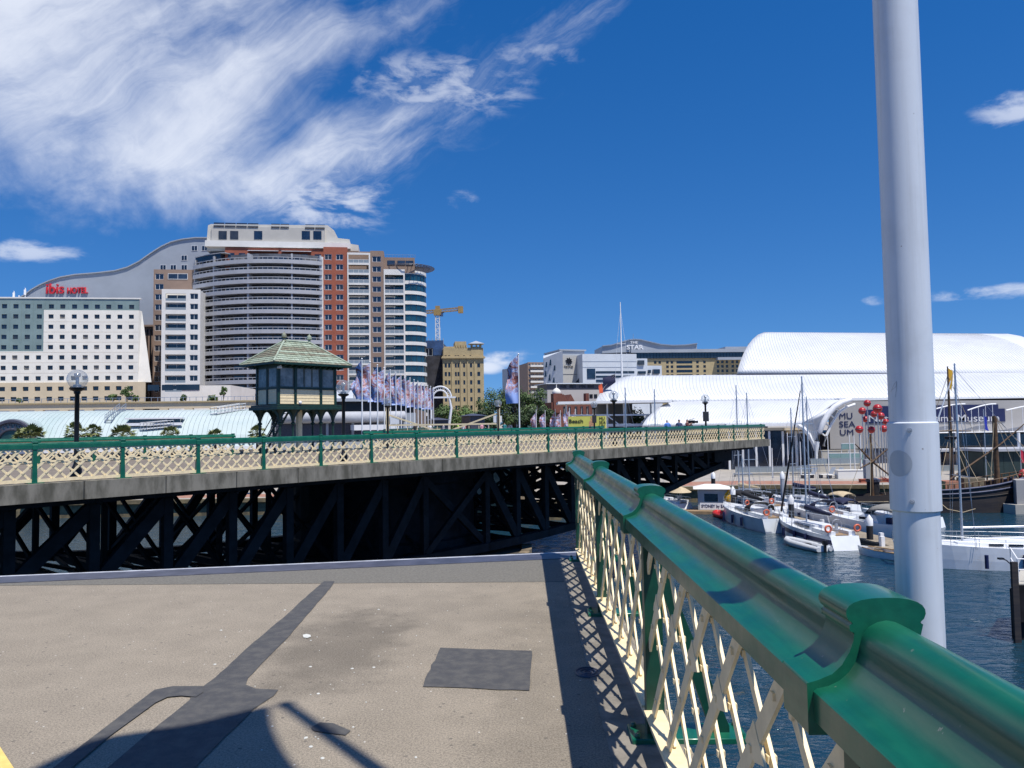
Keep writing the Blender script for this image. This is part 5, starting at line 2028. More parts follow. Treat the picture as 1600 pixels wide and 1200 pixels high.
# ---- sandstone terrace parapet and podium --------------------------
fc = Facade(-60, 150, 640, 156)
te = fc.root('terrace', 'long tan stone terrace parapet with dark openings below the hotels', 'terrace')
q = MB()
za, zb_ = fc.z(637, 300), fc.z(628.5, 300)
ops = []
x = -50
while x < 600:
    ops.append((fc.u(x, 640), fc.u(x + 26, 640)))
    x += 39
wall_grid(q, 0, fc.L, -0.5, zb_, ops, [(fc.z(650, 300), za - 0.1)], 0, 0.8)
q.build('wall', M['hotel_sand'], te)
MB().box((0, 3.5, -0.5), (fc.L, 60, za - 0.5)).build('core', M['brown_wall'], te)
MB().box((-0.5, -0.3, zb_), (fc.L, 1.2, zb_ + 0.25)).build('coping', M['tan_stone'], te)
q = MB()
q.box((0, 0.1, zb_ + 1.0), (fc.L, 0.18, zb_ + 1.08))
for k in range(70):
    q.box((fc.L * k / 70, 0.1, zb_ + 0.25), (fc.L * k / 70 + 0.08, 0.18, zb_ + 1.0))
q.build('railing', M['steel'], te)
q = MB()
q.box((fc.u(225, 610), 20, 0), (fc.u(312, 610), 40, fc.z(594, 300)))
q.build('podium', M['hotel_cream'], te)
for x in (240, 262, 285, 303):
    MB().box((fc.u(x - 9, 606, 20), 19.9, fc.z(610, 270, 20)), (fc.u(x + 9, 606, 20), 19.99, fc.z(601, 270, 20))).build('window', GL[0], te)
# ---- glass-roofed shopping centre along the water ------------------
M['pale_roof'] = mat('pale green glass roof', (0.40, 0.49, 0.475), 0.35, col2=(0.50, 0.57, 0.555), scale=0.12, spec=0.5)
M['roof_rib'] = mat('pale roof rib', (0.42, 0.49, 0.475), 0.5)
fc = Facade(-80, 104, 420, 112)
sh = fc.root('shopping_centre', 'long low shopping centre with sloping pale green glass roof', 'building')
ze, zr = fc.z(700, 200), fc.z(641, 200, 9)
prof_r = [(9 * (1 - math.cos(R(90) * k / 8)) if k else 0, ze + (zr - ze) * math.sin(R(90) * k / 8)) for k in range(9)]
prof_r = [(0.0, ze), (0.9, ze + (zr - ze) * 0.30), (2.4, ze + (zr - ze) * 0.58), (4.6, ze + (zr - ze) * 0.80), (7.0, ze + (zr - ze) * 0.94), (9.5, zr)]
NP = 62
pm_ = []
for k in range(NP):
    a, b_ = fc.L * k / NP + 0.02, fc.L * (k + 1) / NP - 0.02
    q = MB()
    for (y0, z0), (y1, z1) in zip(prof_r, prof_r[1:]):
        q.add([(a, y0, z0), (b_, y0, z0), (b_, y1, z1), (a, y1, z1)], [(0, 1, 2, 3)])
    solidify(q.build('roof_panel', M['pale_roof'], sh), 0.12, -1)
q = MB()
for (y0, z0), (y1, z1) in zip(prof_r, prof_r[1:]):
    q.add([(0, y0 + 0.2, z0 - 0.12), (fc.L, y0 + 0.2, z0 - 0.12), (fc.L, y1 + 0.2, z1 - 0.12), (0, y1 + 0.2, z1 - 0.12)], [(0, 1, 2, 3)])
q.build('roof_joint', M['roof_rib'], sh)
MB().box((0, 1.0, -0.2), (fc.L, 30, ze + 0.4)).box((0, 9.0, ze + 0.4), (fc.L, 30, zr - 0.15)).build('core', M['white_wall'], sh)
MB().box((0, -0.4, ze - 0.5), (fc.L, 1.2, ze)).build('eaves_bar', M['white'], sh)  # white gutter along the glass roof edge
q = MB()
k = 0
while k * 5.0 < fc.L:
    q.box((k * 5.0, 0.6, 0.2), (k * 5.0 + 4.2, 0.95, ze - 0.8))
    k += 1
q.build('shopfront', M['glass'], sh)
# arched entrance at the left
u, z = fc.uz(26, 690)
rad = fc.u(63, 690) - u
ar = MB()
ar.torus((u, -1.6, z), rad - 0.2, 0.28, 28, 6, axis='y', arc=(0, math.pi))
ar.torus((u, -1.6, z), rad - 1.3, 0.16, 28, 6, axis='y', arc=(0, math.pi))
for k in range(23):
    a = math.pi * k / 22
    b_ = a + (0.07 if k % 2 else -0.07)
    ar.bar((u + (rad - 0.2) * math.cos(a), -1.6, z + (rad - 0.2) * math.sin(a)), (u + (rad - 1.3) * math.cos(b_), -1.6, z + (rad - 1.3) * math.sin(b_)), 0.1, 0.1)
arch = ar.build('entrance_arch', M['darksteel'], sh)
gp = MB()
gp.prism([(u + (rad - 1.3) * math.cos(math.pi * k / 20), z + (rad - 1.4) * math.sin(math.pi * k / 20)) for k in range(21)][::-1], -1.5, 3.0, 'y')
gp.build('glass_front', mat('deep green glass', (0.02, 0.06, 0.055), 0.1, var=0.4, scale=0.4), arch)
hd_ = MB()
hd_.prism([(u + rad * 1.05 * math.cos(math.pi * k / 20), z + rad * 1.05 * math.sin(math.pi * k / 20)) for k in range(21)][::-1], -1.2, 6.0, 'y')
hd_.build('vault', M['pale_roof'], arch)
# long dark roof light with a flight of maintenance stairs and rails
def on_roof(x, y):
    best = min((0.05 * k for k in range(190)), key=lambda off: abs(fc.uz(x, y, off)[1] - roof_z(off)))
    return fc.uz(x, y, best)[0], best, roof_z(best)
def roof_z(off):
    for (y0, z0), (y1, z1) in zip(prof_r, prof_r[1:]):
        if off <= y1:
            return z0 + (z1 - z0) * (off - y0) / (y1 - y0)
    return zr
a, b_ = on_roof(203, 664), on_roof(285, 658)
q = MB()
q.box((a[0], min(a[1], b_[1]) - 0.5, a[2] + 0.05), (b_[0], max(a[1], b_[1]) + 0.4, b_[2] + 0.35))
q.build('roof_light', M['glass'], sh)
q = MB()
q.box((a[0] - 0.5, min(a[1], b_[1]) - 0.8, a[2] - 0.15), (b_[0] + 0.3, min(a[1], b_[1]) - 0.5, a[2] + 0.25))
q.box((a[0] - 0.5, min(a[1], b_[1]) - 0.8, b_[2] + 0.35), (b_[0] + 0.3, max(a[1], b_[1]) + 0.4, b_[2] + 0.55))
q.build('roof_light_kerb', M['white'], sh)
for (xa, ya, xb, yb) in ((165, 660, 188, 636), (330, 648, 375, 641), (220, 672, 262, 668)):
    a, b_ = on_roof(xa, ya), on_roof(xb, yb)
    q = MB()
    A, B = Vector(a), Vector(b_)
    for dz in (0.15, 0.6, 1.05):
        for dx in (0, 0.9):
            q.tube([A + Vector((dx, -0.3, dz)), B + Vector((dx, -0.3, dz))], 0.045, 5)
    for k in range(9):
        p = A.lerp(B, k / 8)
        for dx in (0, 0.9):
            q.tube([p + Vector((dx, -0.3, 0)), p + Vector((dx, -0.3, 1.05))], 0.04, 5)
        q.box((p.x, p.y - 0.35, p.z + 0.1), (p.x + 0.9, p.y - 0.1, p.z + 0.15))
    q.build('maintenance_stair', M['steel'], sh)
# dark glazed hall right of it, seen behind the cabin columns and flags
fc = Facade(420, 118, 650, 126)
hl = fc.root('hall', 'long dark glazed hall with pale roof edge behind the flags', 'building')
q = MB()
wall_grid(q, 0, fc.L, -0.2, fc.z(646, 540), [(1 + 4 * k, 4.6 + 4 * k) for k in range(int(fc.L / 4) - 1)], [(1, 5), (6, fc.z(650, 540))], 0, 0.4)
q.build('wall', M['grey_metal'], hl)
MB().box((0, 0.5, -0.2), (fc.L, 20, fc.z(646, 540) - 0.1)).build('core', M['darksteel'], hl)
MB().box((0, 2.0, fc.z(646, 540) - 0.05), (fc.L, 20, fc.z(627, 540))).build('upper_wall', M['black'], hl)
MB().box((0, 0.6, fc.z(627, 540)), (fc.L, 20, fc.z(623, 540) + 0.1)).build('roof', M['grey_metal'], hl)
MB().box((fc.u(527, 620), 6, fc.z(627, 540)), (fc.u(560, 620), 16, fc.z(610, 540, 6))).build('plant_room', M['white'], hl)
MB().box((fc.u(545, 660), -6, fc.z(672, 560)), (fc.L - 4, -2, fc.z(664, 560, -2))).build('awning', M['white'], hl)
MB().tube([(2, -0.5, fc.z(652, 540)), (fc.L - 2, -0.5, fc.z(652, 540))], 0.9, 12).build('duct', M['balcony'], hl)

# ================================================================ trees, palms, shrubs
def leaf_mat(name, c1, c2):
    m = mat(name, c1, 0.65, col2=c2, scale=0.7, thr=(0.25, 0.75))
    b_ = m.node_tree.nodes['Principled BSDF']
    b_.inputs['Subsurface Weight'].default_value = 0.0
    return m


M['leaf'] = leaf_mat('fig leaves', (0.040, 0.080, 0.018), (0.090, 0.145, 0.034))
M['leaf_dark'] = leaf_mat('dark leaves', (0.018, 0.042, 0.014), (0.050, 0.085, 0.024))
M['leaf_light'] = leaf_mat('bright leaves', (0.060, 0.115, 0.022), (0.120, 0.180, 0.045))
M['palm'] = leaf_mat('palm fronds', (0.095, 0.13, 0.03), (0.21, 0.22, 0.08))
M['bark'] = mat('bark', (0.10, 0.075, 0.055), 0.9, var=0.3, scale=3, bump=0.3)


def tree(lb, loc, h, r, seed, m, leaf=0.5, n=2600, group='trees on the far shore', trunk=0.35, name='tree'):
    rd = random.Random(seed)
    t = thing(name, lb, 'tree', loc, rd.uniform(0, 6), group)
    tm = MB()
    hb = h * trunk
    n = int(n * 1.35)
    tm.tube([(0, 0, 0), (0.1, 0.05, hb * 0.5), (0.05, 0.1, hb), (0.0, 0.1, h * 0.62)], [r * 0.09, r * 0.07, r * 0.06, r * 0.03], 8)
    cl = []
    for k in range(16):
        a = rd.uniform(0, 6.28)
        rr = r * math.sqrt(rd.random()) * 0.78
        z = hb + (h - hb) * (0.12 + 0.74 * rd.random() * (1 - 0.45 * (rr / r) ** 2))
        cl.append((Vector((rr * math.cos(a), rr * math.sin(a), z)), r * rd.uniform(0.26, 0.46)))
        if k < 9:
            c = cl[-1][0]
            tm.tube([(0, 0.05, hb * 0.8), (c.x * 0.4, c.y * 0.4, hb + (c.z - hb) * 0.5), c], [r * 0.05, r * 0.03, r * 0.012], 6)
    tm.build('trunk', M['bark'], t)
    lv = MB()
    for i in range(n):
        c, cr = cl[rd.randrange(len(cl))]
        dv = Vector((rd.gauss(0, 1), rd.gauss(0, 1), rd.gauss(0, 0.8))).normalized() * cr * (rd.random() ** 0.4)
        p = c + dv
        s = leaf * rd.uniform(0.6, 1.25)
        nrm = (dv.normalized() + Vector((rd.uniform(-0.7, 0.7), rd.uniform(-0.7, 0.7), rd.uniform(-0.2, 0.9)))).normalized()
        a = nrm.orthogonal().normalized()
        b_ = nrm.cross(a)
        lv.add([p - a * s * 0.5, p + b_ * s * 0.3, p + a * s * 0.6, p - b_ * s * 0.3], [(0, 1, 2, 3)])
    lv.build('crown', m, t)
    return t


def tree_px(lb, x, ytop, Y, wpx, seed, m, **kw):
    p = at_depth(x, ytop, Y)
    return tree(lb, (p.x, p.y, GZ), (p.z - GZ) * 1.06, wpx * Y / FPX / 2 * 1.4, seed, m, **kw)


def palm(lb, x, ytop, Y, wpx, seed, zbase=None):
    rd = random.Random(seed)
    p = at_depth(x, ytop, Y)
    r = wpx * Y / FPX / 2 * 1.3
    h = p.z - (GZ if zbase is None else zbase)
    t = thing('palm_tree', lb, 'palm', (p.x, p.y, GZ if zbase is None else zbase), rd.uniform(0, 6), 'fan palms before the glass roof')
    MB().tube([(0, 0, 0), (0.1, 0, h * 0.5), (0, 0, h - r * 0.9)], [0.26, 0.2, 0.17], 8).build('trunk', M['bark'], t)
    cr = MB()
    c = Vector((0, 0, h - r * 0.85))
    for k in range(46):
        a = rd.uniform(0, 6.28)
        e = R(rd.uniform(-45, 80))
        dv = Vector((math.cos(a) * math.cos(e), math.sin(a) * math.cos(e), math.sin(e)))
        Ls = r * rd.uniform(0.50, 0.66)
        st_ = c + dv * Ls
        cr.bar(c, st_, 0.03, 0.03)
        side = dv.cross(Vector((0, 0, 1))).normalized()
        upv = side.cross(dv)
        for j in range(9):
            b_ = R(-80 + 20 * j)
            tip = st_ + (dv * math.cos(b_) + side * math.sin(b_)) * r * 0.42 - Vector((0, 0, r * 0.12 + abs(b_) * 0.05 * r)) + upv * rd.uniform(-0.05, 0.05)
            w = (dv * -math.sin(b_) + side * math.cos(b_)) * 0.06 * r
            mid_ = st_.lerp(tip, 0.55)
            cr.add([st_, mid_ + w, tip, mid_ - w], [(0, 1, 2, 3)])
    cr.build('crown', M['palm'], t)


for k, (x, y, w) in enumerate(((46, 662, 46), (118, 659, 30), (146, 661, 24), (192, 661, 36), (266, 665, 28), (336, 669, 24), (402, 662, 26))):
    palm(('widest' if k == 0 else ORD[k]) + (' fan palm in front of the dark arched entrance' if k == 0 else ' fan palm from the left in the row before the glass roof'), x, y, 97 + (k % 3), w, 50 + k)
# shrubs along the terrace
for k, (x, y, w) in enumerate(((176, 614, 13), (199, 603, 22), (212, 617, 12), (287, 616, 12), (332, 617, 16), (350, 601, 12), (455, 618, 14), (30, 622, 10), (560, 622, 12))):
    p = at_depth(x, y, 157)
    z0 = at_depth(x, 630, 157).z
    tree('small terrace shrub, ' + ORD[k] + ' from the left' if k < 7 else ('low shrub at the left end of the terrace' if k == 7 else 'low terrace shrub left of the flags'), (p.x, p.y, z0 - 0.2), p.z - z0 + 0.2, w * 157 / FPX / 2,
         70 + k, M['leaf'] if k % 2 else M['leaf_light'], leaf=0.35, n=420, group='shrubs on the terrace', name='shrub')
tree_px('round bright green tree left of the tan building', 716, 619, 190, 44, 1, M['leaf_light'], n=3200)
tree_px('green tree half hidden by the white ring sculpture', 697, 632, 186, 34, 2, M['leaf'], n=2200)
tree_px('small green tree at the foot of the tan building', 737, 637, 188, 22, 3, M['leaf'], n=1500)
tree_px('large dark fig right of the tan building', 772, 607, 205, 44, 4, M['leaf'], n=4200)
tree_px('tall green tree behind the single flag', 803, 600, 215, 40, 5, M['leaf_dark'], n=3600)
tree_px('tree between the single flag and the brick building', 836, 602, 200, 40, 6, M['leaf'], n=4200)
tree_px('low tree right of the single flag', 822, 630, 180, 32, 7, M['leaf_dark'], n=2600)
tree_px('low tree in front of the brick building', 850, 634, 178, 28, 8, M['leaf_dark'], n=2400)
tree_px('bushy tree below the tan building at right', 764, 634, 182, 30, 9, M['leaf_dark'], n=2600)
tree_px('tree behind the glazed museum porch', 985, 640, 168, 40, 10, M['leaf'], n=2400)
tree_px('second tree behind the glazed museum porch', 1010, 644, 172, 34, 12, M['leaf_light'], n=2000)

# ================================================================ middle distance
fc = Facade(693, 262, 757, 264)
tb = fc.root('heritage_building', 'tan masonry heritage building with a corner turret', 'building')
q = MB()
zc_ = fc.z(560, 725)
ucols = [(fc.u(695, 600), fc.u(698.5, 600)), (fc.u(700.5, 600), fc.u(704, 600)), (fc.u(711, 600), fc.u(714, 600)), (fc.u(715, 600), fc.u(718, 600)), (fc.u(724, 600), fc.u(727, 600)), (fc.u(734.5, 600), fc.u(738, 600)), (fc.u(746, 600), fc.u(750.5, 600))]
rowy = [571, 584.5, 597.5, 610.5, 624, 637]
wall_grid(q, 0, fc.L, -0.2, zc_, ucols, [(fc.z(y, 725) - 0.75, fc.z(y, 725) + 0.75) for y in rowy], 0, 0.6)
zc2 = fc.z(543, 725)
wall_grid(q, 0.2, fc.L - 0.2, zc_ + 0.8, zc2, [(a, b_) for a, b_ in ucols], [(fc.z(557, 725) - 0.45, fc.z(557, 725) + 0.45)], 0.3, 0.6)
q.build('wall', M['tan_stone'], tb)
MB().box((0, 0.7, -0.2), (fc.L, 18, zc2 - 0.3)).build('core', M['tan_stone'], tb)
MB().box((-0.5, -0.7, zc_), (fc.L + 0.5, 1, zc_ + 0.4)).box((-0.3, -0.4, zc_ + 0.4), (fc.L + 0.3, 1, zc_ + 0.8)).build('cornice', M['tan_stone'], tb)
q = MB()
q.box((fc.u(711, 540), 1.0, zc2 - 0.3), (fc.u(729, 540), 10, fc.z(533, 720)))
q.box((fc.u(694, 540), 1.0, zc2 - 0.3), (fc.u(711, 540), 10, fc.z(541, 720)))
for x in (712, 716, 720, 724, 728):
    q.box((fc.u(x, 545), 0.2, zc2), (fc.u(x + 1.5, 545), 1.0, zc2 + 1.0))
q.build('roof_storey', M['tan_stone'], tb)
q = MB()
u0, u1 = fc.u(736, 540), fc.u(753, 540)
q.box((u0, 0.2, zc_ + 0.8), (u1, 4, fc.z(544, 745)))
q.box((u0 + 0.2, 0.4, fc.z(544, 745)), (u1 - 0.2, 3.8, fc.z(541.5, 745)))
for (a, y) in ((u0 + 0.1, 0.2), (u1 - 0.6, 0.2), (u0 + 0.1, 3.4), (u1 - 0.6, 3.4), ((u0 + u1) / 2 - 0.25, 0.2)):
    q.box((a, y, fc.z(541.5, 745)), (a + 0.5, y + 0.5, fc.z(537, 745)))
tu = q.build('turret', M['tan_stone'], tb)
q = MB()
um, zt0 = (u0 + u1) / 2, fc.z(537, 745)
q.add([(u0 - 0.8, -0.6, zt0), (u1 + 0.8, -0.6, zt0), (u1 + 0.8, 4.6, zt0), (u0 - 0.8, 4.6, zt0), (um, 2, fc.z(531.5, 745)), (um, 2, zt0)], [(0, 1, 4), (1, 2, 4), (2, 3, 4), (3, 0, 4), (3, 2, 1, 0)])
q.build('turret_roof', M['grey_metal'], tu)
q = MB()
for x in (706.5, 720, 731, 742):
    q.box((fc.u(x - 0.8, 600), -0.25, -0.2), (fc.u(x + 0.8, 600), -0.002, zc_))
q.build('pilaster', M['tan_stone'], tb)
fmc = {}
for (a, b_) in ucols:
    fm, gm = window_meshes(b_ - a, 1.5, M['frame_d'], GL[0], 0.07)
    for y in rowy:
        w__ = link('window', fm, tb, (a, 0.3, fc.z(y, 725) - 0.75))
        link('pane', gm, w__)
    MB().box((a, 0.6, fc.z(557, 725) - 0.45), (b_, 0.68, fc.z(557, 725) + 0.45)).build('window', GL[2], tb)
# building wrapped in scaffold mesh
fc = Facade(665, 268, 694, 268)
sb = fc.root('scaffolded_building', 'dark building wrapped in scaffold and blue mesh under the crane', 'building')
zt = fc.z(532, 680)
MB().box((0, 1.5, -0.2), (fc.L, 16, zt - 1)).build('core', M['darksteel'], sb)
q = MB()
n = 14
for k in range(n):
    z = (zt) * k / n
    q.box((0, -0.1, z), (fc.L, 1.4, z + 0.18))
for k in range(6):
    q.tube([(fc.L * k / 5, 0, 0), (fc.L * k / 5, 0, zt + 0.8)], 0.10, 5)
q.build('scaffold', M['grey_metal'], sb)
bm_ = mat('blue scaffold mesh', (0.035, 0.085, 0.21), 0.8, var=0.25, scale=0.4)
MB().box((-0.1, -0.2, zt - 2.6), (fc.L, -0.12, zt)).box((fc.L * 0.45, -0.22, zt - 5.2), (fc.L, -0.14, zt - 2.62)).build('mesh_wrap', bm_, sb)
MB().box((-0.1, -0.2, 2), (fc.L, -0.12, zt - 5.4)).build('mesh_wrap', mat('dark scaffold mesh', (0.045, 0.045, 0.055), 0.9, var=0.35, scale=0.5), sb)
# tower crane
M['crane_y'] = mat('crane yellow', (0.36, 0.24, 0.09), 0.6, var=0.1, scale=0.6)
fc = Facade(640, 290, 740, 290)
cr = fc.root('tower_crane', 'yellow tower crane with white lattice mast left of the tan building', 'crane')


def lattice(m, a, b_, s, n, r=0.11):
    a, b_ = Vector(a), Vector(b_)
    dv = (b_ - a).normalized()
    up_ = Vector((0, 0, 1)) if abs(dv.z) < 0.9 else Vector((1, 0, 0))
    sd = dv.cross(up_).normalized()
    up_ = sd.cross(dv)
    cs = [sd * (i * s / 2) + up_ * (j * s / 2) for i, j in ((-1, -1), (1, -1), (1, 1), (-1, 1))]
    for c in cs:
        m.bar(a + c, b_ + c, r * 1.6, r * 1.6)
    for k in range(n):
        p, q_ = a.lerp(b_, k / n), a.lerp(b_, (k + 1) / n)
        for i in range(4):
            m.bar(p + cs[i], q_ + cs[(i + 1) % 4], r, r)
            m.bar(p + cs[i], p + cs[(i + 1) % 4], r, r)


um = fc.u(684, 520)
zj = fc.z(486, 684)
q = MB()
lattice(q, (um, 0, 0), (um, 0, zj - 1), 1.5, 26, 0.15)
q.build('mast', M['white'], cr)
q = MB()
lattice(q, (fc.u(663, 487), 0, fc.z(488, 663)), (um, 0, zj), 1.1, 5, 0.13)
lattice(q, (um, 0, zj), (fc.u(722, 482), 0, fc.z(482.5, 722)), 1.1, 8, 0.13)
q.build('jib', M['crane_y'], cr)
q = MB()
q.box((um - 1.4, -1.2, zj - 1.6), (um + 1.4, 1.2, zj + 0.4))
q.box((um - 0.8, -0.8, zj + 0.4), (um + 0.9, 0.8, zj + 1.9))
q.build('slewing_unit', M['crane_y'], cr)
q = MB()
q.box((fc.u(716, 483), -1.2, fc.z(489, 718)), (fc.u(723.5, 483), 1.2, fc.z(479, 718)))
q.build('counterweight', M['crane_y'], cr)
q = MB()
q.box((fc.u(688, 492), -1.0, fc.z(494, 690)), (fc.u(692, 492), 0.8, fc.z(490, 690)))
q.bar((fc.u(690, 490), 0, fc.z(490, 690)), (fc.u(694, 490), 0, fc.z(487, 690)), 0.5, 0.5)
q.build('cab', bm_, cr)
# white ring sculpture
fc = Facade(668, 150, 715, 150)
rg = fc.root('ring_sculpture', 'white double half ring sculpture on a beam above the crowd', 'sculpture')
u, z = fc.uz(688, 621)
r1 = fc.u(705, 621) - u
q = MB()
q.torus((u, 0, z), r1, 0.16, 24, 6, axis='y', arc=(0, math.pi))
q.torus((u, 0, z), r1 * 0.66, 0.14, 24, 6, axis='y', arc=(0, math.pi))
for k in range(15):
    a = math.pi * k / 14
    q.bar((u + r1 * math.cos(a), 0, z + r1 * math.sin(a)), (u + r1 * 0.66 * math.cos(a), 0, z + r1 * 0.66 * math.sin(a)), 0.09, 0.09)
q.build('half_ring', M['white'], rg)
MB().bar((fc.u(671, 622), 0, z), (fc.u(712, 622), 0, z), 0.4, 0.32).build('beam', M['white'], rg)
u2 = fc.u(702, 640)
MB().tube([(u2, 0, 0), (u2 - 0.1, 0, z * 0.6), (u2 + 0.4, 0, z * 0.85), (u2, 0, z)], [0.32, 0.3, 0.24, 0.2], 8).tube([(fc.u(674, 640), 0, 0), (fc.u(674, 640), 0, z)], 0.2, 8).build('support', M['white'], rg)
# low dark pavilions behind the gates
fc = Facade(655, 142, 770, 146)
pv = fc.root('pavilion', 'low dark pavilion roofs behind the boom gates', 'building')
q = MB()
for (a, b_, y) in ((678, 700, 652), (735, 757, 646)):
    q.box((fc.u(a, 650), 0, -0.2), (fc.u(b_, 650), 8, fc.z(y + 4, 710)))
    q.add([(fc.u(a, 650) - 0.6, -0.6, fc.z(y + 4, 710)), (fc.u(b_, 650) + 0.6, -0.6, fc.z(y + 4, 710)), (fc.u(b_, 650) + 0.6, 8.6, fc.z(y + 4, 710)), (fc.u(a, 650) - 0.6, 8.6, fc.z(y + 4, 710)),
           (fc.u(a, 650) + 1, 4, fc.z(y, 710)), (fc.u(b_, 650) - 1, 4, fc.z(y, 710))], [(0, 1, 5, 4), (1, 2, 5), (2, 3, 4, 5), (3, 0, 4), (3, 2, 1, 0)])
q.build('roof', M['darksteel'], pv)

# distant apartment blocks
def far_block(lb, xL, xR, Y, ytop, m, nx, ny, yb=665, band=None):
    f = Facade(xL, Y, xR, Y + 3)
    t = f.root('apartment_building', lb, 'building')
    zt_ = f.z(ytop, (xL + xR) / 2)
    zb = f.z(yb, (xL + xR) / 2)
    sx, sz = f.L / nx, (zt_ - zb) / ny
    cs = [(sx * (k + 0.22), sx * (k + 0.80)) for k in range(nx)]
    rs_ = [(zb + sz * (k + 0.28), zb + sz * (k + 0.78)) for k in range(ny)]
    q_ = MB()
    wall_grid(q_, 0, f.L, -0.2, zt_, cs, rs_, 0, 0.5)
    q_.build('wall', m, t)
    MB().box((0, 0.6, -0.2), (f.L, 20, zt_ - 0.2)).build('core', m, t)
    fm_, gm_ = window_meshes(cs[0][1] - cs[0][0], rs_[0][1] - rs_[0][0], M['frame_w'], GL[1], 0.12)
    for c in cs:
        for r in rs_:
            w__ = link('window', fm_, t, (c[0], 0.3, r[0]))
            link('pane', gm_, w__)
    if band:
        q_ = MB()
        for r in rs_:
            q_.box((f.L * band[0], -1.2, r[0] - 0.5), (f.L * band[1], -0.02, r[0] + 0.5))
        q_.build('balcony', M['white_wall'], t)
    return f, t


far_block('far brown apartment block with white balconies left of the grey building', 826, 862, 400, 566, M['brown_wall'], 7, 9, 640, (0.1, 0.95))
far_block('far slim dark grey apartment block behind the trees', 813, 828, 420, 573, M['grey_metal'], 3, 8, 640)
# grey and white theatre complex
fc = Facade(861, 300, 930, 306)
th = fc.root('theatre_building', 'pale grey building with black star emblem and skewed dark windows', 'building')
M['cool_white'] = mat('cool white panels', (0.60, 0.64, 0.68), 0.55, var=0.05, scale=0.2)
M['theatre'] = mat('warm grey panels', (0.46, 0.45, 0.42), 0.7, var=0.05, scale=0.15)
q = MB()
q.add([(fc.u(861, 600), 8, 0), (fc.u(880, 600), 0, 0), (fc.u(880, 600), 0, fc.z(548, 880)), (fc.u(861, 600), 8, fc.z(560, 861, 8)), (fc.u(880, 600), 22, 0), (fc.u(880, 600), 22, fc.z(548, 880))],
      [(0, 1, 2, 3), (1, 4, 5, 2), (3, 2, 5)])
q.build('side_wall', M['cool_white'], th)
zt = fc.z(555, 900)
MB().box((fc.u(880, 600), 0.5, 0), (fc.u(916, 600), 22, zt)).build('front_wall', M['theatre'], th)
MB().box((fc.u(880, 600) + 0.02, 3, zt), (fc.u(918, 550), 20, fc.z(547, 900))).box((fc.u(878, 550), 2.5, fc.z(547, 900)), (fc.u(920, 550), 20.5, fc.z(545, 900))).build('roof_storey', M['grey_metal'], th)
rd_ = random.Random(9)
for (x, y, h) in ((864, 566, 8), (868, 562, 9), (872, 571, 8), (863, 580, 9), (867, 585, 10), (871, 590, 9), (865, 598, 9), (869, 603, 9), (874, 598, 8)):
    t_ = (x - 861) / 19
    u, yy = fc.u(x, 600), 8 - 8 * t_
    z1, z0 = fc.z(y, x, yy), fc.z(y + h, x, yy)
    q = MB()
    w = 1.1
    q.add([(u - w / 2, yy - 0.15 + 0.2, z0), (u + w / 2, yy - 0.35 - 0.05, z0), (u + w / 2 + 0.3, yy - 0.45 - 0.05, z1), (u - w / 2 + 0.3, yy - 0.25 + 0.2, z1)], [(0, 1, 2, 3)])
    solidify(q.build('window', M['glass'], th), 0.1)
# black eight-pointed star emblem with a line of dark letters under it
u, z = fc.uz(889.5, 564)
em = MB()
ro = fc.u(895, 564) - u
pts = []
for k in range(16):
    a = 2 * math.pi * k / 16 + math.pi / 16
    r = ro * (1.0 if k % 2 else 0.62)
    pts.append((u + r * math.cos(a), z + r * math.sin(a)))
em.prism(pts[::-1], 0.2, 0.49, 'y')
em.build('emblem', M['black'], th)
put_text('THE STAR', fc, 882, 574, 896, 571.5, M['black'], th, 0.3, 0.2)
q = MB()
for z_ in (fc.z(585, 900), fc.z(600, 900)):
    q.box((fc.u(880.5, 600), 0.40, z_), (fc.u(916, 600), 0.498, z_ + 0.12))
q.build('panel_joint', M['darksteel'], th)
q = MB()
q.add([(fc.u(897, 640), -2, fc.z(598, 900)), (fc.u(914, 640), -2, fc.z(598, 912)), (fc.u(914, 640), -2, 0), (fc.u(895, 640), -2, 0), (fc.u(914, 640), -2, fc.z(577, 912))], [(0, 3, 2, 1), (0, 1, 4)])
solidify(q.build('sloped_screen', M['glass'], th), 0.3)
fc = Facade(912, 296, 1036, 302)
wh_ = fc.root('casino_building', 'white stepped building with strip windows below the curved roof sign', 'building')
q = MB()
q.box((0, 0, 0), (fc.u(995.5, 600), 20, fc.z(553, 950)))
q.box((fc.u(995.5, 600), 0.5, 0), (fc.u(1013, 600), 20, fc.z(560, 1005)))
q.box((fc.u(1013, 600), 1.0, 0), (fc.u(1036, 600), 20, fc.z(571, 1025)))
q.build('wall', M['cool_white'], wh_)
for (x0, y0, x1, y1, g) in ((997, 563, 1007, 570, 2), (997, 580, 1009, 584, 0), (1013, 578, 1017, 583, 0), (1021, 577, 1031, 584, 0), (917, 576, 930, 592, 3), (931, 580, 991, 583, 0), (931, 587, 985, 590, 0), (931, 593, 960, 597, 3)):
    MB().box((fc.u(x0, 580), -0.15, fc.z(y1, x0)), (fc.u(x1, 580), -0.02 + 1.0, fc.z(y0, x0))).build('window', GL[g], wh_)
q = MB()
for y in (565, 574):
    q.box((0, -0.08, fc.z(y, 950)), (fc.u(995, 580), -0.003, fc.z(y, 950) + 0.12))
q.build('panel_joint', M['steel'], wh_)
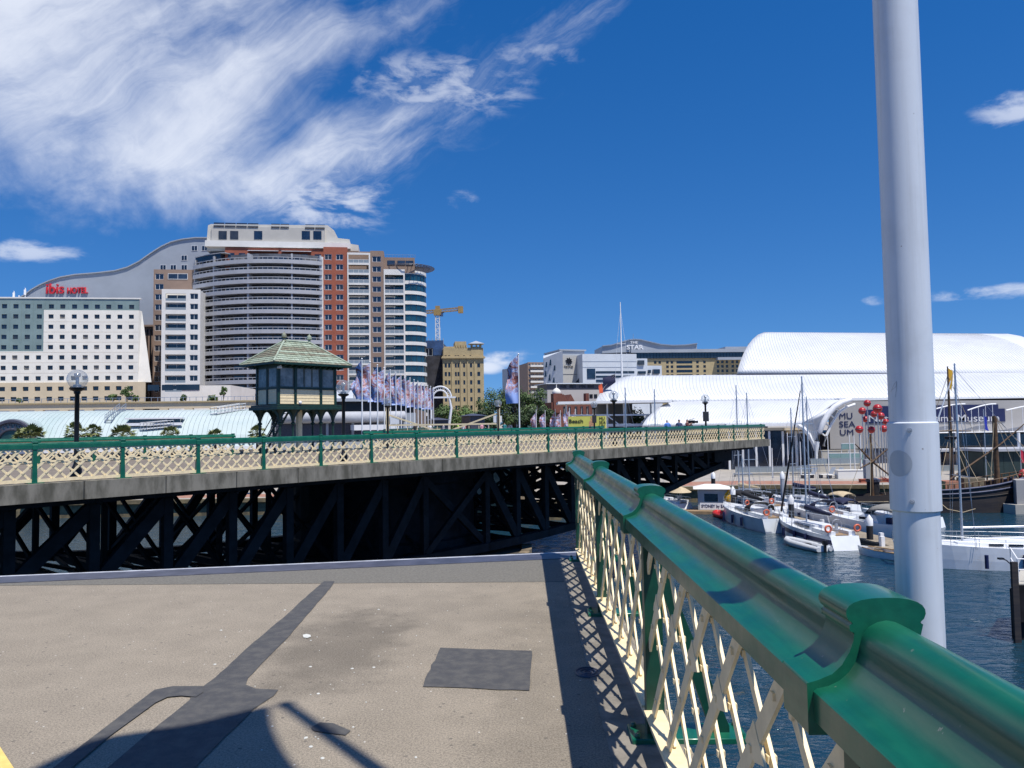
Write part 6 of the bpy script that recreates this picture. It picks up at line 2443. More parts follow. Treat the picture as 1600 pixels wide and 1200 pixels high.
# casino hotel with wave roof and sign
fc = Facade(938, 330, 1172, 336)
st_ = fc.root('casino_hotel', 'long tan hotel with dark glass storey and curved roof carrying large white letters', 'building')
q = MB()
cs = [(fc.u(x, 575), fc.u(x + 4, 575)) for x in (1022, 1029, 1041, 1048, 1088, 1099, 1120, 1127, 1134, 1143, 1150)]
cs += [(fc.u(1057, 575), fc.u(1082, 575))]
cs.sort()
rs_ = [(fc.z(y, 1060) - 0.6, fc.z(y, 1060) + 0.6) for y in (566, 573, 580, 587)]
wall_grid(q, fc.u(1010, 575), fc.L, -0.2, fc.z(560, 1060), cs, rs_, 0, 0.5)
q.build('wall', M['tan_stone'], st_)
MB().box((fc.u(940, 575), 0.8, -0.2), (fc.L, 22, fc.z(560, 1060))).build('core', M['brown_wall'], st_)
for c in cs:
    fm, gm = window_meshes(c[1] - c[0], 1.2, M['frame_d'], GL[0], 0.1)
    for r in rs_:
        w__ = link('window', fm, st_, (c[0], 0.3, r[0]))
        link('pane', gm, w__)
q = MB()
n = 36
for k in range(n):
    a = fc.u(990, 552) + (fc.L - fc.u(990, 552)) * k / n
    b_ = fc.u(990, 552) + (fc.L - fc.u(990, 552)) * (k + 1) / n
    q.box((a + 0.05, -0.6, fc.z(560, 1060)), (b_ - 0.05, 0.4, fc.z(551, 1060)))
q.build('glass_storey', M['glass'], st_)
MB().box((fc.u(940, 552), 0.4, fc.z(562, 1060)), (fc.L, 22, fc.z(551, 1060))).build('upper_core', M['darksteel'], st_)
MB().box((fc.u(985, 548), -1.2, fc.z(551, 1060)), (fc.L, 22, fc.z(546, 1060))).build('roof_edge', M['grey_metal'], st_)
wv_ = [(941, 541), (955, 539.5), (970, 535), (982, 531.5), (990, 530.5), (1000, 531), (1015, 534.5), (1032, 538.5), (1050, 540), (1070, 539.5), (1089, 537)]
tp = [fc.uz(x, y) for x, y in wv_]
bt = [fc.uz(941, 552), fc.uz(1089, 546)]
MB().prism(([bt[0], bt[1]] + tp[::-1])[::1][::-1][::-1] if False else [bt[0]] + [bt[1]] + tp[::-1], 0.0, 18, 'y').build('wave_roof', M['grey_metal'], st_)
cop = MB()
for a, b_ in zip(tp, tp[1:]):
    cop.bar((a[0], -0.3, a[1] + 0.1), (b_[0], -0.3, b_[1] + 0.1), 0.9, 0.4)
cop.build('roof_capping', M['steel'], st_)
put_text('THE', fc, 984, 537, 996, 533, M['white'], st_, -0.4, 0.3, 0.02)
put_text('STAR', fc, 979, 546, 1005, 539, M['white'], st_, -0.4, 0.4, 0.05)
MB().tube([(fc.u(993, 531), 4, fc.z(531, 993)), (fc.u(993, 531), 4, fc.z(520, 993))], 0.1, 5).build('antenna', M['steel'], st_)
q = MB()
q.box((fc.u(1118, 560), -3, fc.z(563, 1130)), (fc.L, 0.0, fc.z(559, 1130)))
q.build('canopy', M['grey_metal'], st_)
MB().box((fc.u(1146, 545), 10, fc.z(548, 1150)), (fc.L + 4, 26, fc.z(538, 1165))).build('rear_roof', M['grey_metal'], st_)
# dark podium roofs and brick terrace with cupola
fc = Facade(858, 215, 960, 220)
M['old_brick'] = mat('old dark brick', (0.17, 0.062, 0.045), 0.85, var=0.15, scale=0.8)
bt_ = fc.root('brick_building', 'red brick heritage terrace with gables and a white cupola', 'building')
zt = fc.z(628, 880)
q = MB()
cs = [(fc.u(x, 640), fc.u(x + 4, 640)) for x in (872, 880, 888, 898, 907, 916, 925, 936, 946)]
wall_grid(q, fc.u(862, 640), fc.L, -0.2, zt, cs, [(fc.z(661, 880), fc.z(655, 880)), (fc.z(648, 880), fc.z(635, 880))], 0, 0.5)
q.build('wall', M['old_brick'], bt_)
MB().box((fc.u(862, 640), 0.7, -0.2), (fc.L, 14, zt - 0.1)).build('core', M['old_brick'], bt_)
for c in cs:
    for (y0, y1) in ((661, 655), (648, 635)):
        h = fc.z(y1, 880) - fc.z(y0, 880)
        fm, gm = window_meshes(c[1] - c[0], h, M['frame_w'], GL[0], 0.08)
        w__ = link('window', fm, bt_, (c[0], 0.25, fc.z(y0, 880)))
        link('pane', gm, w__)
q = MB()
for x in (881, 892):
    u0, u1 = fc.u(x - 6, 620), fc.u(x + 6, 620)
    q.prism([(u0, zt), (u1, zt), ((u0 + u1) / 2, fc.z(616, x))], -0.1, 6, 'y')
q.build('gable', M['old_brick'], bt_)
u = fc.u(871, 610)
q = MB()
q.box((u - 1.3, -0.4, zt - 3), (u + 1.3, 2.2, fc.z(615, 871)))
tw_ = q.build('cupola_tower', M['old_brick'], bt_)
MB().lathe([(1.2, fc.z(615, 871)), (1.3, fc.z(613, 871)), (1.1, fc.z(610, 871)), (0.7, fc.z(607.5, 871)), (0.15, fc.z(606, 871)), (0.08, fc.z(600, 871))], (u, 0.9, 0), 12).build('cupola', M['white_wall'], tw_)
q = MB()
q.box((fc.u(919, 615), 2, zt), (fc.u(924, 615), 4, fc.z(614, 920)))
q.build('chimney', M['old_brick'], bt_)
fc = Facade(856, 230, 960, 236)
pd_ = fc.root('podium_building', 'low pale podium with dark strip windows behind the brick terrace', 'building')
MB().box((0, 0, 0), (fc.L, 12, fc.z(609, 900))).build('wall', M['theatre'], pd_)
MB().box((fc.u(861, 600), 4, fc.z(609, 900)), (fc.L, 14, fc.z(599, 900))).build('upper_wall', M['darksteel'], pd_)
MB().box((fc.u(858, 600), 3, fc.z(599, 900)), (fc.L, 15, fc.z(597.5, 900))).build('roof', M['cool_white'], pd_)
for x in (921, 928):
    MB().box((fc.u(x, 617), -0.1, fc.z(622, x)), (fc.u(x + 5, 617), -0.01, fc.z(616, x))).build('window', GL[0], pd_)
for x in (875, 890, 905, 918):
    MB().box((fc.u(x, 603, 4), 3.9, fc.z(606, x, 4)), (fc.u(x + 10, 603, 4), 3.99, fc.z(601, x, 4))).build('window', GL[1], pd_)
# slender white flag mast in front of the casino
p = at_depth(972, 600, 185)
fm_ = thing('flag_mast', 'very tall slim white mast rising before the casino', 'mast', (p.x, p.y, GZ))
zt = at_depth(971, 472, 185).z - GZ
MB().tube([(0, 0, 0), (0, 0, zt * 0.6), (0, 0, zt * 0.62), (0, 0, zt)], [0.28, 0.24, 0.18, 0.10], 10).build('pole', M['white'], fm_)
MB().bar((-1.0, 0, zt * 0.73), (1.0, 0, zt * 0.73), 0.1, 0.1).tube([(-1.0, 0, zt * 0.73), (0, 0, zt * 0.95)], 0.03, 4).tube([(1.0, 0, zt * 0.73), (0, 0, zt * 0.95)], 0.03, 4).tube([(-1, 0, zt * 0.73), (-3, 0, 0)], 0.03, 4).tube([(1, 0, zt * 0.73), (3, 0, 0)], 0.03, 4).build('crosstree', M['white'], fm_)
# dark blue and red flag by the museum corner
p = at_depth(937, 640, 150)
fg = thing('flag', 'dark blue and orange red drooping flag above the museum corner', 'flag', (p.x, p.y, GZ))
zt = at_depth(960, 584, 150).z - GZ
MB().tube([(0, 0, 0), (0.2, 0, zt * 0.8), (3.2, 0, zt)], [0.09, 0.07, 0.05], 6).build('pole', M['white'], fg)
q = MB()
navy = mat('navy flag cloth', (0.012, 0.014, 0.05), 0.8)
orr = mat('orange red flag cloth', (0.6, 0.09, 0.03), 0.8)
q.grid(lambda u, v: (3.1 - 2.4 * v + 0.1 * u, 0.15 * math.sin(6 * u + 4 * v), zt - 0.1 - 0.75 * v * 0.9 - 2.6 * u * (0.6 + 0.4 * v)), 8, 10)
q.build('cloth', navy, fg)
q = MB()
q.grid(lambda u, v: (0.55 - 0.7 * v + 0.2 * u, -0.2 + 0.1 * math.sin(7 * u), zt * 0.90 - 2.2 * u - 0.5 * v), 8, 6)
q.build('cloth', orr, fg)

# ================================================================ maritime museum
M['shell'] = mat('white shell roof', (0.60, 0.615, 0.635), 0.5, var=0.06, scale=0.18)
M['seam'] = mat('roof seam', (0.40, 0.415, 0.44), 0.5)
M['museum_wall'] = mat('museum grey beige wall', (0.36, 0.345, 0.33), 0.8, var=0.05, scale=0.2)
M['museum_navy'] = mat('navy museum lettering', (0.012, 0.018, 0.075), 0.5)
mus = thing('maritime_museum', 'museum of three overlapping white shell roofs on the far shore', 'building', (0, 0, 0))


def shell(name, Y0, D, left, right, nphi=14, nu=40, seams=60, lean=0.35, gables=2):
    """quarter-vault roof: left/right are picture outlines (x, y) from the bottom edge to the crown, each with its own depth on the curve"""
    def edge(pl, f):
        k = f * (len(pl) - 1)
        i = min(int(k), len(pl) - 2)
        a, b_ = pl[i], pl[i + 1]
        t = k - i
        return a[0] + (b_[0] - a[0]) * t, a[1] + (b_[1] - a[1]) * t
    rowsL, rowsR = [], []
    for i in range(nphi + 1):
        f = i / nphi
        Y = Y0 + D * (1 - math.cos(f * math.pi / 2))
        rowsL.append(at_depth(*edge(left, f), Y))
        rowsR.append(at_depth(*edge(right, f), Y))
        z = (rowsL[-1].z + rowsR[-1].z) / 2
    m = MB()
    vs_ = [rowsL[i].lerp(rowsR[i], j / nu) for i in range(nphi + 1) for j in range(nu + 1)]
    fs = [(i * (nu + 1) + j, i * (nu + 1) + j + 1, (i + 1) * (nu + 1) + j + 1, (i + 1) * (nu + 1) + j) for i in range(nphi) for j in range(nu)]
    m.add(vs_, fs, 0, True)
    o = solidify(m.build(name, M['shell'], mus), 0.35, -1)
    s_ = MB()
    for k in range(seams):
        pts = []
        for i in range(nphi + 1):
            f = (k + 0.5) / seams - lean * (i / nphi) / 4
            if 0 < f < 1:
                pts.append(rowsL[i].lerp(rowsR[i], f) + Vector((0, -0.01, 0.005)))
        if len(pts) > 2:
            s_.tube(pts, 0.035, 4, smooth=False, cap=False)
    if s_.v:
        struct(s_.build('roof_seams', M['seam'], o), 'stuff')
    # crown closes to the back, gables drop to the floor
    c = MB()
    c.add([rowsL[-1], rowsR[-1], rowsR[-1] + Vector((0, 14, -1.5)), rowsL[-1] + Vector((0, 14, -1.5))], [(0, 1, 2, 3)])
    solidify(c.build('roof_back', M['shell'], o), 0.3, -1)
    for rows_, nm in ((rowsL, 'gable'), (rowsR, 'gable'))[:gables]:
        g_ = MB()
        g_.add([(p.x, p.y, p.z - 0.2) for p in rows_] + [(p.x + 0.01, p.y, GZ) for p in rows_[::-1]], [tuple(range(2 * len(rows_)))])
        solidify(g_.build(nm, M['museum_wall'], o), 0.25)
    return o


shell('roof_shell', 168, 24, [(1152, 584), (1154, 574), (1158, 562), (1163, 550), (1169, 539), (1176, 530), (1184, 523), (1194, 519)], [(1652, 586), (1650, 576), (1645, 564), (1637, 551), (1626, 540), (1612, 531), (1595, 525), (1575, 521.5)], seams=110, lean=0.5)
shell('roof_shell', 148, 18, [(930, 630), (933, 622), (938, 614), (945, 606), (954, 598), (964, 592), (974, 588.5), (986, 587)], [(1760, 622), (1760, 614), (1760, 607), (1760, 600), (1760, 594), (1760, 588), (1760, 583), (1760, 580)], seams=150, lean=0.3)
shell('roof_shell', 134, 13, [(1003, 667), (1006, 660), (1011, 653), (1018, 646), (1026, 639), (1035, 633), (1045, 629), (1056, 626.5)], [(1262, 664), (1272, 655), (1280, 648), (1288, 641), (1296, 634), (1303, 629), (1310, 626), (1318, 624.5)], seams=60, lean=0.3, gables=1)
# dark bar put in for the shade in the gap under the top shell
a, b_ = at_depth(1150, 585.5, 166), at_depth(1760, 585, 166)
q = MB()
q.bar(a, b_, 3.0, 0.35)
q.build('eaves_bar', M['darksteel'], mus)
# flat eaves at the left porch and along the front
for (x0, y0, x1, y1, Y, h, d_) in ((872, 629.5, 1050, 626.5, 140, 0.45, 8), (1135, 664.5, 1256, 663, 133, 0.5, 6), (1312, 624.5, 1700, 622, 146, 0.6, 3)):
    a, b_ = at_depth(x0, y0, Y), at_depth(x1, y1, Y)
    q = MB()
    q.bar(a + Vector((0, d_ / 2, 0)), b_ + Vector((0, d_ / 2, 0)), d_, h)
    q.build('eaves', M['white'], mus)


def px_box(m, x0, y0, x1, y1, Y, d_=1.0, mi=0):
    a, b_ = at_depth(x0, y1, Y), at_depth(x1, y0, Y)
    m.box((a.x, Y, a.z), (b_.x, Y + d_, b_.z), mi)
    return m


# claw-like rib that carries the lower shell
rib = [(1330, 624.5), (1316, 629), (1304, 636), (1295, 646), (1287, 659), (1281, 674), (1277, 690), (1275.5, 706), (1275, 736)]
q = MB()
q.tube([at_depth(x, y, 131.5) for x, y in rib], [0.45, 0.5, 0.5, 0.5, 0.48, 0.45, 0.4, 0.3, 0.16], 8)
q.build('arched_rib', M['white'], mus)
q = MB()
q.tube([at_depth(x + 6 + 4 * min(k, 3) / 3, y + 7, 132.5) for k, (x, y) in enumerate(rib[:7])], 0.25, 6)
for (x, y) in rib[1:6]:
    q.bar(at_depth(x, y, 131.6), at_depth(x + 8, y + 7, 132.5), 0.2, 0.2)
q.build('inner_rib', M['white'], mus)
q = MB()
pts = [at_depth(x, y, 131.8) for x, y in ((1245, 664), (1256, 670), (1264, 680), (1271, 694), (1274, 704))]
q.tube(pts, [0.45, 0.4, 0.35, 0.3, 0.25], 6)
q.build('side_rib', M['white'], mus)
q = MB()
lft = [(1250, 664), (1257, 669), (1264, 679), (1270, 691), (1274.5, 704)]
rgt = [(1304, 636), (1295, 646), (1287, 659), (1281, 674), (1276.5, 703)]
q.add([at_depth(x, y, 131.9) for x, y in lft] + [at_depth(x, y, 131.6) for x, y in rgt], [(k, k + 1, 6 + k, 5 + k) for k in range(4)], 0, True)
q.add([at_depth(1250, 664, 131.9), at_depth(1304, 636, 131.6), at_depth(1290, 641, 137.5), at_depth(1262, 664, 134)], [(0, 1, 2, 3)])
solidify(q.build('shell_web', M['shell'], mus), 0.25)
# stepped beige soffit by the rib, dark glass wall under the lower shell
q = MB()
for k in range(4):
    px_box(q, 1226 + 3 * k, 668 + 5 * k, 1266, 672.5 + 5 * k, 133 + 1.2 * k, 3)
q.build('soffit', M['hotel_sand'], mus)
q = MB()
px_box(q, 1140, 668, 1226, 673.5, 133.5, 1)
q.build('wall_head', M['hotel_sand'], mus)
for k in range(6):
    x0 = 1140 + 21 * k
    q = MB()
    px_box(q, x0 + 0.5, 673.5 if k < 4 else 690, x0 + 20.5, 738, 134, 0.2)
    w__ = q.build('glass_panel', mat('museum glass', (0.010, 0.016, 0.032), 0.08, var=0.4, scale=0.2) if k == 0 else bpy.data.materials['museum glass'], mus)
    f_ = MB()
    px_box(f_, x0 - 0.6, 673.5, x0 + 0.5, 738, 133.8, 0.4)
    f_.build('mullion', M['frame_w'], w__)
q = MB()
px_box(q, 1000, 668, 1800, 745, 150, 30)
px_box(q, 1140, 672, 1275, 740, 135, 14)
q.build('core', M['darksteel'], mus)
# front wall with lettering, navy banner and strip canopy
fc = Facade(1296, 146, 1720, 146)
q = MB()
q.box((0, 0, fc.z(700, 1400)), (fc.L, 0.4, fc.z(625, 1400)))
wl = q.build('front_wall', M['museum_wall'], mus, fc.o)
q = MB()
q.box((0, 0.3, 0), (fc.L, 0.7, fc.z(700, 1400)))
q.build('lower_wall', M['darksteel'], mus, fc.o)
for (body, x0, x1, yb, yt) in (('MU', 1311.5, 1331.5, 654.5, 645), ('SEA', 1311.5, 1336, 667.5, 658), ('UM', 1312.5, 1333, 680, 671)):
    put_text(body, fc, x0, yb, x1, yt, M['museum_navy'], wl, -0.05, 0.08, 0.0)
bn_ = MB()
# banner with stepped top corners
x0, x1 = 1352, 1570
u0, u1 = fc.u(x0, 650), fc.u(x1, 650)
zb, zt = fc.z(660, 1480), fc.z(633, 1480)
bn_.prism([(u0, zb), (u1, zb), (u1, zb + (zt - zb) * 0.75), (u1 - 1.2, zb + (zt - zb) * 0.75), (u1 - 1.2, zt), (u0 + 3, zt), (u0 + 3, zb + (zt - zb) * 0.8), (u0, zb + (zt - zb) * 0.8)], -0.12, -0.02, 'y')
bn_.build('banner', M['museum_navy'], wl)
put_text('National', fc, 1357, 659, 1427, 648, mat('pale lettering', (0.52, 0.52, 0.54), 0.6), wl, -0.16, 0.05, 0.006)
put_text('Maritime', fc, 1432, 659, 1488, 648, bpy.data.materials['pale lettering'], wl, -0.16, 0.05, 0.006)
put_text('Museum', fc, 1496, 659, 1560, 647, bpy.data.materials['pale lettering'], wl, -0.16, 0.05, 0.006)
# shallow white arches with hangers in front of the banner
for (xa, xb) in ((1455, 1508), (1512, 1556), (1572, 1640)):
    q = MB()
    pts = [at_depth(xa + (xb - xa) * t, 641 - 10 * math.sin(math.pi / 2 * t), 144.5) for t in [k / 8 for k in range(9)]]
    q.tube(pts, 0.13, 6)
    for k in range(1, 9, 2):
        q.tube([pts[k], Vector((pts[k].x, pts[k].y, at_depth(xa, 674, 144.5).z))], 0.05, 4)
    q.build('canopy_arch', M['white'], mus)
for (y0, y1, x0, Y, mm, d_) in ((672.5, 677, 1458, 141, 'white', 5), (699, 706, 1458, 136, 'balcony', 6)):
    q = MB()
    px_box(q, x0, y0, 1720, y1, Y, d_)
    q.build('canopy', M[mm], mus)
for k in range(13):
    q = MB()
    px_box(q, 1462 + 14 * k, 678, 1475 + 14 * k, 698, 144.6, 0.2)
    w__ = q.build('window', GL[k % 4], mus)
q = MB()
for x in (1500, 1560, 1598):
    p = at_depth(x, 700, 138)
    q.tube([(p.x, 139, GZ), (p.x, 139, at_depth(x, 676, 138).z)], 0.25, 8)
q.build('column', M['white'], mus)
q = MB()
for k in range(26):
    if k % 5 == 2:
        continue
    px_box(q, 1460 + 6 * k, 708 + (k % 3), 1464.5 + 6 * k, 735, 139, 0.5, k % 2)
q.build('terrace_furniture', [M['white_wall'], M['brown_wall']], mus)
# glazed porch at the left with white frame
q = MB()
for x in (885, 949, 975, 1017):
    p = at_depth(x, 650, 143)
    q.box((p.x - 0.14, 142.8, GZ), (p.x + 0.14, 143.1, at_depth(x, 629, 143).z))
a, b_ = at_depth(885, 649, 142), at_depth(1018, 648, 142)
q.bar(a, b_, 0.2, 0.28)
q.bar(at_depth(950, 650, 142), at_depth(968, 664, 142), 0.18, 0.2)
q.bar(at_depth(1000, 664, 142), at_depth(1012, 650, 142), 0.18, 0.2)
q.bar(at_depth(885, 665, 142), at_depth(1010, 664, 142), 0.2, 0.5)
q.build('porch_frame', M['white'], mus)
# yellow-green exhibition banner on a stand
fc = Facade(886, 136, 950, 136)
eb = fc.root('exhibition_banner', 'yellow green exhibition banner reading Beach before the museum porch', 'banner')
q = MB()
lime = mat('lime banner', (0.50, 0.50, 0.10), 0.7, var=0.06, scale=0.4)
q.box((fc.u(888, 660), 0, fc.z(672, 915)), (fc.u(947, 660), 0.12, fc.z(650.5, 915)))
sheet = q.build('sheet', lime, eb)
put_text('Beach', fc, 889, 661, 911, 655, M['black'], sheet, -0.05, 0.04, 0.01)
put_text('MU', fc, 936.5, 656, 944.5, 651.5, M['black'], sheet, -0.05, 0.04)
put_text('SEA', fc, 936.5, 662, 946, 657.5, M['black'], sheet, -0.05, 0.04)
put_text('UM', fc, 936.5, 668, 944.5, 663.5, M['black'], sheet, -0.05, 0.04)
q = MB()
figc = mat('printed figure', (0.45, 0.24, 0.13), 0.7, var=0.4, scale=3)
u, z = fc.uz(925, 665)
q.prism([(u - 0.55, z - 0.6), (u + 0.5, z - 0.6), (u + 0.35, z + 0.4), (u + 0.6, z + 0.9), (u + 0.1, z + 1.0), (u + 0.12, z + 1.5), (u - 0.25, z + 1.5), (u - 0.2, z + 0.95), (u - 0.5, z + 0.7)], -0.02, -0.003, 'y')
q.build('printed_figure', figc, sheet)
q = MB()
for x in (888, 947):
    q.box((fc.u(x, 660) - 0.08, 0.13, 0), (fc.u(x, 660) + 0.08, 0.28, fc.z(650.5, 915)))
q.build('post', M['white'], eb)

# ================================================================ promenade by the museum
def wall_px(lb, x0, y0, x1, y1, Y, d_, m, name='terrace_wall', cat='wall', rail=False):
    a, b_ = at_depth(x0, y1, Y), at_depth(x1, y0, Y)
    t = thing(name, lb, cat, (a.x, Y, GZ))
    L_ = b_.x - a.x
    MB().box((0, 0, -0.1), (L_, d_, b_.z - GZ - 0.08)).build('wall', m, t)
    MB().box((-0.05, -0.06, b_.z - GZ - 0.08), (L_ + 0.05, d_ + 0.06, b_.z - GZ)).build('coping', m, t)
    if rail:
        q_ = MB()
        zt_ = b_.z - GZ
        q_.box((0, 0.1, zt_ + 0.95), (L_, 0.16, zt_ + 1.0))
        n_ = int(L_ / 1.4)
        for k in range(n_ + 1):
            q_.box((L_ * k / n_ - 0.03, 0.1, zt_), (L_ * k / n_ + 0.03, 0.16, zt_ + 0.95))
        q_.build('rail', M['steel'], t)
        MB().box((0, 0.12, zt_ + 0.1), (L_, 0.14, zt_ + 0.9)).build('glass_panel', M['balu_glass'], t)
    return t


M['pale_conc'] = mat('pale concrete', (0.45, 0.42, 0.36), 0.8, var=0.08, scale=0.5)
wall_px('long pale low wall below the dark museum glass', 1150, 738, 1266, 751, 117, 1.0, M['pale_conc'], rail=True)
wall_px('pale raised terrace below the arched rib', 1268, 725, 1345, 738, 124, 1.5, M['pale_conc'], rail=True)
wall_px('short white wall block right of the benches', 1310, 734, 1356, 754, 110, 1.2, M['white_wall'])
wall_px('pale sloping terrace wall under the museum lettering', 1284, 703, 1342, 722, 132, 1.5, M['pale_conc'])
wall_px('low tan wall behind the tall ship', 1460, 735, 1600, 748, 122, 1.5, M['brown_wall'], rail=True)
wall_px('red brown low wall on the quay right of the white block', 1346, 748, 1392, 759, 103, 0.8, M['red_brick'])
# green glass pavilions
for (x0, y0, x1, y1, Y, lb) in ((1315, 693, 1336, 702, 131, 'small pale green glass box on the museum terrace'), (1296, 708, 1350, 724, 128, 'long pale green glass balustrade screen below the lettering')):
    a, b_ = at_depth(x0, y1, Y), at_depth(x1, y0, Y)
    t = thing('glass_screen', lb, 'screen', (a.x, Y, GZ))
    n_ = max(2, int((b_.x - a.x) / 1.5))
    for k in range(n_):
        MB().box(((b_.x - a.x) * k / n_ + 0.02, 0, a.z - GZ), ((b_.x - a.x) * (k + 1) / n_ - 0.02, 0.05, b_.z - GZ)).build('glass_panel', mat('green glass %d %d' % (x0, k), (0.22, 0.33, 0.31), 0.12, spec=0.7), t)
    q = MB()
    q.box((0, -0.02, b_.z - GZ), (b_.x - a.x, 0.07, b_.z - GZ + 0.08))
    for k in range(n_ + 1):
        q.box(((b_.x - a.x) * k / n_ - 0.03, 0.06, 0), ((b_.x - a.x) * k / n_ + 0.03, 0.12, b_.z - GZ))
    q.build('frame', M['white'], t)
# white poles standing on the quay
for k, (x, yt, yb, Y) in enumerate(((1293, 680, 712, 124), (1327, 680, 727, 122), (1334, 680, 735, 118), (1344, 680, 728, 121), (1206, 700, 740, 114), (1230, 676, 738, 112), (1250, 690, 742, 113))):
    p, b_ = at_depth(x, yt, Y), at_depth(x, yb, Y)
    t = thing('quay_pole', 'slim white pole on the museum quay, ' + ORD[sorted((1206, 1230, 1250, 1293, 1327, 1334, 1344)).index(x)] + ' from the left', 'pole', (p.x, Y, GZ), 0, 'white poles on the quay')
    MB().tube([(0, 0, 0), (0, 0, p.z - GZ)], [0.08, 0.06], 8).build('shaft', M['white'], t)
    MB().lathe([(0.16, 0), (0.16, 0.06), (0.09, 0.1)], (0, 0, 0), 10).build('base', M['steel'], t)
# benches and sun chairs on the quay
for k, (x, y, Y) in enumerate(((1290, 746, 112), (1302, 744, 111), (1262, 746, 112))):
    p = at_depth(x, y, Y)
    t = thing('quay_bench', ORD[k] + ' slatted reclining bench on the museum quay', 'bench', (p.x, Y, GZ), R(20), 'benches on the quay')
    for j in range(4):
        MB().box((-1.0, -0.4 + 0.22 * j, 0.5), (1.0, -0.22 + 0.22 * j, 0.55)).build('slat', M['white_wall'], t)
    MB().add([(0.9, -0.4, 0.55), (0.9, 0.45, 0.55), (1.6, 0.45, 1.5), (1.6, -0.4, 1.5)], [(0, 1, 2, 3)]).build('backrest', M['grey_metal'], t)
    for sx in (-0.8, 0.8):
        MB().box((sx - 0.05, -0.35, 0), (sx + 0.05, 0.4, 0.5)).build('leg', M['darksteel'], t)
# red ball sculpture
p0 = at_depth(1362, 700, 112)
rbs = thing('ball_sculpture', 'cluster of red balls on tall stems by the museum quay', 'sculpture', (p0.x, 112, GZ))
redb = mat('red ball paint', (0.42, 0.018, 0.022), 0.35, var=0.12, scale=2)
for (x, y, r, Y) in ((1355, 630, 5.4, 112), (1347, 642, 5.6, 111), (1371, 638.5, 7.0, 110.5), (1365.5, 647, 5.0, 113), (1376, 650, 5.8, 111.5), (1352, 655, 4.8, 113), (1342.5, 671, 6.0, 110.5), (1361.5, 671.5, 5.6, 112), (1381, 670, 5.6, 113), (1384, 659, 4.6, 114)):
    c = at_depth(x, y, Y) - rbs.location
    rr = r * Y / FPX
    b_ = MB().sphere(c, rr, 20, 12)
    bo = b_.build('ball', redb, rbs)
    MB().torus(c, rr * 1.01, rr * 0.06, 24, 5).build('seam_ring', M['darksteel'], bo)
    MB().tube([(c.x, c.y, 0), (c.x, c.y, c.z - rr)], 0.07, 6).build('stem', M['steel'], rbs)

# ================================================================ boats
M['gel'] = mat('white gelcoat', (0.74, 0.76, 0.78), 0.25, var=0.05, scale=1.0, spec=0.5)
M['gel_grey'] = mat('grey white hull', (0.50, 0.53, 0.56), 0.28, var=0.08, scale=0.8)
M['teak'] = mat('teak deck', (0.30, 0.20, 0.11), 0.7, var=0.2, scale=2, stretch=(1, 12, 1))
M['canvas_navy'] = mat('navy canvas', (0.012, 0.016, 0.05), 0.85, var=0.2, scale=3)
M['canvas_black'] = mat('black canvas', (0.012, 0.012, 0.015), 0.8, var=0.2, scale=3)
M['canvas_tan'] = mat('tan canvas', (0.48, 0.38, 0.24), 0.85, var=0.12, scale=2)
M['orange'] = mat('orange lifebuoy', (0.62, 0.14, 0.07), 0.5)
M['alu'] = mat('mast aluminium', (0.55, 0.57, 0.60), 0.35, 0.6)
M['rubber'] = mat('grey inflatable tube', (0.52, 0.54, 0.56), 0.5, var=0.06, scale=3)


def hull_mesh(L, B, fb, m_hull, m_deck, transom=0.78, sheer=0.28, rake=0.09, deck_drop=0.03, tr_slope=0.04, n=18, full=0.42, band=None):
    """hull lofted from stern (x=0) to bow (x=L), waterline at z=0"""
    m = MB()
    sec = []
    for i in range(n + 1):
        s = i / n
        if s > full:
            b_ = B / 2 * (1 - ((s - full) / (1 - full)) ** 2.3)
        else:
            b_ = B / 2 * (1 - (1 - transom) * ((full - s) / full) ** 2)
        b_ = max(b_, 0.015)
        zd = fb * (1 + sheer * s * s)
        pts = []
        for (fx, fz) in ((1.0, 1.0), (0.995, 0.72), (0.985, 0.40), (0.955, 0.0), (0.62, -0.35), (0.0, -0.5)):
            x = L * s
            x += (fz - 0.0) * rake * L * 0.5 * max(0, (s - 0.6) / 0.4) - (0.5 - fz * 0.5) * 0.0
            if s < 0.2:
                x -= (1 - s / 0.2) * tr_slope * L * (1 - fz)
            pts.append((x, b_ * fx, zd * fz if fz > 0 else fb * fz))
        sec.append(pts)
    k = 6
    for sgn in (1, -1):
        vs_ = [(x, sgn * y, z) for pts in sec for (x, y, z) in pts]
        for i in range(n):
            fs = []
            for j in range(k - 1):
                f = (i * k + j, (i + 1) * k + j, (i + 1) * k + j + 1, i * k + j + 1)
                fs.append((f if sgn < 0 else f[::-1], 2 if (band is not None and j == band) else 0))
            for f, mi in fs:
                m.add([vs_[q_] for q_ in f], [(0, 1, 2, 3)], mi, True)
    # transom and deck
    m.add([(x, y, z) for (x, y, z) in sec[0]] + [(x, -y, z) for (x, y, z) in sec[0][::-1]], [tuple(range(2 * k))], 0)
    for i in range(n):
        a, b_ = sec[i][0], sec[i + 1][0]
        m.add([(a[0], a[1] * 0.97, a[2] - deck_drop), (a[0], -a[1] * 0.97, a[2] - deck_drop), (b_[0], -b_[1] * 0.97, b_[2] - deck_drop), (b_[0], b_[1] * 0.97, b_[2] - deck_drop)], [(0, 1, 2, 3)], 1)
    return m, sec


def buoy(parent, c, axis='x', r=0.25):
    q_ = MB()
    q_.torus(c, r, r * 0.34, 18, 8, axis=axis)
    q_.build('lifebuoy', M['orange'], parent)


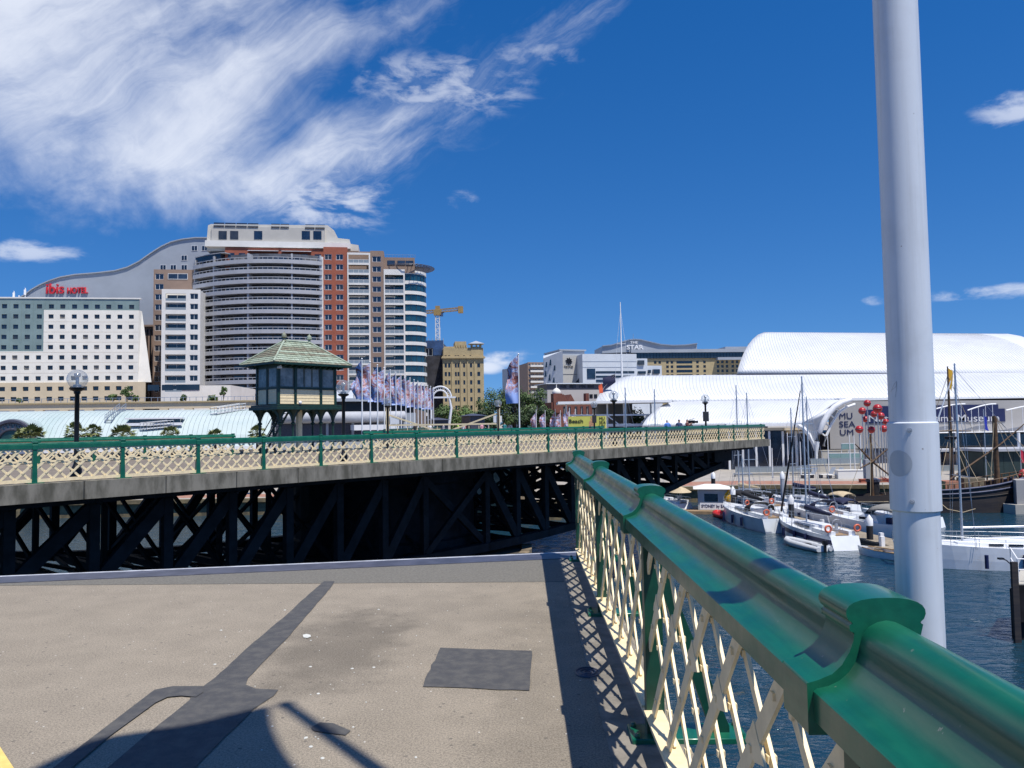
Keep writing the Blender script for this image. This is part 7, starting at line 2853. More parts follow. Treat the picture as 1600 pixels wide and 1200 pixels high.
def sailboat(lb, stern, bow, B=3.6, fb=1.15, mast=13.0, cover='canvas_navy', hull='gel', dodger='canvas_black', buoys=(), jib=None, boom_len=0.38, windows=True, band=None, mast_at=0.56, detail=True, group=None):
    stern, bow = Vector(stern), Vector(bow)
    dv = bow - stern
    L = dv.length
    t = thing('sailing_yacht', lb, 'yacht', (stern.x, stern.y, WZ), math.atan2(dv.y, dv.x), group)
    m, sec = hull_mesh(L, B, fb, None, None, band=band)
    m.build('hull', [M[hull], M['gel'], M['museum_navy']], t)
    # coachroof
    c = MB()
    z0 = fb * 1.02
    pl = [(0.30, 0.30), (0.34, 0.33), (0.50, 0.33), (0.66, 0.24), (0.74, 0.10)]
    base = [(L * x, B * y * 0.95) for x, y in pl]
    low = base + [(x, -y) for x, y in base[::-1]]
    hi_ = [(x * 0.985 + 0.004 * L, y * 0.86) for x, y in base]
    top_ = hi_ + [(x, -y) for x, y in hi_[::-1]]
    nb = len(low)
    zt = [z0 + 0.42, z0 + 0.46, z0 + 0.42, z0 + 0.36, z0 + 0.25]
    zt = zt + zt[::-1]
    c.add([(x, y, z0 - 0.1) for x, y in low] + [(x, y, z) for (x, y), z in zip(top_, zt)], [(k, nb + k, nb + (k + 1) % nb, (k + 1) % nb) for k in range(nb)] + [tuple(range(nb, 2 * nb))[::-1]])
    cr_ = c.build('coachroof', M['gel'], t)
    for sgn in (1, -1):
        for k in range(3):
            x0, x1 = L * (0.36 + 0.09 * k), L * (0.43 + 0.09 * k)
            y0 = B * (0.318 if k < 2 else 0.285) * 0.95
            MB().box((x0, sgn * y0 - 0.02 + (0.0 if sgn > 0 else -0.02), z0 + 0.10), (x1, sgn * y0 + 0.04 - (0.0 if sgn > 0 else 0.02), z0 + 0.28)).build('window', M['glass'], cr_)
    # cockpit
    ck = MB()
    ck.box((L * 0.03, -B * 0.20, z0 - 0.02), (L * 0.28, B * 0.20, z0 + 0.02))
    ck.build('cockpit_sole', M['teak'], t)
    for sgn in (1, -1):
        MB().box((L * 0.03, sgn * B * 0.27 - 0.28, z0 - 0.05), (L * 0.29, sgn * B * 0.27 + 0.28, z0 + 0.28)).build('bench', M['gel'], t)
    MB().torus((L * 0.10, 0, z0 + 0.75), 0.42, 0.03, 20, 5, axis='x').bar((L * 0.11, 0, z0), (L * 0.11, 0, z0 + 0.8), 0.2, 0.2).build('steering_wheel', M['alu'], t)
    if dodger:
        d_ = MB()
        d_.grid(lambda u, v: (L * (0.26 + 0.11 * v), B * 0.34 * math.cos(math.pi * u), z0 + 0.35 + 0.85 * math.sin(math.pi * u) ** 0.6 * (1 - 0.35 * v ** 2)), 12, 4)
        solidify(d_.build('sprayhood', M[dodger], t), 0.02)
    # rig
    mx = L * mast_at
    MB().tube([(mx, 0, z0), (mx, 0, z0 + mast * 0.6), (mx, 0, z0 + mast)], [0.085, 0.08, 0.06], 8).build('mast', M['alu'], t)
    sp = MB()
    for h in (0.38, 0.68):
        sp.bar((mx, -B * 0.28, z0 + mast * h), (mx, B * 0.28, z0 + mast * h), 0.05, 0.06)
    sp.build('spreader', M['alu'], t)
    bz = z0 + 1.25
    MB().tube([(mx, 0, bz), (mx - L * boom_len, 0, bz + 0.1)], 0.075, 8).build('boom', M['alu'], t)
    if cover:
        MB().tube([(mx - 0.05, 0, bz + 0.42), (mx - L * boom_len * 0.5, 0, bz + 0.28), (mx - L * boom_len, 0, bz + 0.2)], [0.26, 0.22, 0.12], 8).build('sail_cover', M[cover], t)
    rg_ = MB()
    top3 = (mx, 0, z0 + mast * 0.97)
    bowp = (L * 1.02, 0, fb * 1.25)
    wires = [(top3, (0.05, 0, z0)), (top3, (mx - 0.1, B * 0.46, z0)), (top3, (mx - 0.1, -B * 0.46, z0)),
             ((mx, B * 0.28, z0 + mast * 0.68), (mx, B * 0.46, z0)), ((mx, -B * 0.28, z0 + mast * 0.68), (mx, -B * 0.46, z0)), (top3, bowp)]
    for a, e in wires:
        rg_.tube([a, e], 0.014, 4, cap=False)
    rg_.build('rigging', M['steel'], t)
    if jib:
        MB().tube([Vector(bowp).lerp(Vector(top3), 0.04), Vector(bowp).lerp(Vector(top3), 0.4), Vector(bowp).lerp(Vector(top3), 0.93)], [0.10, 0.09, 0.04], 8).build('furled_jib', M[jib], t)
    # guard rails
    gr = MB()
    for sgn in (1, -1):
        pts = []
        for i in range(0, 19, 2):
            x, y, z = sec[i][0]
            pts.append((x, sgn * y * 0.95, z + 0.62))
            gr.tube([(x, sgn * y * 0.95, z), (x, sgn * y * 0.95, z + 0.62)], 0.016, 4)
        gr.tube(pts, 0.012, 4, cap=False)
        gr.tube([(a, b_, c_ - 0.3) for a, b_, c_ in pts], 0.008, 4, cap=False)
    gr.build('guard_rail', M['steel'], t)
    for (fx, fy) in buoys:
        buoy(t, (L * fx, B * fy, z0 + 0.55))
    for k in range(3):
        fe = MB()
        fe.tube([(L * (0.3 + 0.18 * k), B * 0.53, fb * 0.15), (L * (0.3 + 0.18 * k), B * 0.53, fb * 0.8)], 0.13, 8)
        fe.build('fender', M['museum_navy'], t)
    return t


def wat(x, y):
    p = at_height(x, y, WZ)
    return Vector((p.x, p.y, 0))


sailboat('grey hulled sailing yacht with lifebuoy on its stern moored beyond the red dinghy', (23.7, 72.8, 0), (22.2, 85.2, 0), 3.7, 1.25, 5.4, 'canvas_black', 'gel_grey', 'canvas_black', ((0.02, 0.25),), None, mast_at=0.62)
sailboat('white yacht with two orange lifebuoys and navy sail cover, dinghy alongside', (25.7, 62.6, 0), (24.3, 73.4, 0), 3.1, 1.1, 13.2, 'canvas_navy', 'gel', None, ((0.02, 0.40), (0.02, -0.40)), 'canvas_black', band=1)
sailboat('large white racing yacht with grey boom behind the flagpole', (40.5, 54.4, 0), (26.9, 55.7, 0), 4.1, 1.4, 12.9, None, 'gel', None, (), 'gel', boom_len=0.34, mast_at=0.70)
sailboat('white yacht with orange lifebuoy between pontoon and sea wall', (30.8, 76.0, 0), (29.6, 86.5, 0), 3.2, 1.1, 11.8, 'canvas_navy', 'gel', 'canvas_navy', ((0.02, 0.2),), None)
sailboat('white yacht with black sprayhood and two lifebuoys below the quay', (28.0, 84.5, 0), (25.0, 95.0, 0), 3.5, 1.1, 12.6, None, 'gel', 'canvas_black', ((0.02, 0.3), (0.02, -0.4)), None)
for k, (x, Y, mh) in enumerate(((980, 92, 14.2), (1026, 93, 14.0), (1155, 94, 14.4), (1240, 93, 11.5))):
    p = at_depth(x, 700, Y)
    sailboat('yacht moored at the sea wall whose bare mast is ' + ORD[k] + ' from the left', (p.x + 2.5, Y - 3.2, 0), (p.x - 2.0, Y + 3.4, 0), 2.8, 1.0, mh - 0.6, 'canvas_navy' if k % 2 else 'canvas_tan', 'gel', None, (), None, group='yachts along the sea wall')


def dinghy(lb, a, b_, m, r=0.2, w=1.5, motor=True, floor='rubber', seat=True):
    a, b_ = Vector(a), Vector(b_)
    dv = b_ - a
    L = dv.length
    t = thing('inflatable_dinghy', lb, 'dinghy', (a.x, a.y, WZ), math.atan2(dv.y, dv.x))
    h = w / 2 - r
    pts = [(0, h, 0.22), (L * 0.35, h, 0.22), (L * 0.68, h * 0.95, 0.26), (L * 0.86, h * 0.62, 0.33), (L * 0.95, 0.0, 0.40), (L * 0.86, -h * 0.62, 0.33), (L * 0.68, -h * 0.95, 0.26), (L * 0.35, -h, 0.22), (0, -h, 0.22)]
    MB().tube(pts, [r * 0.7, r, r, r * 0.95, r * 0.9, r * 0.95, r, r, r * 0.7], 10).build('tube', m, t)
    MB().prism([(0.1, -h), (L * 0.7, -h * 0.9), (L * 0.92, 0), (L * 0.7, h * 0.9), (0.1, h)], 0.02, 0.12).build('floor', M[floor], t)
    MB().box((0.12, -h, 0.1), (0.2, h, 0.5)).build('transom', M['gel'], t)
    MB().box((L * 0.4, -h, 0.30), (L * 0.52, h, 0.36)).build('seat', M['canvas_black'], t)
    if motor:
        q_ = MB()
        q_.box((-0.25, -0.16, 0.55), (0.12, 0.16, 0.95))
        bevel(q_.build('outboard_cowl', M['black'], t), 0.06, 2)
        MB().box((-0.14, -0.07, -0.4), (0.02, 0.07, 0.56)).bar((0.1, 0, 0.7), (0.6, 0.1, 0.78), 0.05, 0.05).build('outboard_leg', M['black'], t)
    return t


dinghy('grey inflatable dinghy with outboard tied beside the white yacht', (23.7, 61.6, 0), (22.2, 66.4, 0), M['rubber'], 0.27, 1.7)
dinghy('small red inflatable dinghy at the kiosk raft', (22.0, 83.5, 0), (21.3, 86.2, 0), mat('red inflatable', (0.5, 0.02, 0.02), 0.45), 0.3, 1.8, False)
# small open tender
t = thing('tender', 'small open white tender at the pontoon end behind the flagpole', 'boat', (28.0, 57.8, WZ), math.atan2(2.6, -1.6))
m, sec = hull_mesh(3.6, 1.5, 0.5, None, None, deck_drop=0.30, transom=0.85)
m.build('hull', [M['gel'], M['canvas_tan']], t)
for x in (0.9, 1.9):
    MB().box((x, -0.62, 0.34), (x + 0.3, 0.62, 0.39)).build('thwart', M['teak'], t)
MB().tube([(0, 0.70, 0.52), (1.8, 0.74, 0.54), (3.1, 0.4, 0.6)], 0.04, 6).tube([(0, -0.70, 0.52), (1.8, -0.74, 0.54), (3.1, -0.4, 0.6)], 0.04, 6).build('gunwale', M['teak'], t)
# motor cruisers with bimini covers
M['bimini'] = mat('grey bimini canvas', (0.23, 0.22, 0.20), 0.85, var=0.08, scale=3)


def cruiser(lb, stern, bow, cover, scale=1.0, ring=True):
    stern, bow = Vector(stern), Vector(bow)
    dv = bow - stern
    t = thing('motor_cruiser', lb, 'motorboat', (stern.x, stern.y, WZ), math.atan2(dv.y, dv.x), 'motor cruisers in the marina')
    t.scale = (dv.length / 8.4, scale, scale)
    m, sec = hull_mesh(8.4, 2.9, 1.1, None, None, transom=0.9, full=0.35)
    m.build('hull', [M['gel'], M['gel'], M['museum_navy']], t)
    MB().add([(2.6, -1.1, 1.1), (2.6, 1.1, 1.1), (5.4, 0.9, 1.2), (5.4, -0.9, 1.2), (3.0, -0.95, 1.75), (3.0, 0.95, 1.75), (4.3, 0.75, 1.8), (4.3, -0.75, 1.8)], [(0, 4, 5, 1), (1, 5, 6, 2), (2, 6, 7, 3), (3, 7, 4, 0), (4, 7, 6, 5)]).build('cabin', M['gel'], t)
    MB().add([(4.25, -0.75, 1.79), (4.25, 0.75, 1.79), (3.5, 0.85, 2.5), (3.5, -0.85, 2.5)], [(0, 1, 2, 3)]).build('windscreen', M['glass'], t)
    for sgn in (-1, 1):
        MB().box((3.3, sgn * 0.98 - 0.03, 1.3), (4.6, sgn * 0.98 + 0.03, 1.55)).build('window', M['glass'], t)
    q_ = MB()
    q_.grid(lambda u, v: (0.6 + 2.9 * v, 1.25 * math.cos(math.pi * u), 2.3 + 0.5 * math.sin(math.pi * u) - 0.25 * (2 * v - 1) ** 2), 10, 6)
    solidify(q_.build('bimini', M[cover], t), 0.03)
    q_ = MB()
    for x in (0.8, 2.0, 3.3):
        for y in (-1.22, 1.22):
            q_.tube([(x, y, 1.1), (x * 0.95, y, 2.35)], 0.022, 5)
    q_.build('bimini_frame', M['steel'], t)
    q_ = MB()
    for sgn in (1, -1):
        pts = [(sec[i][0][0], sgn * sec[i][0][1] * 0.93, sec[i][0][2] + 0.5) for i in range(8, 19, 2)]
        q_.tube(pts, 0.02, 5)
        for p_ in pts:
            q_.tube([(p_[0], p_[1], p_[2] - 0.5), p_], 0.016, 4)
    q_.build('bow_rail', M['steel'], t)
    for y in (-0.5, 0.5):
        MB().box((1.6, y - 0.25, 1.1), (2.1, y + 0.25, 1.6)).build('seat', M['canvas_navy'], t)
    if ring:
        buoy(t, (0.05, 1.0, 1.45))
    return t


cruiser('white motor cruiser with grey bimini left of the flagpole', (34.0, 68.2, 0), (29.6, 75.2, 0), 'bimini')
cruiser('white motor cruiser with black bimini behind the grey hulled yacht', (25.6, 86.3, 0), (22.6, 93.0, 0), 'canvas_black', 0.95)
cruiser('small white motor cruiser with navy bimini beyond the pontoon', (33.6, 79.0, 0), (31.0, 84.6, 0), 'canvas_navy', 0.85, False)
cruiser('small white motor cruiser with tan bimini near the sea wall', (36.4, 86.0, 0), (33.4, 91.5, 0), 'canvas_tan', 0.85, False)
cruiser('low white motor cruiser with black bimini behind the flagpole', (39.0, 74.0, 0), (35.2, 80.5, 0), 'canvas_black', 0.9, False)

# floating kiosk
kp = at_height(1086, 800, WZ)
t = thing('kiosk', 'grey floating kiosk hut with a white lettered sign board', 'kiosk', (19.9, 88.6, WZ), R(-12))
MB().box((-1.6, -1.2, -0.4), (4.4, 4.0, 0.35)).build('raft', M['teak'], t)
q = MB()
wall_grid(q, 0, 3.2, 0.35, 2.75, [(0.7, 2.2)], [(1.3, 2.2)], 0, 0.12)
q.box((0, 0.12, 0.35), (0.12, 3.0, 2.75)).box((3.08, 0.12, 0.35), (3.2, 3.0, 2.75)).box((0.12, 2.88, 0.35), (3.08, 3.0, 2.75))
q.build('wall', mat('kiosk grey boards', (0.38, 0.41, 0.42), 0.7, var=0.05, scale=1), t)
MB().box((0.7, 0.07, 1.3), (2.2, 0.10, 2.2)).build('window', M['glass'], t)
MB().box((-0.02, 0.9, 1.1), (-0.002, 1.8, 2.2)).build('window', M['glass'], t)
q = MB()
q.add([(-0.5, -0.5, 2.75), (3.7, -0.5, 2.75), (3.7, 3.5, 2.75), (-0.5, 3.5, 2.75), (0.8, 1.5, 3.2), (2.4, 1.5, 3.2)], [(0, 1, 5, 4), (1, 2, 5), (2, 3, 4, 5), (3, 0, 4), (3, 2, 1, 0)])
q.build('roof', M['white_wall'], t)
MB().box((0.2, -0.35, 0.45), (3.4, -0.29, 1.2)).build('sign_board', M['white'], t)
me = text_mesh('SYDNEY by SAIL', 0.36, M['museum_navy'], 0.02, 1.0, 0.01)
wx = max(v.co.x for v in me.vertices)
o = link('lettering', me, t, (0.35, -0.36, 0.66))
o.rotation_euler = (R(90), 0, 0)
o.scale = (2.9 / wx, 1, 1)
# tan umbrella beside it
t = thing('umbrella', 'tan market umbrella left of the floating kiosk', 'umbrella', (18.1, 89.8, WZ + 0.35))
MB().lathe([(1.35, 1.95), (1.3, 2.0), (0.65, 2.4), (0.05, 2.62)], (0, 0, 0), 8, smooth=False).build('canopy', M['canvas_tan'], t)
MB().tube([(0, 0, 0), (0, 0, 2.6)], 0.03, 6).build('pole', M['white'], t)
t = thing('life_float', 'upright yellow life float behind the kiosk', 'float', (23.4, 88.2, WZ + 0.3), R(10))
MB().sphere((0, 0, 1.35), 0.75, 16, 12, sz=1.35).build('float_body', mat('yellow float', (0.72, 0.40, 0.02), 0.5, var=0.08, scale=2), t)
MB().box((-0.5, -0.3, 0), (0.5, 0.3, 0.4)).build('cradle', M['darksteel'], t)

# pontoons, each one a walkway with planks
def pontoon(lb, a, b_, w):
    a, b_ = Vector(a), Vector(b_)
    dv = b_ - a
    L = dv.length
    t = thing('pontoon', lb, 'pontoon', (a.x, a.y, WZ), math.atan2(dv.y, dv.x))
    MB().box((0, -w / 2, -0.5), (L, w / 2, 0.42)).build('float', M['pale_conc'], t)
    n_ = int(L / 0.6)
    pm_ = MB().box((0.02, -w / 2 - 0.05, 0.42), (L / n_ - 0.02, w / 2 + 0.05, 0.47)).mesh('plank', M['plank'])
    for k in range(n_):
        link('plank', pm_, t, (L * k / n_, 0, 0))
    MB().box((0, -w / 2 - 0.14, 0.1), (L, -w / 2 - 0.051, 0.36)).box((0, w / 2 + 0.051, 0.1), (L, w / 2 + 0.14, 0.36)).build('rubbing_strake', M['black'], t)
    q_ = MB()
    nb_ = max(1, int(L / 8))
    for k in range(nb_):
        x = L * (k + 0.5) / nb_
        q_.box((x - 0.15, w / 2 - 0.35, 0.47), (x + 0.15, w / 2 - 0.05, 1.25))
    q_.build('service_box', M['white'], t)


M['plank'] = mat('weathered plank', (0.30, 0.25, 0.18), 0.85, var=0.18, scale=3, obj_rand=0.3)
pontoon('long plank pontoon between the moored yachts', (30.4, 58.8, 0), (25.0, 94, 0), 2.2)
pontoon('short finger pontoon beside the grey hulled yacht', (24.2, 71.2, 0), (28.2, 71.9, 0), 1.2)
pontoon('short finger pontoon with dark end left of the flagpole', (27.0, 60.6, 0), (29.2, 60.9, 0), 1.3)
pontoon('pontoon under the raft of the floating kiosk', (22.5, 92, 0), (24.6, 92.5, 0), 2.4)
pontoon('far pontoon along the sea wall', (30, 95.5, 0), (44, 94.5, 0), 1.8)
# piles with white conical caps
for k, (x, y, ztop, lb) in enumerate(((22.9, 84.9, -5.6, 'dark mooring pile with white cap beside the yellow float'), (26.0, 75.6, -5.7, 'dark mooring pile with white cap between the two nearer yachts'),
                                      (28.7, 64.8, -6.4, 'dark mooring pile with white cap left of the flagpole'), (31.2, 93.5, -4.6, 'tall grey mooring pile below the benches'), (24.0, 98, -4.8, 'grey mooring pile with white cap under the museum glass'))):
    t = thing('mooring_pile', lb, 'pile', (x, y, WZ), 0, 'mooring piles')
    h = ztop - WZ
    MB().tube([(0, 0, -3), (0, 0, h - 0.9)], 0.26, 14).build('shaft', M['canvas_black'] if k != 3 else M['balcony'], t)
    MB().lathe([(0.28, h - 0.9), (0.28, h - 0.35), (0.03, h)], (0, 0, 0), 14).build('cap', M['white'], t)

# tall dark timber ship
M['timber'] = mat('dark tarred timber', (0.018, 0.016, 0.020), 0.7, col2=(0.045, 0.035, 0.030), scale=1.0, stretch=(0.4, 1, 6), bump=0.2)
M['wood'] = mat('brown spar', (0.16, 0.085, 0.035), 0.6, col2=(0.07, 0.04, 0.02), scale=2)
M['wale'] = mat('blue grey wale', (0.08, 0.09, 0.15), 0.6, var=0.25, scale=2)
t = thing('sailing_ship', 'dark timber tall ship with brown masts moored right of the flagpole', 'ship', (44.3, 87.6, WZ), math.atan2(-1.0, 13))
m, sec = hull_mesh(11.4, 4.0, 2.5, None, None, transom=0.75, sheer=0.55, rake=0.05, deck_drop=0.5, full=0.5)
m.build('hull', [M['timber'], M['wood']], t)
for (fz, r_, mm) in ((0.98, 0.10, 'wale'), (0.80, 0.09, 'wale'), (0.62, 0.06, 'timber')):
    q = MB()
    for sgn in (1, -1):
        pts = []
        for i in range(0, 19):
            x, y, z = sec[i][0]
            pts.append((x, sgn * (y * (0.995 if fz > 0.9 else 0.992) + 0.03), z * fz))
        q.tube(pts, r_, 6)
    q.build('wale', M[mm], t)
q = MB()
for i in range(1, 18):
    x, y, z = sec[i][0]
    for sgn in (1, -1):
        q.box((x - 0.06, sgn * y * 0.95 - 0.05, z - 0.1), (x + 0.06, sgn * y * 0.95 + 0.05, z + 0.55))
q.tube([(sec[i][0][0], sec[i][0][1] * 0.95, sec[i][0][2] + 0.55) for i in range(1, 18)], 0.05, 5)
q.tube([(sec[i][0][0], -sec[i][0][1] * 0.95, sec[i][0][2] + 0.55) for i in range(1, 18)], 0.05, 5)
q.build('bulwark_rail', M['wood'], t)


def lx(x, Y=87.2):
    return at_depth(x, 700, Y).x - 44.3


m1, m2 = lx(1487), lx(1554)
ztop1 = at_depth(1487, 572, 87).z - WZ
MB().tube([(m1, 0, 1.5), (m1, 0, 8.2), (m1, 0, ztop1)], [0.24, 0.20, 0.07], 10).build('main_mast', M['wood'], t)
ztop2 = at_depth(1553, 650, 87).z - WZ
MB().tube([(m2, 0, 1.5), (m2, 0, ztop2)], [0.30, 0.24], 10).build('fore_mast', M['wood'], t)
MB().lathe([(0.5, 8.0), (0.65, 8.15), (0.65, 8.3), (0.3, 8.35)], (m1, 0, 0), 12).build('main_top', M['timber'], t)
MB().tube([(m1 - 1.9, -0.4, 8.9), (m1, -0.3, 9.0), (m1 + 2.0, -0.4, 8.9)], [0.05, 0.10, 0.05], 6).build('yard', M['wood'], t)
MB().tube([(m1 - 0.4, -0.4, 3.6), (m2 + 0.4, -0.3, 7.4), (m2 + 3.2, -0.3, 9.8)], [0.12, 0.10, 0.05], 6).build('lateen_yard', M['wood'], t)
MB().tube([(10.2, 0, 3.2), (13.6, 0, 5.0)], [0.2, 0.09], 8).build('bowsprit', M['wood'], t)
q = MB()
for (a, e) in (((m1, 0, ztop1 - 1.0), (m1 - 4.2, 1.5, 2.4)), ((m1, 0, ztop1 - 1.0), (m2, 0, 3)), ((m1, 0, 9), (m1 - 2.4, 1.9, 2.5)), ((m1, 0, 9), (m1 + 2.2, 1.9, 2.6)), ((m1, 0, 9), (m1 - 2.4, -1.9, 2.5)), ((m1, 0, 9), (m1 + 2.2, -1.9, 2.6)),
               ((m1, 0, 9), (m1 + 1.2, -1.9, 2.6)), ((m1, 0, 9), (m1 - 1.2, -1.9, 2.6)), ((m2, 0, ztop2), (m2 + 1.6, -1.6, 3.0)), ((m2, 0, ztop2), (m2 + 3.8, 0, 3.6)), ((m2, 0, ztop2), (13.4, 0, 4.9)), ((m2, 0, ztop2), (m2 - 1.6, -1.7, 2.7))):
    q.tube([a, e], 0.03, 4, cap=False)
q.tube([(0.8, -1.9, 1.8), (2.0, -2.6, 0.5), (3.4, -3.0, 0.2), (4.6, -3.2, 0.6)], 0.05, 5)
q.build('rigging', M['canvas_tan'], t)
fy = mat('yellow pennant', (0.75, 0.42, 0.03), 0.7)
q = MB()
q.grid(lambda u, v: (m1 + 0.1 + 0.45 * v * (1 - 0.4 * u), 0.1 * math.sin(5 * u + 3 * v), ztop1 - 0.2 - 2.3 * u - 0.3 * v), 8, 4)
q.build('pennant', fy, t)
q = MB()
q.sphere((11.35, 0, 3.95), 0.42, 12, 8).lathe([(0.35, 2.6), (0.5, 3.1), (0.42, 3.6), (0.3, 3.8)], (11.35, 0, 0), 10)
fgh = q.build('figurehead', mat('gilded carving', (0.55, 0.38, 0.10), 0.5, var=0.2, scale=4), t)
MB().lathe([(0.42, 4.1), (0.34, 4.4), (0.1, 4.6)], (11.35, 0, 0), 10).lathe([(0.5, 3.75), (0.55, 3.95), (0.4, 4.1)], (11.35, 0, 0), 10).build('red_hat', mat('red carving', (0.35, 0.03, 0.025), 0.5), fgh)
for k, (x, c_, w) in enumerate(((1.0, (0.03, 0.30, 0.22), 1.3), (2.6, (0.45, 0.20, 0.12), 1.4), (4.6, (0.20, 0.16, 0.10), 2.2))):
    MB().box((x, -1.0, 2.0), (x + w, 0.8, 3.1 + 0.3 * k)).build('deck_house', mat('deck house %d' % k, c_, 0.7, var=0.15, scale=2), t)
# spars of a small timber vessel left of the flagpole
t = thing('sailing_ship', 'small brown timber vessel with crossed spars below the red balls', 'ship', (39.5, 95.2, WZ), 0.0)
m, sec = hull_mesh(7.5, 2.6, 1.1, None, None, transom=0.7, sheer=0.5, deck_drop=0.3)
m.build('hull', [M['timber'], M['wood']], t)
MB().tube([(3.2, 0, 0.8), (3.2, 0, 8.6)], [0.2, 0.12], 8).build('main_mast', M['wood'], t)
MB().tube([(1.2, -0.2, 7.4), (3.2, -0.2, 5.2), (6.6, -0.2, 2.4)], [0.06, 0.14, 0.07], 6).build('yard', M['wood'], t)
MB().tube([(1.6, -0.3, 4.4), (3.2, -0.3, 5.2), (5.8, -0.3, 7.3)], [0.06, 0.13, 0.06], 6).build('gaff', M['wood'], t)
q = MB()
for k in range(9):
    q.bar((4.2 + 0.35 * k, -1.4, 3.2 - 0.25 * k), (4.2 + 0.35 * k, -0.5, 3.2 - 0.25 * k), 0.06, 0.06)
q.bar((4.0, -1.4, 3.4), (7.4, -1.4, 1.0), 0.08, 0.08).bar((4.0, -0.5, 3.4), (7.4, -0.5, 1.0), 0.08, 0.08)
q.build('gangway', mat('red gangway', (0.35, 0.05, 0.04), 0.6), t)
q = MB()
for (a, e) in (((3.2, 0, 8.5), (0.2, 0, 1.2)), ((3.2, 0, 8.5), (7.4, 0, 1.8)), ((3.2, 0, 8), (2.4, -1.2, 1.2)), ((3.2, 0, 8), (4.2, -1.2, 1.2))):
    q.tube([a, e], 0.03, 4, cap=False)
q.build('rigging', M['canvas_tan'], t)
# black dolphin pile beside it
t = thing('dolphin_pile', 'thick black dolphin pile at the quay left of the flagpole', 'pile', (43.6, 97.0, WZ))
MB().tube([(0, 0, -3), (0, 0, 2.6)], 0.75, 14).build('shaft', M['canvas_black'], t)
MB().lathe([(0.85, 2.6), (0.85, 2.9), (0.3, 3.1)], (0, 0, 0), 14).build('cap', M['darksteel'], t)
MB().box((-1.0, -0.4, 3.0), (-0.2, 0.4, 5.4)).build('switch_box', M['balcony'], t)
# pale lighter moored at the ship's bow, dark green shed behind
p = at_depth(1576, 790, 84)
t = thing('barge', 'pale flat lighter at the right edge by the ship bow', 'barge', (p.x, 83.5, WZ), R(-4))
MB().prism([(0.5, 0.2), (0, 1.6), (0.6, 3.0), (9, 3.0), (9, 0.2)], -0.3, 1.0).build('hull', M['pale_conc'], t)
MB().prism([(0.9, 0.6), (1.6, 2.7), (9, 2.7), (9, 0.6)], 1.0, 3.6).build('deck_house', M['museum_wall'], t)
MB().box((2.0, 0.52, 2.0), (3.4, 0.58, 2.9)).box((4.4, 0.52, 2.0), (5.8, 0.58, 2.9)).build('window', M['glass'], t)
a, b_ = at_depth(1540, 772, 108), at_depth(1720, 703, 108)
t = thing('boat_shed', 'dark green shed wall behind the ship bow', 'shed', (a.x, 108, GZ))
L = b_.x - a.x
gs = mat('dark green boards', (0.012, 0.030, 0.030), 0.7, var=0.2, scale=1.5)
for k in range(12):
    MB().box((L * k / 12 + 0.02, 0, -0.1), (L * (k + 1) / 12 - 0.02, 0.2, b_.z - GZ)).build('panel', gs, t)
MB().box((0, 0.2, -0.1), (L, 6, b_.z - GZ - 0.1)).build('core', gs, t)
MB().box((-0.4, -0.5, b_.z - GZ), (L + 0.4, 6.4, b_.z - GZ + 0.35)).build('roof', M['balcony'], t)
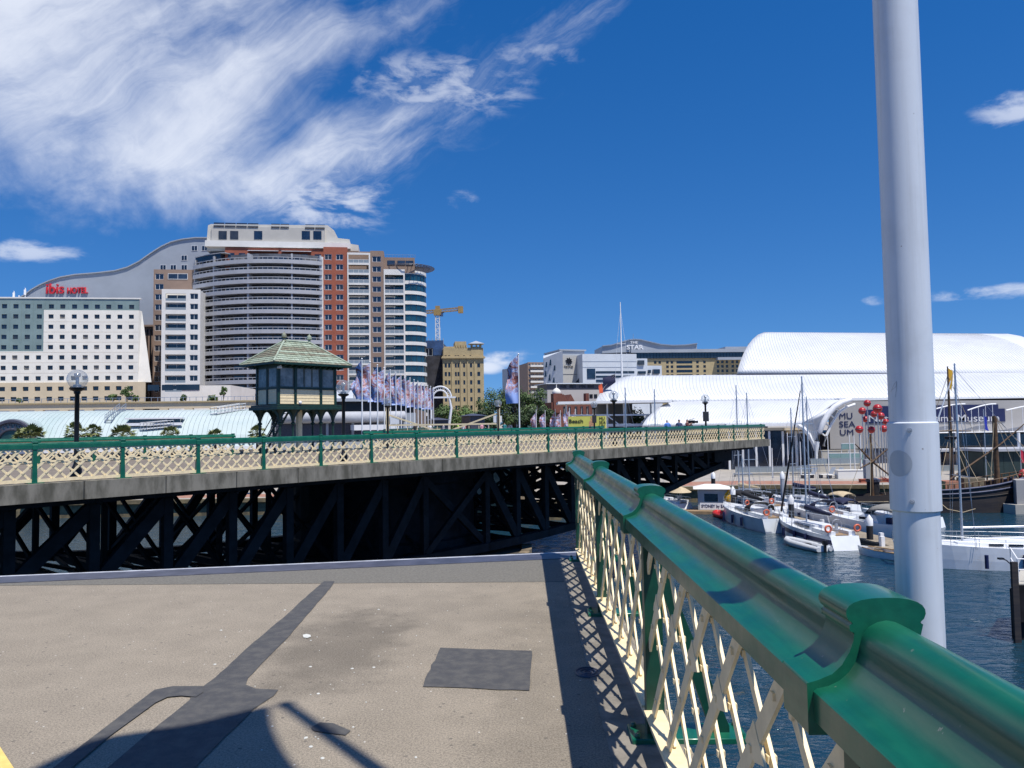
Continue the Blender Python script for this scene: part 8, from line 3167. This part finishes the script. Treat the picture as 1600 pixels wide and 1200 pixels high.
for (x, y0, y1, Y, c_, lb) in ((1594, 702, 722, 104, (0.55, 0.02, 0.06), 'red drooping pennant at the right edge'), (1537, 649, 671, 100, (0.03, 0.05, 0.45), 'blue drooping pennant before the museum banner')):
    p, e = at_depth(x, y0, Y), at_depth(x, y1, Y)
    t = thing('pennant', lb, 'pennant', (p.x, Y, GZ))
    MB().tube([(0, 0, 0), (0, 0, p.z - GZ + 0.8)], 0.05, 6).build('pole', M['alu'], t)
    q = MB()
    h = p.z - e.z
    q.grid(lambda u, v: (0.05 + 0.5 * v * (0.5 + 0.5 * u), 0.1 * math.sin(6 * u + 4 * v), p.z - GZ - h * u - 0.2 * v), 8, 4)
    q.build('cloth', mat('pennant cloth %d' % x, c_, 0.8), t)
# concrete jetty at the bottom right with white rail and lamp arm
JX, JY = 22.85, 36.8
t = thing('jetty', 'dark concrete jetty corner with white rail at the right edge', 'jetty', (JX, JY, 0), R(-3))
MB().prism([(0, 0), (14, 0), (14, 3.4), (2.3, 3.4)], -6.65, -6.25).build('deck', M['pale_conc'], t)
MB().box((0.08, -0.08, -8.0), (14, 0.0, -6.30)).build('fender_face', M['truss'], t)
for x in (0.5, 4, 7.5, 11):
    for y in (0.5, 2.8):
        MB().tube([(x + (y > 1) * 2, y, -12), (x + (y > 1) * 2, y, -6.6)], 0.32, 12).build('pile', M['truss'], t)
MB().box((-0.12, -0.25, -9.4), (0.16, -0.09, -5.2)).build('fender_post', M['timber'], t)
q = MB()
for x in (0.45, 2.4, 4.4, 6.4):
    q.tube([(x, 0.3, -6.25), (x, 0.3, -5.15)], 0.035, 6)
for z in (-5.15, -5.65):
    q.tube([(0.45, 0.3, z), (8.4, 0.3, z)], 0.03, 6)
q.tube([(0.45, 0.3, -5.15), (0.75, 1.4, -4.8), (0.75, 1.4, -6.25)], 0.03, 6)
q.tube([(0.45, 0.3, -5.65), (0.75, 1.4, -5.3)], 0.03, 6)
q.build('guard_rail', M['white'], t)
t = thing('jetty_lamp', 'dark lamp head on a curved arm above the jetty', 'lamp', (JX + 1.05, JY + 1.5, -6.25))
zt = at_depth(1570, 873, JY + 1.5).z + 6.25
xt = at_depth(1563, 873, JY + 1.5).x - JX - 1.05
MB().tube([(0, 0, 0), (0, 0, zt - 0.8), (-0.12, 0, zt - 0.3), (-0.35, 0, zt - 0.08), (-0.55, 0, zt)], 0.03, 8).build('arm', M['darksteel'], t)
MB().box((xt - 0.1, -0.1, zt - 0.03), (-0.5, 0.1, zt + 0.05)).build('lamp_head', M['black'], t)
MB().box((-0.17, -0.1, zt - 1.25), (0.05, 0.1, zt - 0.95)).build('control_box', M['white'], t)
